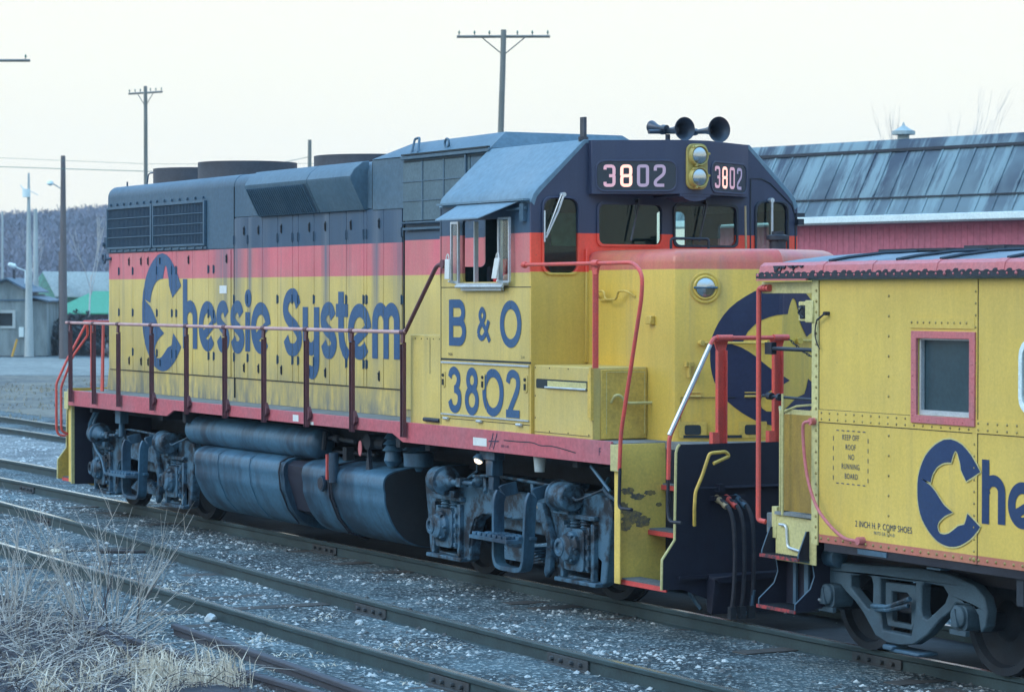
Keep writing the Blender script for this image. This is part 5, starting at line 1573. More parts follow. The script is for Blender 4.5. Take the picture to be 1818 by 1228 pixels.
        st_.add(vs, fs)
    st_ = st_.build('step_stirrup', 'tank', fro, bevel=.005, smooth=60)
    tr_ = MB().prism(Zr([(.02, .0), (.80, .0), (.86, .30), (.26, .30)]), 'z', .525, .56)
    tr_.v = [(x, -1.72+y, z) for x, y, z in tr_.v]
    for i in range(7):
        for j in range(3):
            xx = xc+.08+j*.08+i*.115*.92
            tr_.box(xx-.03+j*.0, xx+.045, -1.70+j*.095, -1.635+j*.095, .5605, .590)
    tr_.build('step_tread', 'tank', st_, bevel=.002)
    MB().box(xc+.50, xc+.60, -1.2215, -1.2205, .83, .875).build('frame_plate', 'brass', fro)
    return fro
bogie(5.24, 'front')
bogie(-5.30, 'rear')
# black sand pipe and cables near the rear bogie
MB().tube(cat([(-6.95, -1.2, 1.35), (-6.98, -1.3, 1.05), (-6.80, -1.32, .80), (-6.60, -1.3, .66), (-6.45, -1.3, .45)], 5), .022, 8).tube([(-6.95, -1.25, 1.32), (-7.05, -1.3, 1.12), (-7.1, -1.3, 1.0)], .03, 8).build('sand_pipe', 'tank', loco)
MB().tube(cat([(7.1, -1.2, 1.2), (7.2, -1.3, 1.1), (7.45, -1.3, 1.0), (7.62, -1.3, .9)], 5), .02, 8).tube([(7.2, -1.45, 1.33), (7.55, -1.45, 1.12)], .016, 6).build('sand_pipe', 'tank', loco)
MB().tube([(8.0, -.75, .05), (7.9, -.80, .18), (7.9, -.9, .5)], .02, 6).tube(cat([(7.9, -.62, .35), (8.05, -.66, .16), (8.4, -.7, .07), (8.75, -.72, .10), (8.8, -.7, .3)], 5), .018, 6).build('sand_pipe', 'tank', loco)

# ---- the driver, half hidden behind the side window
def person():
    root = empty('person', 'person in a red jacket seated at the open cab window of the locomotive', 'person', (5.13, -1.06, 2.66))
    X, Y, Z = 5.13, -1.06, 2.66
    bm = bmesh.new()
    J = {'pel': (0, 0, .08, .15), 'bel': (.0, 0, .24, .15), 'che': (.02, 0, .44, .17), 'nec': (.03, 0, .60, .07), 'hd0': (.04, 0, .68, .075), 'hd1': (.06, 0, .78, .095), 'hd2': (.05, 0, .87, .075),
         'shL': (.02, -.20, .52, .085), 'elL': (.16, -.33, .38, .062), 'wrL': (.36, -.36, .42, .042), 'haL': (.44, -.35, .43, .035),
         'shR': (.02, .20, .52, .085), 'elR': (.12, .28, .28, .058), 'wrR': (.36, .20, .30, .04), 'haR': (.44, .18, .30, .035),
         'hpL': (.05, -.10, .06, .10), 'knL': (.45, -.13, .08, .075), 'anL': (.47, -.13, -.34, .05), 'foL': (.60, -.13, -.40, .04),
         'hpR': (.05, .10, .06, .10), 'knR': (.45, .13, .08, .075), 'anR': (.47, .13, -.34, .05), 'foR': (.60, .13, -.40, .04)}
    E_ = [('pel', 'bel'), ('bel', 'che'), ('che', 'nec'), ('nec', 'hd0'), ('hd0', 'hd1'), ('hd1', 'hd2'), ('che', 'shL'), ('shL', 'elL'), ('elL', 'wrL'), ('wrL', 'haL'), ('che', 'shR'), ('shR', 'elR'), ('elR', 'wrR'), ('wrR', 'haR'), ('pel', 'hpL'), ('hpL', 'knL'), ('knL', 'anL'), ('anL', 'foL'), ('pel', 'hpR'), ('hpR', 'knR'), ('knR', 'anR'), ('anR', 'foR')]
    # five fingers and a thumb on each hand
    for s, (hx, hy, hz) in (('L', (.44, -.35, .43)), ('R', (.44, .18, .30))):
        for k in range(4):
            a = 'f%s%d' % (s, k); dy = (k-1.5)*.022; ln = (.055, .065, .062, .048)[k]
            J[a+'a'] = (hx+.035, hy+dy, hz+.0, .011); J[a+'b'] = (hx+.035+ln*.55, hy+dy, hz-.012, .009); J[a+'c'] = (hx+.035+ln*.8, hy+dy, hz-.04, .008)
            E_ += [('ha'+s, a+'a'), (a+'a', a+'b'), (a+'b', a+'c')]
        sg = 1 if s == 'L' else -1
        J['t'+s+'a'] = (hx+.005, hy+sg*.04, hz-.005, .012); J['t'+s+'b'] = (hx+.035, hy+sg*.055, hz-.02, .010)
        E_ += [('ha'+s, 't'+s+'a'), ('t'+s+'a', 't'+s+'b')]
    names = list(J)
    me = bpy.data.meshes.new('body')
    me.from_pydata([(X+J[n][0], Y+J[n][1], Z+J[n][2]) for n in names], [(names.index(a), names.index(b)) for a, b in E_], [])
    ob = bpy.data.objects.new('body', me); COL.objects.link(ob)
    sk = ob.modifiers.new('skin', 'SKIN')
    for i, n in enumerate(names):
        me.skin_vertices[0].data[i].radius = (J[n][3], J[n][3])
    me.skin_vertices[0].data[0].use_root = True
    ss = ob.modifiers.new('sub', 'SUBSURF'); ss.levels = 1; ss.render_levels = 2
    me.materials.append(M['skin'])
    place(ob, root)
    # jacket shell
    def shell(name, mat, keys, edges, grow):
        me = bpy.data.meshes.new(name)
        me.from_pydata([(X+J[n][0], Y+J[n][1], Z+J[n][2]) for n in keys], [(keys.index(a), keys.index(b)) for a, b in edges], [])
        o = bpy.data.objects.new(name, me); COL.objects.link(o)
        o.modifiers.new('skin', 'SKIN')
        for i, n in enumerate(keys):
            me.skin_vertices[0].data[i].radius = (J[n][3]+grow,)*2
        s2 = o.modifiers.new('sub', 'SUBSURF'); s2.levels = 1; s2.render_levels = 2
        me.materials.append(M[mat]); place(o, root)
    shell('jacket', 'jacket', ['bel', 'che', 'shL', 'elL', 'wrL', 'shR', 'elR', 'wrR'], [('bel', 'che'), ('che', 'shL'), ('shL', 'elL'), ('elL', 'wrL'), ('che', 'shR'), ('shR', 'elR'), ('elR', 'wrR')], .022)
    shell('trousers', 'denim', ['pel', 'hpL', 'knL', 'anL', 'hpR', 'knR', 'anR'], [('pel', 'hpL'), ('hpL', 'knL'), ('knL', 'anL'), ('pel', 'hpR'), ('hpR', 'knR'), ('knR', 'anR')], .015)
    hx, hz = X+.06, Z+.80
    MB().lathe((hx-.02, Y, hz+.02), (0, 0, 1), [(0, .108), (.04, .108), (.08, .085), (.105, .03)], 16).prism(ell(hx+.09, Y, .07, .06), 'z', hz+.02, hz+.03).build('cap', 'cap', root)
    f = MB()
    f.lathe((hx+.085, Y, hz-.03), (1, 0, -.2), [(0, .018), (.025, .010)], 8)
    f.build('nose', 'skin', root)
    for s in (-1, 1):
        MB().lathe((hx+.075, Y+s*.035, hz), (1, 0, 0), [(0, .013), (.008, .010), (.012, .003)], 8).build('eye', 'white', root)
        MB().lathe((hx-.01, Y+s*.09, hz-.02), (0, s, 0), [(0, .022), (.012, .024), (.015, .01)], 8).build('ear', 'skin', root)
    MB().box(hx+.078, hx+.086, Y-.022, Y+.022, hz-.062, hz-.054).build('mouth', 'jacket', root)
person()

# =================================================================== CABOOSE
cab_ = empty('caboose', 'yellow riveted caboose with red framed window coupled ahead of the locomotive', 'caboose', (15.2, 0, 0))
CY = 1.45
X0, X1 = 10.80, 19.6
WZ = rrect(12.20, 12.85, 2.00, 2.585, .01)
WZ2 = rrect(13.46, 14.2, 2.09, 2.56, .10)
WZ3 = rrect(16.6, 17.25, 2.00, 2.585, .01)
for sy in (-1, 1):
    y0, y1 = sorted((sy*CY, sy*(CY-.03)))
    b = MB().prism([(X0, .925), (X1, .925), (X1, 3.04), (X0, 3.04)], 'y', y0, y1, holes=[WZ, WZ2, WZ3])
    b = b.build('body_side', 'cabooseyel', cab_)
    F = lambda x, z, d: (x, sy*(CY+d), z)
    tr = MB()
    def bar(x0, x1, z0, z1, d):
        a, c = sorted((sy*(CY-.001), sy*(CY+d)))
        tr.box(x0, x1, a, c, z0, z1)
    MB().box(X0-.005, X0+.085, *sorted((sy*(CY-.001), sy*(CY+.012))), .90, 3.04).build('corner_post', 'yellow_pale', b, bevel=.002)
    bar(X0+.087, X1, 1.895, 1.992, .007)
    for xs_ in (12.895, 14.96, 17.02):
        bar(xs_-.022, xs_+.035, .925, 1.894, .006); bar(xs_-.022, xs_+.035, 1.993, 3.04, .006)
    bar(12.105, 12.90, 2.662, 2.742, .009)
    if True:
        nbar = len(tr.f)
        n_ = (0, sy, 0)
        def riv(x, z, r=.011, d=.012): tr.rivet(F(x, z, d), n_, r*1.25)
        k = 2.95
        while k > .95:
            riv(X0+.062, k, .012, .012); k -= .0865
        x = X0+.13
        while x < 15.5:
            riv(x, 1.918, .010, .007); riv(x+.0, 1.968, .010, .007); x += .112
        x = X0+.12
        while x < 15.5:
            riv(x, .958, .012, .0); x += .1015
        for z in np.arange(1.02, 1.87, .088): riv(12.90, z, .010, .006)
        for z in np.arange(2.06, 3.0, .088): riv(12.91, z, .010, .006)
        for z in np.arange(1.05, 1.85, .155): riv(11.83, z, .011, .0)
        for z in np.arange(2.13, 3.0, .155): riv(11.825, z, .011, .0)
        for x in np.arange(12.13, 12.88, .075): riv(x, 2.705, .010, .009)
        riv(11.83, 1.09, .016, .0); riv(12.90, .958, .018, .003)
    sm_o = tr.build('riveted_seam', 'cabooseyel', b)
    sm_o.data.materials.append(M['rivetyel'])
    for p_ in sm_o.data.polygons:
        if p_.index >= nbar: p_.material_index = 1
    if sy < 0:
        sm = MB()
        sm.box(X0+.086, 12.87, -CY-.002, -CY+.002, 1.888, 1.895).box(X0+.084, X0+.089, -CY-.002, -CY+.002, .93, 3.03).box(12.932, 12.937, -CY-.002, -CY+.001, .93, 3.03).box(12.94, 14.93, -CY-.002, -CY+.002, 1.888, 1.895).box(X0+.09, 12.1, -CY-.002, -CY+.002, 1.992, 1.996)
        sm.build('seam', 'seam', b)
    # windows
    for lp, nm in ((WZ, 0), (WZ3, 0)):
        xa = min(p[0] for p in lp); xb = max(p[0] for p in lp); za = min(p[1] for p in lp); zb = max(p[1] for p in lp)
        f = MB().prism([(xa-.065, za-.06), (xb+.065, za-.06), (xb+.065, zb+.055), (xa-.065, zb+.055)], 'y', *sorted((sy*(CY-.005), sy*(CY+.022))), holes=[[(xa, za), (xb, za), (xb, zb), (xa, zb)]])
        for z in np.arange(za, zb, .10):
            f.rivet((xa-.04, sy*(CY+.022), z), (0, sy, 0), .010); f.rivet((xb+.04, sy*(CY+.022), z), (0, sy, 0), .010)
        for x in np.arange(xa+.05, xb, .105): f.rivet((x, sy*(CY+.022), za-.033), (0, sy, 0), .010)
        f = f.build('window', 'fascia', b, bevel=.003)
        MB().prism([(xa+.002, za+.002), (xb-.002, za+.002), (xb-.002, zb-.002), (xa+.002, zb-.002)], 'y', *sorted((sy*(CY-.045), sy*(CY-.012))), holes=[[(xa+.022, za+.040), (xb-.006, za+.040), (xb-.006, zb-.012), (xa+.022, zb-.012)]]).build('window_sash', 'steel', f)
        MB().box(xa, xb, *sorted((sy*(CY-.06), sy*(CY-.05))), za, zb).build('window_pane', 'curtain', f)
    f = MB().prism(rrect(13.42, 14.24, 2.05, 2.60, .13), 'y', *sorted((sy*(CY-.005), sy*(CY+.02))), holes=[rrect(13.46, 14.2, 2.09, 2.56, .10)])
    for z in np.arange(2.16, 2.52, .09): f.rivet((13.44, sy*(CY+.02), z), (0, sy, 0), .009)
    f = f.build('window', 'gutter', b, bevel=.004)
    MB().box(13.44, 14.22, *sorted((sy*(CY-.06), sy*(CY-.04))), 2.06, 2.58).build('window_pane', 'curtain', f)
    if sy < 0: cside = b
MB().box(X0+.002, X0+.03, -1.42, 1.42, .93, 3.04).box(X1-.03, X1-.002, -1.42, 1.42, .93, 3.04).build('end_wall', 'cabooseend', cab_)
# emblem and lettering
cf = lambda u, v, k: (u, -CY-.0098-k*1.0, v)
tri_in = Ink(cf)
tri_in.poly([(12.21+u*.765, 1.03+v*.805) for u, v in EMBLEM])
tri_in.build('emblem', 'lettercab', cside)
ci = Ink(lambda u, v, k: (u, -CY-.0085, v), 0)
cpoly = [(12.21+u*.765, 1.03+v*.805) for u, v in EMBLEM]
for q in outline(cpoly, .011):
    ci.mb.sheet(q, ci._f())
ci.build('emblem_outline', 'yellow_pale', cside)
wc = .085
cf2 = lambda u, v, k: (u, -CY-.004-k, v)
def L_ch(i):
    i.stroke([(13.03, 1.705), (13.03, 1.232)], wc)
    i.stroke([(13.05, 1.44)]+ell(13.125, 1.47, .093, .085, 180, 0, 14)+[(13.218, 1.24)], wc)
letter('letter', L_ch, None, cf2, 'lettercab', cside)
letter('letter', lambda i: glyph_e(i, 13.455, 1.395, .165, .170, wc), None, cf2, 'lettercab', cside)
letter('letter', lambda i: glyph_s(i, 13.74, 1.395, .115, .170, wc), None, cf2, 'lettercab', cside)
letter('letter', lambda i: glyph_s(i, 14.0, 1.395, .115, .170, wc), None, cf2, 'lettercab', cside)
letter('letter', lambda i: (i.stroke([(14.18, 1.5), (14.18, 1.235)], wc), i.poly(ell(14.18, 1.59, .055, .055)[:-1])), None, cf2, 'lettercab', cside)
letter('letter', lambda i: glyph_e(i, 14.41, 1.395, .165, .170, wc), None, cf2, 'lettercab', cside)
U, V = (1, 0, 0), (0, 0, 1)
for k, (t, x) in enumerate((('KEEP OFF', 11.325), ('ROOF', 11.325), ('NO', 11.335), ('RUNNING', 11.325), ('BOARD', 11.335))):
    text_mesh(t, 'stencil', 'lettercab', cside, (x, -CY-.0035, 1.765-k*.0765), U, V, .062, 1.15, .78, 'CENTER')
dash = Ink(lambda u, v, k: (u, -CY-.0035, v), 0)
for x0 in np.arange(11.13, 11.54, .072):
    dash.stroke([(x0, 1.838), (x0+.036, 1.838)], .007); dash.stroke([(x0, 1.418), (x0+.036, 1.418)], .007)
for z0 in np.arange(1.44, 1.82, .078):
    dash.stroke([(11.09, z0), (11.09, z0+.036)], .007); dash.stroke([(11.56, z0), (11.56, z0+.036)], .007)
dash.build('stencil_border', 'lettercab', cside)
text_mesh('2 INCH H. P. COMP SHOES', 'stencil', 'lettercab', cside, (11.39, -CY-.0035, 1.090), U, V, .070, 1.05, .86)
text_mesh('PKTD GR 3-74-81', 'stencil', 'slate', cside, (11.64, -CY-.0035, 1.045), U, V, .038, 1.1, .9)
# roof with red fascia, rivet row and tarred seams
rp = [(-1.495, 3.035), (-1.515, 3.05), (-1.515, 3.085), (-1.500, 3.15), (-1.46, 3.175), (-1.30, 3.205), (-.95, 3.245), (-.5, 3.275), (0, 3.285)]
def roofpts(pr): return pr+[(-y, z) for y, z in reversed(pr[:-1])]
rb_ = MB()
RX = [10.055, 10.10, 10.25, X1+.72]
out = []
for x, dz in zip(RX, (-.10, -.045, -.008, 0)):
    ring = []
    for i, (y, z) in enumerate(roofpts(rp)):
        zz = z if z < 3.09 else max(3.09, z+dz*(1 if abs(y) > 1.2 else 1.0))
        yy = y*(.985 if x == RX[0] else 1)
        ring.append((x, yy, zz))
    out.append(ring)
m_ = len(out[0])
rb_.add([p for r_ in out for p in r_], [(r_*m_+i, r_*m_+(i+1) % m_, (r_+1)*m_+(i+1) % m_, (r_+1)*m_+i) for r_ in range(len(out)-1) for i in range(m_)]+[tuple(range(m_)), tuple(range((len(out)-1)*m_, len(out)*m_))])
rf_ = rb_.build('roof', 'croof', cab_, smooth=30)
for sy in (-1, 1):
    fz = MB()
    q = [(1.512, 3.092), (1.521, 3.092), (1.506, 3.152), (1.466, 3.180), (1.462, 3.174), (1.498, 3.148)]
    fz.prism([(a*sy, b) for a, b in q], 'x', 10.11, X1+.70)
    for x in (10.93, 11.60, 12.42, 13.22, 14.03, 14.85, 15.66):
        fz.prism([((a+.005)*sy, b+.003) for a, b in q], 'x', x, x+.10)
    fz = fz.build('fascia', 'fascia', rf_)
    tb = MB().box(10.07, X1+.72, *sorted((sy*1.5155, sy*1.523)), 3.048, 3.09)
    tb = tb.build('rivet_band', 'tar', rf_)
    rv = MB()
    rnd = random.Random(4)
    x = 10.10
    while x < 15.8:
        rv.rivet((x, sy*1.524, 3.073), (0, sy, 0), .012 if int((x-10.1)/.105) % 8 else .017); x += .105
    rv.build('rivets', 'fascia', tb)
    dr = MB()
    x = 10.12
    while x < 15.6:
        h_ = rnd.uniform(.004, .020)
        dr.prism([(x, 3.088), (x+.07, 3.088), (x+.06, 3.092+h_), (x+.035, 3.094+h_), (x+.012, 3.091+h_*.7)], 'y', *sorted((sy*1.521, sy*1.5265))); x += rnd.uniform(.07, .13)
    dr.build('tar_drip', 'tar', tb)
    dd = MB()
    for x, ww_, h_ in ((10.32, .10, .035), (10.45, .05, .03), (10.52, .16, .022), (10.60, .03, .045), (10.70, .05, .02), (10.42, .03, .05)):
        dd.prism([(x, 3.152), (x+ww_, 3.152), (x+ww_*.9, 3.152-h_*.5), (x+ww_*.5, 3.152-h_), (x+ww_*.15, 3.152-h_*.6)], 'y', *sorted((sy*1.508, sy*1.5235)))
    dd.build('tar_stain', 'tar', tb)
MB().box(10.075, 10.80, -1.526, -1.50, 3.030, 3.044).build('roof_trim', 'fascia', rf_)
rs_ = MB()
for x in (11.05, 11.95, 12.5, 13.3, 14.1, 14.9, 15.7, 16.5):
    MB().tube([(x, -1.47, 3.185), (x+.02, -1.30, 3.215), (x+.03, -.95, 3.255), (x+.03, 0, 3.292)], .014, 5).build('roof_seam', 'tar', rf_)
wk = MB()
rnd = random.Random(9)
x = 10.55
while x < 18:
    l_ = rnd.uniform(.5, 1.4)
    wk.box(x, x+l_, -.62+rnd.uniform(-.03, .03), -.40, 3.27, 3.285+rnd.uniform(.004, .022)); x += l_+rnd.uniform(.0, .25)
wk.build('roof_walk_remains', 'tar', rf_)
MB().lathe((10.36, -1.5, 3.12), (0, -1, 0), [(0, .028), (.022, .026), (.026, .01)], 12).build('roof_bolt', 'tar', rf_)
# end platform
MB().box(10.02, 10.79, -1.38, 1.38, .93, 1.10).build('end_platform', 'deck', cab_, bevel=.008)
MB().box(10.03, 10.79, -1.44, -1.385, 2.925, 3.02).box(10.03, 10.79, 1.385, 1.44, 2.925, 3.02).box(10.03, 10.09, -1.38, 1.38, 2.93, 3.02).build('roof_beam', 'yellow_pale', cab_, bevel=.004)
gp = MB().tube(fillet([(10.18, -1.46, 2.97), (10.035, -1.47, 2.97), (10.035, -1.47, 1.04), (10.10, -1.44, 1.03)], .03), .021, 10)
for k in (10.08, 10.12, 10.165): gp.lathe((k, -1.46, 2.97), (1, 0, 0), [(0, .03), (.018, .03)], 10)
gp.build('grab_post', 'red', cab_)
MB().tube(fillet([(10.18, 1.46, 2.97), (10.035, 1.47, 2.97), (10.035, 1.47, 1.04), (10.10, 1.44, 1.03)], .03), .021, 10).build('grab_post', 'red', cab_)
# curved yellow end railing sheets
es = MB()
es.box(10.22, 10.77, -1.35, -1.34, 1.13, 1.93)
es = es.build('railing_sheet', 'cabooseend', cab_)
MB().tube(fillet([(10.20, -1.36, 1.12), (10.20, -1.36, 1.94), (10.10, -1.30, 1.98)], .03), .014, 6).box(10.13, 10.20, -1.40, -1.34, .90, 1.16).prism([(10.18, .72), (10.77, .72), (10.77, 1.085), (10.18, 1.10)], 'y', -1.395, -1.385).build('platform_skirt', 'yellow_pale', cab_, bevel=.003)
MB().box(10.20, 10.79, -1.42, -1.382, 1.10, 1.125).build('platform_edge', 'deck', cab_)
es2 = MB().box(10.03, 10.05, -.95, .95, 1.15, 1.93)
es2.tube(cat([(10.05, -.95, 1.94), (10.05, -.5, 2.03), (10.05, 0, 2.05), (10.05, .5, 2.03), (10.05, .95, 1.94)], 5), .015, 6)
es2.build('end_railing', 'cabooseend', cab_)
MB().tube([(10.25, -1.36, 1.95), (10.42, -1.35, 2.0), (10.77, -1.34, 2.03)], .010, 6).box(10.25, 10.77, -1.35, -1.33, 1.93, 1.97).build('railing_top', 'yellow_pale', es)
MB().box(10.585, 10.64, -1.30, -1.27, 1.80, 2.90).tube([(10.61, -1.28, 2.88), (10.58, -1.28, 2.96), (10.48, -1.28, 3.0)], .02, 6).build('inner_post', 'maroon' if False else 'fascia', cab_)
bw = MB().prism([(10.60, 2.20), (10.66, 2.19), (10.71, 2.14), (10.72, 2.07), (10.60, 2.07)], 'y', -1.325, -1.305)
bw.cyl((10.64, -1.34, 2.12), (10.64, -1.30, 2.12), .02, 8)
bw.build('ratchet', 'fascia', cab_)
MB().cyl((10.02, -1.42, 2.075), (10.74, -1.40, 2.065), .012, 8).cyl((10.10, -1.42, 2.075), (10.16, -1.42, 2.075), .03, 10).cyl((10.25, -1.42, 2.07), (10.28, -1.42, 2.07), .03, 8).build('gate_bar', 'tar', cab_)
MB().cyl((10.10, -1.40, 2.47), (10.77, -1.38, 2.465), .017, 8).box(10.05, 10.15, -1.42, -1.37, 2.42, 2.52).build('gate_bar', 'tar', cab_)
MB().cyl((10.32, -1.42, 1.10), (10.32, -1.42, 2.1), .012, 8).build('gate_rod', 'yellow_pale', cab_)
ml = MB().box(10.60, 10.72, -1.46, -1.30, 2.70, 2.86).box(10.72, 10.83, -1.478, -1.30, 2.69, 2.87)
ml = ml.build('marker_bracket', 'yellow_pale', cab_, bevel=.006)
MB().box(10.63, 10.70, -1.466, -1.46, 2.72, 2.83).tube(fillet([(10.62, -1.47, 2.82), (10.69, -1.49, 2.81), (10.64, -1.49, 2.77), (10.69, -1.47, 2.73)], .02), .009, 6).build('marker_hook', 'tar', ml)
# lanyard stud on the side
MB().cyl((11.02, -CY, 2.765), (11.02, -CY-.05, 2.765), .016, 10).tube([(11.01, -1.49, 2.76), (10.90, -1.485, 2.71)], .008, 6).tube(cat([(10.90, -1.485, 2.71), (10.875, -1.48, 2.66), (10.87, -1.48, 2.59), (10.90, -1.48, 2.52), (10.935, -1.48, 2.48)], 4), .006, 6).build('signal_cord', 'rubber', cab_)
# curved red side grab
cg = MB().tube(cat([(10.83, -1.50, 1.895), (10.79, -1.53, 1.88), (10.775, -1.53, 1.82), (10.79, -1.53, 1.66), (10.83, -1.53, 1.48), (10.90, -1.53, 1.32), (11.0, -1.53, 1.19), (11.15, -1.53, 1.085), (11.30, -1.525, 1.01), (11.40, -1.51, .985), (11.50, -1.48, .985)], 6), .014, 8)
cg.cyl((11.50, -1.45, .985), (11.50, -1.51, .985), .032, 12).cyl((10.84, -1.46, 1.895), (10.84, -1.51, 1.895), .03, 10)
cg.build('side_grab', 'fascia', cab_)
# steps
stp = MB()
sp1 = [(10.25, 1.00), (10.29, 1.02), (10.33, 1.0), (10.16, .80), (10.18, .72), (10.15, .55), (10.02, .42), (10.02, .34), (10.06, .34), (10.08, .41), (10.19, .53), (10.22, .66), (10.20, .80)]
def side(x, w_):
    return [(-1.42, .99), (-1.10, 1.0), (-1.10, .40), (-1.45, .33), (-1.53, .33), (-1.53, .40), (-1.38, .52), (-1.34, .62), (-1.36, .74), (-1.50, .76), (-1.50, .80)]
stp.prism(side(10.13, 0), 'x', 10.13, 10.144)
stp = stp.build('step_side', 'pilot', cab_)
MB().prism(side(10.66, 0), 'x', 10.66, 10.674).build('step_side', 'pilot', cab_)
for xx in (10.128, 10.658):
    MB().tube([(xx+.009, y, z) for y, z in ((-1.42, .99), (-1.50, .80), (-1.50, .76), (-1.36, .73), (-1.34, .62), (-1.38, .52), (-1.53, .40), (-1.53, .335))], .008, 5).build('step_rim', 'slate', stp)
MB().tube(fillet([(10.26, -1.41, 1.02), (10.36, -1.41, 1.02), (10.38, -1.41, .84), (10.62, -1.41, .815), (10.66, -1.41, .82)], .04), .012, 6).build('skirt_rim', 'steel', stp)
for z, yf in ((.345, -1.54), (.765, -1.51)):
    t = MB().box(10.12, 10.68, yf+.012, yf+.24, z-.012, z)
    for i in range(14):
        t.box(10.13+i*.039, 10.145+i*.039, yf+.0, yf+.22, z+.0005, z+.012)
    t = t.build('step_tread', 'under', stp)
    MB().box(10.12, 10.68, yf-.004, yf+.010, z-.018, z+.010).build('tread_edge', 'stepred', t)
MB().box(10.146, 10.658, -1.262, -1.25, .352, .98).build('step_riser', 'pilot', stp)
MB().box(10.30, 10.34, -1.30, -1.28, .36, .74).box(10.46, 10.52, -1.30, -1.28, .36, .74).build('step_strut', 'slate', stp)
MB().box(X0, X1, -1.00, 1.00, .70, .92).box(9.9, 10.8, -.9, .9, .62, .92).box(X0+.15, X1, -1.44, -1.40, .86, .925).box(X0+.15, X1, 1.40, 1.44, .86, .925).build('underframe', 'black', cab_)
cp = MB()
cp.box(9.30, 10.1, -.10, .10, .78, .94).prism([(9.33, .16), (9.14, .17), (9.02, .10), (9.06, .02), (9.18, -.03), (9.21, -.08), (9.10, -.20), (9.26, -.22), (9.33, -.12)], 'z', .70, 1.02)
cp.build('coupler', 'under', cab_, bevel=.01)
MB().tube(cat([(9.9, -.35, .85), (9.6, -.38, .55), (9.3, -.3, .35), (9.1, -.2, .4)], 5), .02, 8).build('air_hose', 'rubber', cab_)
def cbogie(xc):
    Zr = lambda pts: [(xc+a, b) for a, b in pts]
    XC = 0
    outer_ = [(-1.10, .56), (-1.13, .66), (-1.05, .73), (-.62, .745), (-.20, .765), (.27, .79), (.68, .775), (.98, .72), (1.10, .64), (1.14, .54), (1.12, .42), (1.06, .37), (1.03, .50), (.96, .565), (.76, .565), (.70, .50), (.58, .43), (.40, .28), (.22, .185), (.05, .16), (-.12, .16), (-.28, .20), (-.44, .36), (-.58, .46), (-.70, .52), (-.76, .56), (-.98, .56), (-1.04, .50), (-1.06, .38), (-1.12, .44)]
    h1 = [(-.62, .65), (-.42, .675), (-.33, .66), (-.315, .62), (-.32, .45), (-.36, .40), (-.40, .41), (-.62, .55)]
    h2 = [(-.22, .665), (.25, .675), (.245, .42), (.19, .25), (-.19, .255), (-.215, .42)]
    h3 = [(.36, .685), (.60, .675), (.66, .62), (.62, .55), (.40, .40), (.34, .41), (.32, .47), (.325, .65)]
    f = MB().box(xc-.16, xc+.18, -1.085, 1.085, .40, .62).build('bogie', 'under', cab_, bevel=.01)
    for y0, y1 in ((-1.19, -1.09), (1.09, 1.19)):
        MB().prism(Zr(outer_), 'y', y0, y1, holes=[Zr(h1), Zr(h2), Zr(h3)]).build('side_frame', 'ctruck', f, bevel=.016, seg=2)
    MB().prism(Zr([(-.19, .635), (.22, .645), (.22, .40), (.17, .29), (-.16, .29), (-.19, .40)]), 'y', -1.16, -1.10, holes=[Zr([(-.10, .57), (.10, .575), (.15, .53), (.15, .33), (-.10, .335)])]).build('bolster', 'ctruck', f, bevel=.008)
    mb = MB()
    mb.tube([(xc-.28, -1.22, .44), (xc-.05, -1.24, .455), (xc+.22, -1.22, .545)], .020, 8).tube([(xc-.26, -1.20, .415), (xc-.05, -1.24, .43), (xc+.2, -1.22, .49)], .018, 8)
    mb.build('brake_lever', 'truckgrey', f)
    MB().box(xc-.1, xc+.3, -1.2, -1.0, .095, .125).box(xc-.15, xc-.02, -1.22, -1.05, .11, .15).build('brake_beam', 'slate', f, bevel=.01)
    for s in (-1, 1):
        xa = xc+s*.87
        for sd_ in (-1, 1):
            MB().lathe((xa, sd_*.685, .42), (0, sd_, 0), [(0, .445), (.028, .44), (.032, .425), (.15, .42), (.152, .36), (.10, .34), (.09, .16), (.14, .12), (.16, .08)], 40).build('wheel', 'under', f, smooth=40)
            j = MB().prism(rrect(xa-.095, xa+.095, .37, .56, .05), 'y', *sorted((sd_*1.05, sd_*1.24)))
            j.lathe((xa, sd_*1.235, .475), (0, sd_, 0), [(0, .088), (.03, .084), (.045, .05), (.05, .02)], 18)
            j.prism([(xa-.045, .40), (xa+.045, .40), (xa, .54)], 'y', *sorted((sd_*1.27, sd_*1.295)))
            j.box(xa-.10, xa+.10, *sorted((sd_*1.22, sd_*1.26)), .335, .375)
            j.build('journal_box', 'ctruck', f, bevel=.008)
        MB().cyl((xa, -1.1, .42), (xa, 1.1, .42), .08, 12).build('axle', 'under', f)
    return f
cbogie(11.58)
cbogie(18.3)
MB().box(11.42, 11.80, -1.45, -1.40, .875, .915).build('underfloor_bracket', 'slate', cab_)
MB().box(12.25, 12.42, -1.4, -1.3, .83, .845).build('underfloor_bracket', 'slate', cab_)
MB().lathe((10.62, -1.2, .78), (1, 0, 0), [(0, .05), (.02, .08), (.2, .08), (.22, .04)], 12).build('air_valve', 'slate', cab_)
MB().box(13.35, 13.43, -1.42, -1.36, .66, .90).lathe((14.2, -1.2, .70), (1, 0, 0), [(0, .08), (.05, .15), (1.4, .15), (1.45, .08)], 20).build('underfloor_tank', 'under', cab_)
MB().tube([(10.58, -1.3, .44), (10.70, -1.3, .43)], .012, 6).build('hose_clip', 'steel', cab_)

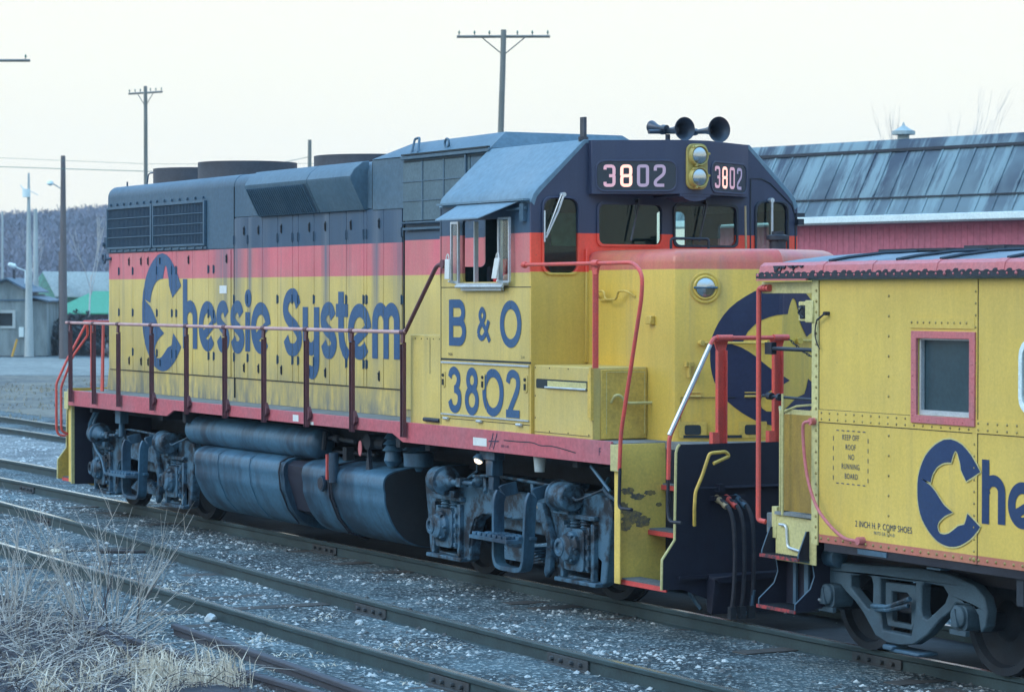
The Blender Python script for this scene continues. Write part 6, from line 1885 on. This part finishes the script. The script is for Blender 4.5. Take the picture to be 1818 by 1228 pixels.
# =================================================================== WAREHOUSE
def at(ax, ay, ang):
    ca, sa = math.cos(R_(ang)), math.sin(R_(ang))
    return Matrix(((ca, -sa, 0, ax), (sa, ca, 0, ay), (0, 0, 1, 0), (0, 0, 0, 1)))
def xf(o, mtx):
    o.matrix_basis = mtx
wh = empty('warehouse', 'long red board warehouse with stained tin roof and pale gutter', 'warehouse', (0, 0, 0))
WX0, WX1, WD, EH, RH = -4.0, 46, .72, 4.72, 6.33
wl_ = MB().box(WX0+.2, WX1, 0, .2, GZ-.05, EH-.22).box(WX0+.2, WX0+.4, .2, 14, GZ-.05, EH-.1)
wl_.prism([(.21, GZ-.05), (13.8, GZ-.05), (13.8, EH+.3), (.9, RH-.25), (.21, EH-.1)], 'x', WX0+.41, WX0+.6)
x = WX0+.3
while x < WX1:
    wl_.box(x, x+.014, -.008, -.001, GZ, EH-.24); x += .17
wl_.box(WX0+.2, WX1, 13.8, 14, GZ-.05, EH-.2)
wl_.build('wall', 'whwall', wh)
rm = MB()
def slope(u): return (-.30+u*(WD+.30), EH-.05+u*(RH-EH+.05))
n_p = 0
rr = random.Random(3)
rm.add([(WX0-.3, WD, RH-.02), (WX1, WD, RH-.02), (WX1, 14.2, RH-.9), (WX0-.3, 14.2, RH-.9), (WX0-.3, 14.2, EH-.2), (WX1, 14.2, EH-.2)], [(0, 1, 2, 3), (3, 2, 5, 4)])
for sgn in (1,):
    for u0, u1, dz in ((0, .22, 0), (.215, .86, .03), (.85, 1.0, .06)):
        (ya, za), (yb, zb) = slope(u0), slope(u1)
        if sgn < 0: ya, yb = 14-ya, 14-yb
        rm.add([(WX0-.3, ya, za+dz), (WX1, ya, za+dz), (WX1, yb, zb+dz), (WX0-.3, yb, zb+dz), (WX0-.3, ya, za+dz-.03), (WX1, ya, za+dz-.03), (WX1, yb, zb+dz-.03), (WX0-.3, yb, zb+dz-.03)],
               [(0, 1, 2, 3), (7, 6, 5, 4), (0, 4, 5, 1), (1, 5, 6, 2), (2, 6, 7, 3), (3, 7, 4, 0)])
x = WX0
while x < WX1:
    (ya, za), (yb, zb) = slope(.22), slope(.855)
    rm.add([(x, ya, za+.075), (x+.05, ya, za+.075), (x+.05, yb, zb+.075), (x, yb, zb+.075), (x, ya, za+.03), (x+.05, ya, za+.03), (x+.05, yb, zb+.03), (x, yb, zb+.03)], [(0, 1, 2, 3), (0, 4, 5, 1), (1, 5, 6, 2), (3, 7, 4, 0)])
    (ya, za), (yb, zb) = slope(.01), slope(.212)
    rm.add([(x+.1, ya, za+.035), (x+.14, ya, za+.035), (x+.14, yb, zb+.035), (x+.1, yb, zb+.035)], [(0, 1, 2, 3)])
    x += rr.choice((.46, .48, .53))
rfw = rm.build('roof', 'tin', wh)
MB().box(WX0-.3, WX1, -.45, -.32, EH-.20, EH-.05).box(WX0-.3, WX1, -.318, -.02, EH-.225, EH-.20).build('gutter', 'gutter', wh, bevel=.02)
(ya, za), (yb, zb) = slope(.215), slope(.855)
MB().box(WX0-.3, WX1, ya-.03, ya+.03, za+.02, za+.05).build('roof_lap', 'tar', rfw)
MB().box(WX0-.3, WX1, yb-.05, yb+.03, zb+.02, zb+.085).build('roof_lap', 'tar', rfw)
VX = 2.05
vt = MB()
vt.cyl((VX, .9, RH-.3), (VX, .9, RH+.20), .13, 14)
vt.lathe((VX, .9, RH+.17), (0, 0, 1), [(0, .26), (.08, .26), (.12, .16), (.20, .04), (.28, .01)], 14)
vt.build('roof_vent', 'paleroof', wh)
wh.matrix_basis = at(-22.0, 21.0, 12.5)

# =================================================================== POLES AND WIRES
def pole(name, label, x, y, h, r, arms=(), mat='polewood', lean=(0, 0), lamp=None, top_r=None, cat_='utility pole', insul=True, group=None):
    """arms: (z, half length left, half length right, yaw deg)"""
    t = empty(name, label, cat_, (x, y, GZ), group)
    WL[t.name] = Vector((0, 0, 0))
    tr = top_r or r*.7
    m = MB()
    n_ = 9
    m.tube([(lean[0]*h*k/n_+.012*math.sin(k*1.7), lean[1]*h*k/n_, h*k/n_) for k in range(n_+1)], r, 12, rs=[r+(tr-r)*k/n_ for k in range(n_+1)])
    m.build('shaft', mat, t)
    for z, l1, l2, yw in arms:
        dx, dy = math.cos(R_(yw)), math.sin(R_(yw))
        cx, cy = lean[0]*z, lean[1]*z
        a = MB().tube([(cx-dx*l1, cy-dy*l1-.0, z), (cx+dx*l2, cy+dy*l2, z)], .042, 4)
        for q in (-l1*.95, -l1*.62, -l1*.3, l2*.3, l2*.62, l2*.95):
            a.cyl((cx+dx*q, cy+dy*q, z+.05), (cx+dx*q, cy+dy*q, z+.12), .018, 6)
        a.tube([(cx-dx*l1*.45, cy-dy*l1*.45, z-.04), (cx, cy, z-.55)], .018, 5).tube([(cx+dx*l2*.45, cy+dy*l2*.45, z-.04), (cx, cy, z-.55)], .018, 5)
        a = a.build('crossarm', mat, t)
        if insul:
            for q in (-l1*.95, -l1*.62, -l1*.3, l2*.3, l2*.62, l2*.95):
                MB().lathe((cx+dx*q, cy+dy*q, z+.10), (0, 0, 1), [(0, .03), (.03, .035), (.04, .02), (.06, .025), (.08, .01)], 8).build('insulator', 'insul', a)
    if lamp:
        z, l, yw = lamp
        dx, dy = math.cos(R_(yw)), math.sin(R_(yw))
        b = MB().tube(cat([(0, 0, z-.35), (dx*l*.5, dy*l*.5, z-.15), (dx*l*.9, dy*l*.9, z)], 5), .035, 6)
        b = b.build('lamp_arm', 'palewood', t)
        MB().lathe((dx*l, dy*l, z+.10), (0, 0, -1), [(0, .06), (.05, .14), (.15, .17), (.20, .12), (.24, .03)], 14).build('lamp_head', 'gutter', b)
    return t
RA = math.degrees(math.atan2(.8813, .4726))    # roughly across the view
pole('utility_pole', 'tallest weathered pole with four pin crossarm rising behind the locomotive cab', -41.9, 23.45, 10.9, .115, [(10.55+.15, 1.38, 1.38, RA-2)], lean=(.012, .022))
pole('utility_pole', 'weathered pole with tilted crossarm behind the rear roof fans', -75.15, 25.0, 11.55, .105, [(11.28, .95, .95, 25)], lean=(-.002, -.004))
pole('utility_pole', 'crossarm pole at the left edge with its arm reaching into the sky', -49.6, 9.0, 10.4, .15, [(9.98, 2.0, 2.65, RA)])
pole('utility_pole', 'plain short topped pole showing between the second and third roof fans', -81.2, 34.85, 9.95, .115, [], lean=(.002, .006))
t = pole('lamp_post', 'dark wooden pole with a small street lamp near the green house', -95.9, 28.5, 9.75, .22, [], mat='darkwood', lamp=(8.45, .62, RA+180), top_r=.11, cat_='street lamp')
t = pole('utility_pole', 'pale pole with a transformer standing before the grey shed', -100.55, 28.3, 9.1, .24, [], mat='palewood', top_r=.05)
MB().cyl((0, -.12, 7.9), (0, -.12, 8.3), .20, 12).tube([(-.1, -.12, 8.2), (-.25, -.35, 8.5)], .03, 5).tube([(.1, .05, 8.2), (.2, .45, 8.0)], .02, 5).build('transformer', 'gutter', t)
pole('utility_pole', 'slender pale pole just right of the transformer pole', -106.1, 30.5, 7.5, .17, [], mat='palewood', top_r=.10, lean=(.0, -.004))
pole('utility_pole', 'reddish grey pole leaning before the grey shed corner', -104.4, 31.25, 5.3, .13, [], mat='darkwood', top_r=.11)
pole('utility_pole', 'thin pale pole left of the transformer pole', -108.0, 29.3, 7.4, .08, [], mat='palewood', top_r=.05)
def wire(label, pts, sag, r, nseg=14):
    m = MB()
    for a, b in zip(pts, pts[1:]):
        a = Vector(a); b = Vector(b)
        m.tube([a.lerp(b, k/nseg)-Vector((0, 0, 4*sag*(k/nseg)*(1-k/nseg))) for k in range(nseg+1)], r, 4)
    tag(m.build('overhead_wire', 'insul'), label, 'wire')
wire('lower wire running from the left edge to the pole between the fans', [(-120, -14, 11.4), (-75.2, 25.0, 7.95), (-81.2, 34.85, 9.05)], .25, .014)
wire('upper thin wire running from the left edge over the rear fans', [(-120, -14, 11.95), (-75.2, 25.0, 8.25), (-60, 60, 9.0)], .15, .007)

# =================================================================== FAR BUILDINGS
sh = empty('shed', 'grey weathered board shed with a small square dark window', 'shed')
AX = at(-104.35, 25.3, RA)     # local x runs to the right as seen from the yard, y away
wins = [(2.55, 1.50), (3.27, 1.50), (3.27, 2.15), (2.55, 2.15)]
m = MB()
m.prism([(0, 0), (4.05, 0), (4.05, 3.2), (3.0, 3.75), (1.2, 3.2), (0, 3.2)], 'y', 0, .1, holes=[wins])
m.box(4.051, 4.95, .25, .35, 0, 2.75).box(4.85, 4.95, .351, 5, 0, 2.75).box(3.95, 4.05, .101, 5, 0, 3.1).box(0, .1, .101, 5, 0, 3.1)
k = .0
while k < 4.0:
    if not (2.4 < k < 3.35): m.box(k, k+.03, -.02, -.001, 0, 2.75)
    k += .3
m.build('wall', 'shedwood', sh)
m = MB()
m.prism([(-.3, 3.2), (1.0, 3.2), (3.0, 3.84), (4.25, 3.18), (4.25, 3.24), (3.0, 3.93), (1.0, 3.28), (-.3, 3.28)], 'y', -.3, 5)
m.prism([(4.0, 2.98), (5.1, 2.70), (5.1, 2.78), (4.0, 3.05)], 'y', 0, 5)
m.box(0, 4.0, -.06, -.021, 2.76, 2.84)
m.build('roof', 'slate', sh)
f = MB().prism([(2.4, 1.38), (3.42, 1.38), (3.42, 2.3), (2.4, 2.3)], 'y', -.05, -.005, holes=[wins]).build('window', 'palewood', sh)
MB().box(2.5, 3.3, .12, .16, 1.45, 2.2).build('window_pane', 'seam', f)
MB().box(3.0, 3.12, 1.5, 1.62, 3.7, 4.35).build('chimney', 'tar', sh)
MB().box(3.62, 3.85, -.2, -.03, .95, 1.45).build('meter_box', 'gutter', sh)
sh.matrix_basis = AX @ Matrix.Translation((0, 0, GZ))
st = MB().tube([(-100.95, 27.55, GZ), (-100.84, 27.78, .72)], .06, 5)
tag(st.build('stake', 'stakeyel'), 'short yellow post leaning against the grey shed', 'stake')
yl = MB().lathe((-104.85, 28.6, 4.5), (.3, .9, -.3), [(0, .04), (.08, .11), (.36, .12), (.44, .04)], 10).tube([(-104.85, 28.6, 4.5), (-104.5, 29.4, 4.15)], .03, 5)
yl.tube([(-104.5, 29.4, 4.15), (-104.5, 29.4, GZ)], .04, 6)
tag(yl.build('yard_light', 'gutter'), 'small white yard light above the grey shed roof', 'street lamp')

hs = empty('house', 'mint green house with pale roof beyond the poles', 'house')
m = MB().prism([(0, 0), (1.25, 0), (1.25, 3.4), (.45, 4.45), (0, 3.9)], 'y', 0, 9)
m.box(1.26, 7.5, .5, 9, 0, 2.9)
m.build('wall', 'greenwall', hs)
m = MB()
m.add([(.45, -.2, 4.5), (7.9, -.2, 4.45), (7.9, -.2, 4.35), (.45, -.2, 4.4), (1.35, -1.0, 3.05), (7.9, -1.0, 3.0), (7.9, 8, 4.5), (.45, 8, 4.5), (7.9, -1.0, 2.9), (1.35, -1.0, 2.95)], [(0, 1, 5, 4), (0, 7, 6, 1), (4, 5, 8, 9)])
m.build('roof', 'paleroof', hs, recalc=False)
MB().box(1.6, 2.4, .44, .49, 1.2, 2.2).box(3.4, 4.2, .44, .49, 1.2, 2.2).build('window', 'seam', hs)
MB().lathe((2.0, -1.1, 3.6), (0, 0, 1), [(0, .1), (.05, .2), (.2, .15), (.25, .05)], 8).build('roof_lamp', 'gutter', hs)
hs.matrix_basis = at(-130.3, 38.4, RA) @ Matrix.Translation((0, 0, GZ))
gb = empty('outbuilding', 'low dark brick outbuilding with bright green metal roof', 'outbuilding')
MB().box(0, 9, 0, 6, 0, 2.1).build('wall', 'brick', gb)
m = MB().add([(-.4, -.5, 2.0), (9.4, -.5, 2.0), (9.4, 3, 3.3), (1.9, 3, 3.3), (-.4, -.5, 1.92), (9.4, -.5, 1.92), (9.4, 6.5, 2.0), (1.9, 6.5, 2.0)], [(0, 1, 2, 3), (0, 4, 5, 1), (3, 2, 6, 7)])
m.build('roof', 'greenroof', gb, recalc=False)
MB().box(1.2, 1.9, -.04, -.005, .9, 1.6).box(2.6, 3.3, -.04, -.005, .9, 1.6).box(4.2, 4.9, -.04, -.005, .9, 1.6).build('window', 'seam', gb)
gb.matrix_basis = at(-125.3, 37.9, RA) @ Matrix.Translation((0, 0, GZ))
car = empty('parked_car', 'blue car parked beyond the road behind the locomotive railing', 'car')
m = MB().prism([(0, .35), (.2, .30), (4.0, .30), (4.2, .4), (4.2, .75), (3.9, .86), (3.3, .90), (2.8, 1.32), (1.4, 1.34), (.85, .95), (.1, .85), (0, .7)], 'y', 0, 1.6)
m.build('body', 'carblue', car, bevel=.05, seg=2)
for x in (.85, 3.3):
    for y in (-.03, 1.45):
        w1_ = MB().cyl((x, y, .32), (x, y+.18, .32), .32, 18).build('wheel', 'tyre', car)
        MB().cyl((x, y-.012, .32), (x, y+.0, .32), .17, 12).build('hub', 'steel', w1_)
MB().prism([(1.05, .95), (1.5, 1.27), (2.0, 1.27), (2.0, .95)], 'y', -.01, -.002).prism([(2.08, .95), (2.08, 1.27), (2.7, 1.26), (3.1, .95)], 'y', -.01, -.002).build('window', 'seam', car)
MB().box(4.18, 4.23, .15, .45, .55, .68).build('headlight', 'white', car)
car.matrix_basis = at(-115.2, 34.9, RA) @ Matrix.Translation((0, 0, GZ+.35))
car2 = empty('parked_car', 'white car parked beside the blue car', 'car')
MB().prism([(0, .3), (.2, .28), (4.0, .28), (4.2, .4), (4.15, .8), (3.3, .92), (2.9, 1.36), (1.2, 1.36), (.7, .95), (.05, .85)], 'y', 0, 1.6).build('body', 'carwhite', car2, bevel=.05, seg=2)
MB().prism([(.95, .95), (1.3, 1.28), (2.75, 1.28), (3.1, .95)], 'y', -.01, -.002).build('window', 'seam', car2)
for x in (.8, 3.3):
    for y in (-.03, 1.45):
        MB().cyl((x, y, .32), (x, y+.18, .32), .32, 18).build('wheel', 'tyre', car2)
car2.matrix_basis = at(-119.0, 38.4, RA+4) @ Matrix.Translation((0, 0, GZ+.35))

# =================================================================== HILL
def hillh(x, y):
    d = math.hypot(x+640, (y-330))
    h = 33*math.exp(-((x+700)/260)**2)*(.50+.50*(1/(1+math.exp(-(y-215)/40))))/(1+math.exp((y-300)/14))
    return h*(1+.10*noise.noise(Vector((x*.008, y*.010, 0)))+.05*noise.noise(Vector((x*.03, y*.03, 2))))-3
hm = MB()
nx, ny = 60, 110
xs = np.linspace(-850, -380, nx); ys = np.linspace(-300, 1000, ny)
hm.add([(x, y, hillh(x, y) if x > -845 else -5) for x in xs for y in ys], [(i*ny+j, (i+1)*ny+j, (i+1)*ny+j+1, i*ny+j+1) for i in range(nx-1) for j in range(ny-1)])
tag(hm.build('hill', 'hill', smooth=60, recalc=False), kind='structure')
# leafless woods on the hillside
wm = MB()
rnd = random.Random(12)
C0 = Vector((28.86, -13.89, 2.9)); Rv = Vector((.47257, .88129)); Fv = Vector((-.88129, .47257))
cnt = 0
while cnt < 9000:
    D = 430+ (rnd.random()**.8)*330; s = rnd.uniform(-.235, -.125)*D
    x = C0.x+Fv.x*D+Rv.x*s; y = C0.y+Fv.y*D+Rv.y*s
    z = hillh(x, y)
    if z < -2: continue
    h = rnd.uniform(3.0, 5.5)
    wm.add([(x-.08, y-.1, z-1), (x+.08, y+.1, z-1), (x, y, z+h)], [(0, 1, 2)])
    for k in range(8):
        a = rnd.uniform(0, 2*PI); zz = z+h*rnd.uniform(.25, .75); l = h*rnd.uniform(.25, .45); el = R_(rnd.uniform(25, 75))
        e = Vector((math.cos(a)*math.cos(el), math.sin(a)*math.cos(el), math.sin(el)))*l
        sx = -math.sin(a)*.13; sy_ = math.cos(a)*.13
        wm.add([(x, y, zz), (x+e.x+sx, y+e.y+sy_, zz+e.z), (x+e.x-sx, y+e.y-sy_, zz+e.z*.9)], [(0, 1, 2)])
    cnt += 1
o = wm.build('woodland', 'farwood', smooth=0, recalc=False)
tag(o, 'purple grey leafless wood covering the distant hillside', 'woodland', kind='stuff')

# =================================================================== BARE TREES AND THICKET
def bare_tree(label, x, y, z0, h, seed, mat='bark', spread=.5, r0=.12, depth=5, name='bare_tree', cat_='tree', group=None):
    rnd = random.Random(seed)
    t = empty(name, label, cat_, (x, y, z0), group)
    WL[t.name] = Vector((0, 0, 0))
    br = MB()
    tr = MB()
    tr.tube([(0, 0, 0), (.02*h, .0, h*.25), (.0, .02*h, h*.5)], r0, 8, rs=[r0, r0*.8, r0*.55])
    def grow(p, d, l, r, k):
        q = p+d*l
        mid = p+d*l*.5+Vector((rnd.uniform(-1, 1), rnd.uniform(-1, 1), rnd.uniform(-.3, .6)))*l*.07
        br.tube([p, mid, q], r, 4 if k > 1 else 6, rs=[r, r*.8, r*.62])
        if k >= depth: return
        for _ in range(2 if rnd.random() < .55 else 3):
            nd = (d+Vector((rnd.uniform(-1, 1), rnd.uniform(-1, 1), rnd.uniform(-.15, .7)))*spread).normalized()
            grow(q, nd, l*rnd.uniform(.62, .85), r*.60, k+1)
    for _ in range(3):
        grow(Vector((0, .02*h, h*rnd.uniform(.35, .5))), Vector((rnd.uniform(-.5, .5), rnd.uniform(-.5, .5), 1)).normalized(), h*.18, r0*.5, 1)
    tr.build('trunk', mat, t)
    br.build('crown', mat, t, smooth=0)
    return t
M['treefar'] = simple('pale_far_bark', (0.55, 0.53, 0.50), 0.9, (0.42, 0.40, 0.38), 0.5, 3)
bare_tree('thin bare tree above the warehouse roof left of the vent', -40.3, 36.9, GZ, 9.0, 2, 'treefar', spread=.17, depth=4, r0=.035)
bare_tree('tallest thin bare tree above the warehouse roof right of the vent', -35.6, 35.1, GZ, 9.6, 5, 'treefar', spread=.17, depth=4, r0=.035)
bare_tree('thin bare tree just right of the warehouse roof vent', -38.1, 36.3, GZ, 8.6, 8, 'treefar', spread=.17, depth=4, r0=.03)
bare_tree('small dark bare tree standing in front of the mint green house', -116.5, 33.5, GZ, 4.2, 11, 'bark', r0=.05, depth=5)
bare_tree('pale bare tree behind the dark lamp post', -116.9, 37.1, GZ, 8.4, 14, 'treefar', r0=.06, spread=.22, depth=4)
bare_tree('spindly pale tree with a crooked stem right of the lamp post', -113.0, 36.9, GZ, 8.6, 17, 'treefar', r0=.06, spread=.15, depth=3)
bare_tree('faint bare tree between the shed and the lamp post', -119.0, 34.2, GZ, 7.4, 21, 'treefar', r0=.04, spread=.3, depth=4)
def thicket(label, cx, cy, rx, ry, h, n, seed, mat='darkbush'):
    rnd = random.Random(seed)
    t = empty('thicket', label, 'bush', (cx, cy, GZ)); WL[t.name] = Vector((0, 0, 0))
    m = MB()
    for _ in range(n):
        a = rnd.uniform(0, 2*PI); q = math.sqrt(rnd.random())
        x, y = q*rx*math.cos(a), q*ry*math.sin(a)
        hh = h*rnd.uniform(.35, 1)*(1-.4*q)
        dx, dy = rnd.uniform(-.3, .3), rnd.uniform(-.3, .3)
        w1_ = rnd.uniform(.03, .10)
        m.add([(x, y, 0), (x+w1_, y+w1_, 0), (x+dx, y+dy, hh)], [(0, 1, 2)])
        for k in range(3):
            z = hh*rnd.uniform(.3, .9); b = rnd.uniform(0, 2*PI); l = rnd.uniform(.15, .45)
            m.add([(x+dx*z/hh, y+dy*z/hh, z), (x+math.cos(b)*l, y+math.sin(b)*l, z+.3), (x+math.cos(b+.3)*l, y+math.sin(b+.3)*l, z+.18)], [(0, 1, 2)])
    m.build('branches', mat, t, smooth=0, recalc=False)
thicket('dark thicket between the grey shed and the outbuilding', -104.2, 32.3, 1.6, 2.2, 2.6, 900, 1)
thicket('low dark thicket at the foot of the lamp post', -101.5, 33.6, 1.2, 1.6, 1.2, 500, 2)
thicket('grey undergrowth in front of the parked cars', -98.0, 34.5, 1.4, 3.0, .9, 700, 3, 'strawdark')

# dry grass on the far verge
vg = MB()
rnd = random.Random(77)
for _ in range(4500):
    y = rnd.uniform(6.6, 20); x = rnd.uniform(-64, -20)
    if noise.noise(Vector((x*.25, y*.4, 3))) < rnd.uniform(-.3, .3): continue
    h = rnd.uniform(.02, .09); a = rnd.uniform(0, PI)
    dx, dy = math.cos(a)*.03, math.sin(a)*.03
    vg.add([(x-dx, y-dy, GZ-.03), (x+dx, y+dy, GZ-.03), (x+rnd.uniform(-.05, .05), y+rnd.uniform(-.05, .05), GZ+h)], [(0, 1, 2)])
o = vg.build('verge_grass', 'vergestraw', smooth=0, recalc=False)
tag(o, 'short dull grass on the verge behind the far siding', 'grass', kind='stuff')

# =================================================================== FOREGROUND BRUSH AND DRY GRASS
def shrub(label, x, y, n, h, seed, mat='twig', spread=.6, lean=(0, 0), wide=.34):
    rnd = random.Random(seed)
    t = empty('bare_shrub', label, 'shrub', (x, y, height(x, y)-.02)); WL[t.name] = Vector((0, 0, 0))
    m = MB()
    for i in range(n):
        a = rnd.uniform(0, 2*PI); q = rnd.random()**.5*wide
        p = Vector((q*math.cos(a), q*math.sin(a), 0))
        d = Vector((math.cos(a)*spread*rnd.random()+lean[0], math.sin(a)*spread*rnd.random()+lean[1], 1)).normalized()
        l = h*rnd.uniform(.45, 1.0)
        r = rnd.uniform(.0034, .0078)
        pts = [p]; dd = d.copy()
        ns = 7
        for k in range(ns):
            dd = (dd+Vector((rnd.uniform(-1, 1), rnd.uniform(-1, 1), rnd.uniform(-.75, .45)))*.19).normalized()
            pts.append(pts[-1]+dd*l/ns)
        m.tube(pts, r, 4, rs=[r*(1-.75*k/ns) for k in range(ns+1)])
        for _ in range(rnd.randint(2, 5)):
            k = rnd.randint(2, ns-1)
            bd = (pts[k]-pts[k-1]).normalized()+Vector((rnd.uniform(-1, 1), rnd.uniform(-1, 1), rnd.uniform(-.2, .8)))*.7
            bd.normalize(); bl = l*rnd.uniform(.12, .35)
            m.tube([pts[k], pts[k]+bd*bl*.5+Vector((0, 0, rnd.uniform(-.02, .02))), pts[k]+bd*bl+Vector((0, 0, rnd.uniform(-.02, .05)))], r*.5, 3, rs=[r*.55, r*.4, r*.2])
    m.build('stems', mat, t, smooth=0, recalc=False)
shrub('bare shrub of long upright twigs in front of the near rails', 4.9, -5.35, 36, 1.3, 1, spread=1.0)
shrub('dark stemmed bare shrub at the centre of the brush', 5.15, -5.45, 9, .75, 2, 'twigdark', .6)
shrub('bare shrub leaning over the rails at the left edge of the photo', 2.6, -5.45, 24, 1.1, 3, spread=1.0)
shrub('low tangled bare shrub spreading toward the scrap rails', 5.9, -5.7, 26, .62, 4, spread=1.5, lean=(.5, .5))
shrub('dense bare shrub in the lower left corner', 5.6, -6.5, 28, .70, 5, spread=1.1)
shrub('dense low shrub behind the lower left grass', 6.9, -6.5, 36, .42, 6, spread=1.6)
shrub('thin bare shrub nearest the left corner of the photo', 4.1, -6.15, 22, .9, 7, spread=.9)
shrub('scattered thin sucker shoots beside the near track', 3.3, -4.75, 14, .9, 8, spread=.5)

def litter(name, label, area, n, lmin, lmax, mat, seed, r=.003):
    rnd = random.Random(seed); m = MB()
    for _ in range(n):
        x = rnd.uniform(area[0], area[1]); y = rnd.uniform(area[2], area[3])
        l = rnd.uniform(lmin, lmax); a = rnd.gauss(.6, .9); z = height(x, y)+rnd.uniform(0, .10)
        p = Vector((x, y, z)); d = Vector((math.cos(a), math.sin(a), rnd.uniform(-.15, .45)))
        q = p+d*l*.5+Vector((0, 0, rnd.uniform(0, .05)))
        e = q+Vector((d.x+rnd.uniform(-.5, .5), d.y+rnd.uniform(-.5, .5), rnd.uniform(-.6, .3)))*l*.5
        m.tube([p, q, e], r, 3, rs=[r, r*.8, r*.3])
    tag(m.build(name, mat, smooth=0, recalc=False), label, 'brush', kind='stuff')
litter('fallen_twigs', 'tangle of fallen grey twigs under the bare shrubs', (3.2, 9.2, -7.6, -5.7), 700, .15, .6, 'twig', 31, .0048)
litter('fallen_twigs', 'dark dead stems matted on the bank at the lower left', (3.0, 9.6, -7.8, -5.8), 1300, .10, .45, 'twigdark', 32, .004)
def grass(name, label, area, n, hmin, hmax, mat, seed, tuft=0, flop=.5):
    rnd = random.Random(seed)
    m = MB()
    tufts = [(rnd.uniform(area[0], area[1]), rnd.uniform(area[2], area[3])) for _ in range(tuft)] if tuft else None
    for _ in range(n):
        if tufts:
            c = rnd.choice(tufts); x = c[0]+rnd.gauss(0, .07); y = c[1]+rnd.gauss(0, .07)
        else:
            x = rnd.uniform(area[0], area[1]); y = rnd.uniform(area[2], area[3])
        h = rnd.uniform(hmin, hmax)*(rnd.random()**.6*.7+.3); a = rnd.uniform(0, 2*PI); w1_ = rnd.uniform(.0024, .0052)
        fx, fy = rnd.gauss(0, flop)*h, rnd.gauss(0, flop)*h
        dx, dy = .4726*w1_, .8813*w1_
        z0 = height(x, y)-.01
        p1 = (x+fx*.35, y+fy*.35, z0+h*.62); p2 = (x+fx, y+fy, z0+h*rnd.uniform(.75, 1.0))
        m.add([(x-dx, y-dy, z0), (x+dx, y+dy, z0), (p1[0]+dx*.8, p1[1]+dy*.8, p1[2]), (p1[0]-dx*.8, p1[1]-dy*.8, p1[2]), p2], [(0, 1, 2, 3), (3, 2, 4)])
    o = m.build(name, mat, smooth=0, recalc=False)
    tag(o, label, 'grass', kind='stuff')
grass('dry_grass', 'pale dry grass along the bottom left edge', (7.6, 9.9, -7.4, -5.95), 900, .10, .34, 'straw', 3, 26, .55)
grass('dry_grass', 'tall pale grass stalks standing above the tufts', (8.5, 9.4, -6.45, -5.75), 330, .24, .46, 'straw', 4, 9, .26)
grass('matted_grass', 'grey matted dead grass under the brush', (2.0, 10.2, -8.6, -5.6), 5000, .03, .12, 'strawdark', 5, 0, 1.4)
grass('matted_litter', 'thin dead grass litter between the near rails', (-5, 11, -5.4, -3.3), 1300, .02, .06, 'straw', 6, 70, 2.2)

# =================================================================== AIR
hz = MB().box(-920, 320, -620, 1120, -12, 62)
def haze_mat():
    m = bpy.data.materials.new('haze_air'); m.use_nodes = True
    n = m.node_tree; n.nodes.clear()
    o = n.nodes.new('ShaderNodeOutputMaterial'); v = n.nodes.new('ShaderNodeVolumePrincipled')
    v.inputs['Color'].default_value = (0.80, 0.90, 1.0, 1)
    v.inputs['Density'].default_value = 0.00030
    v.inputs['Anisotropy'].default_value = 0.2
    n.links.new(v.outputs[0], o.inputs['Volume'])
    return m
tag(hz.build('haze', haze_mat(), smooth=0), kind='stuff')
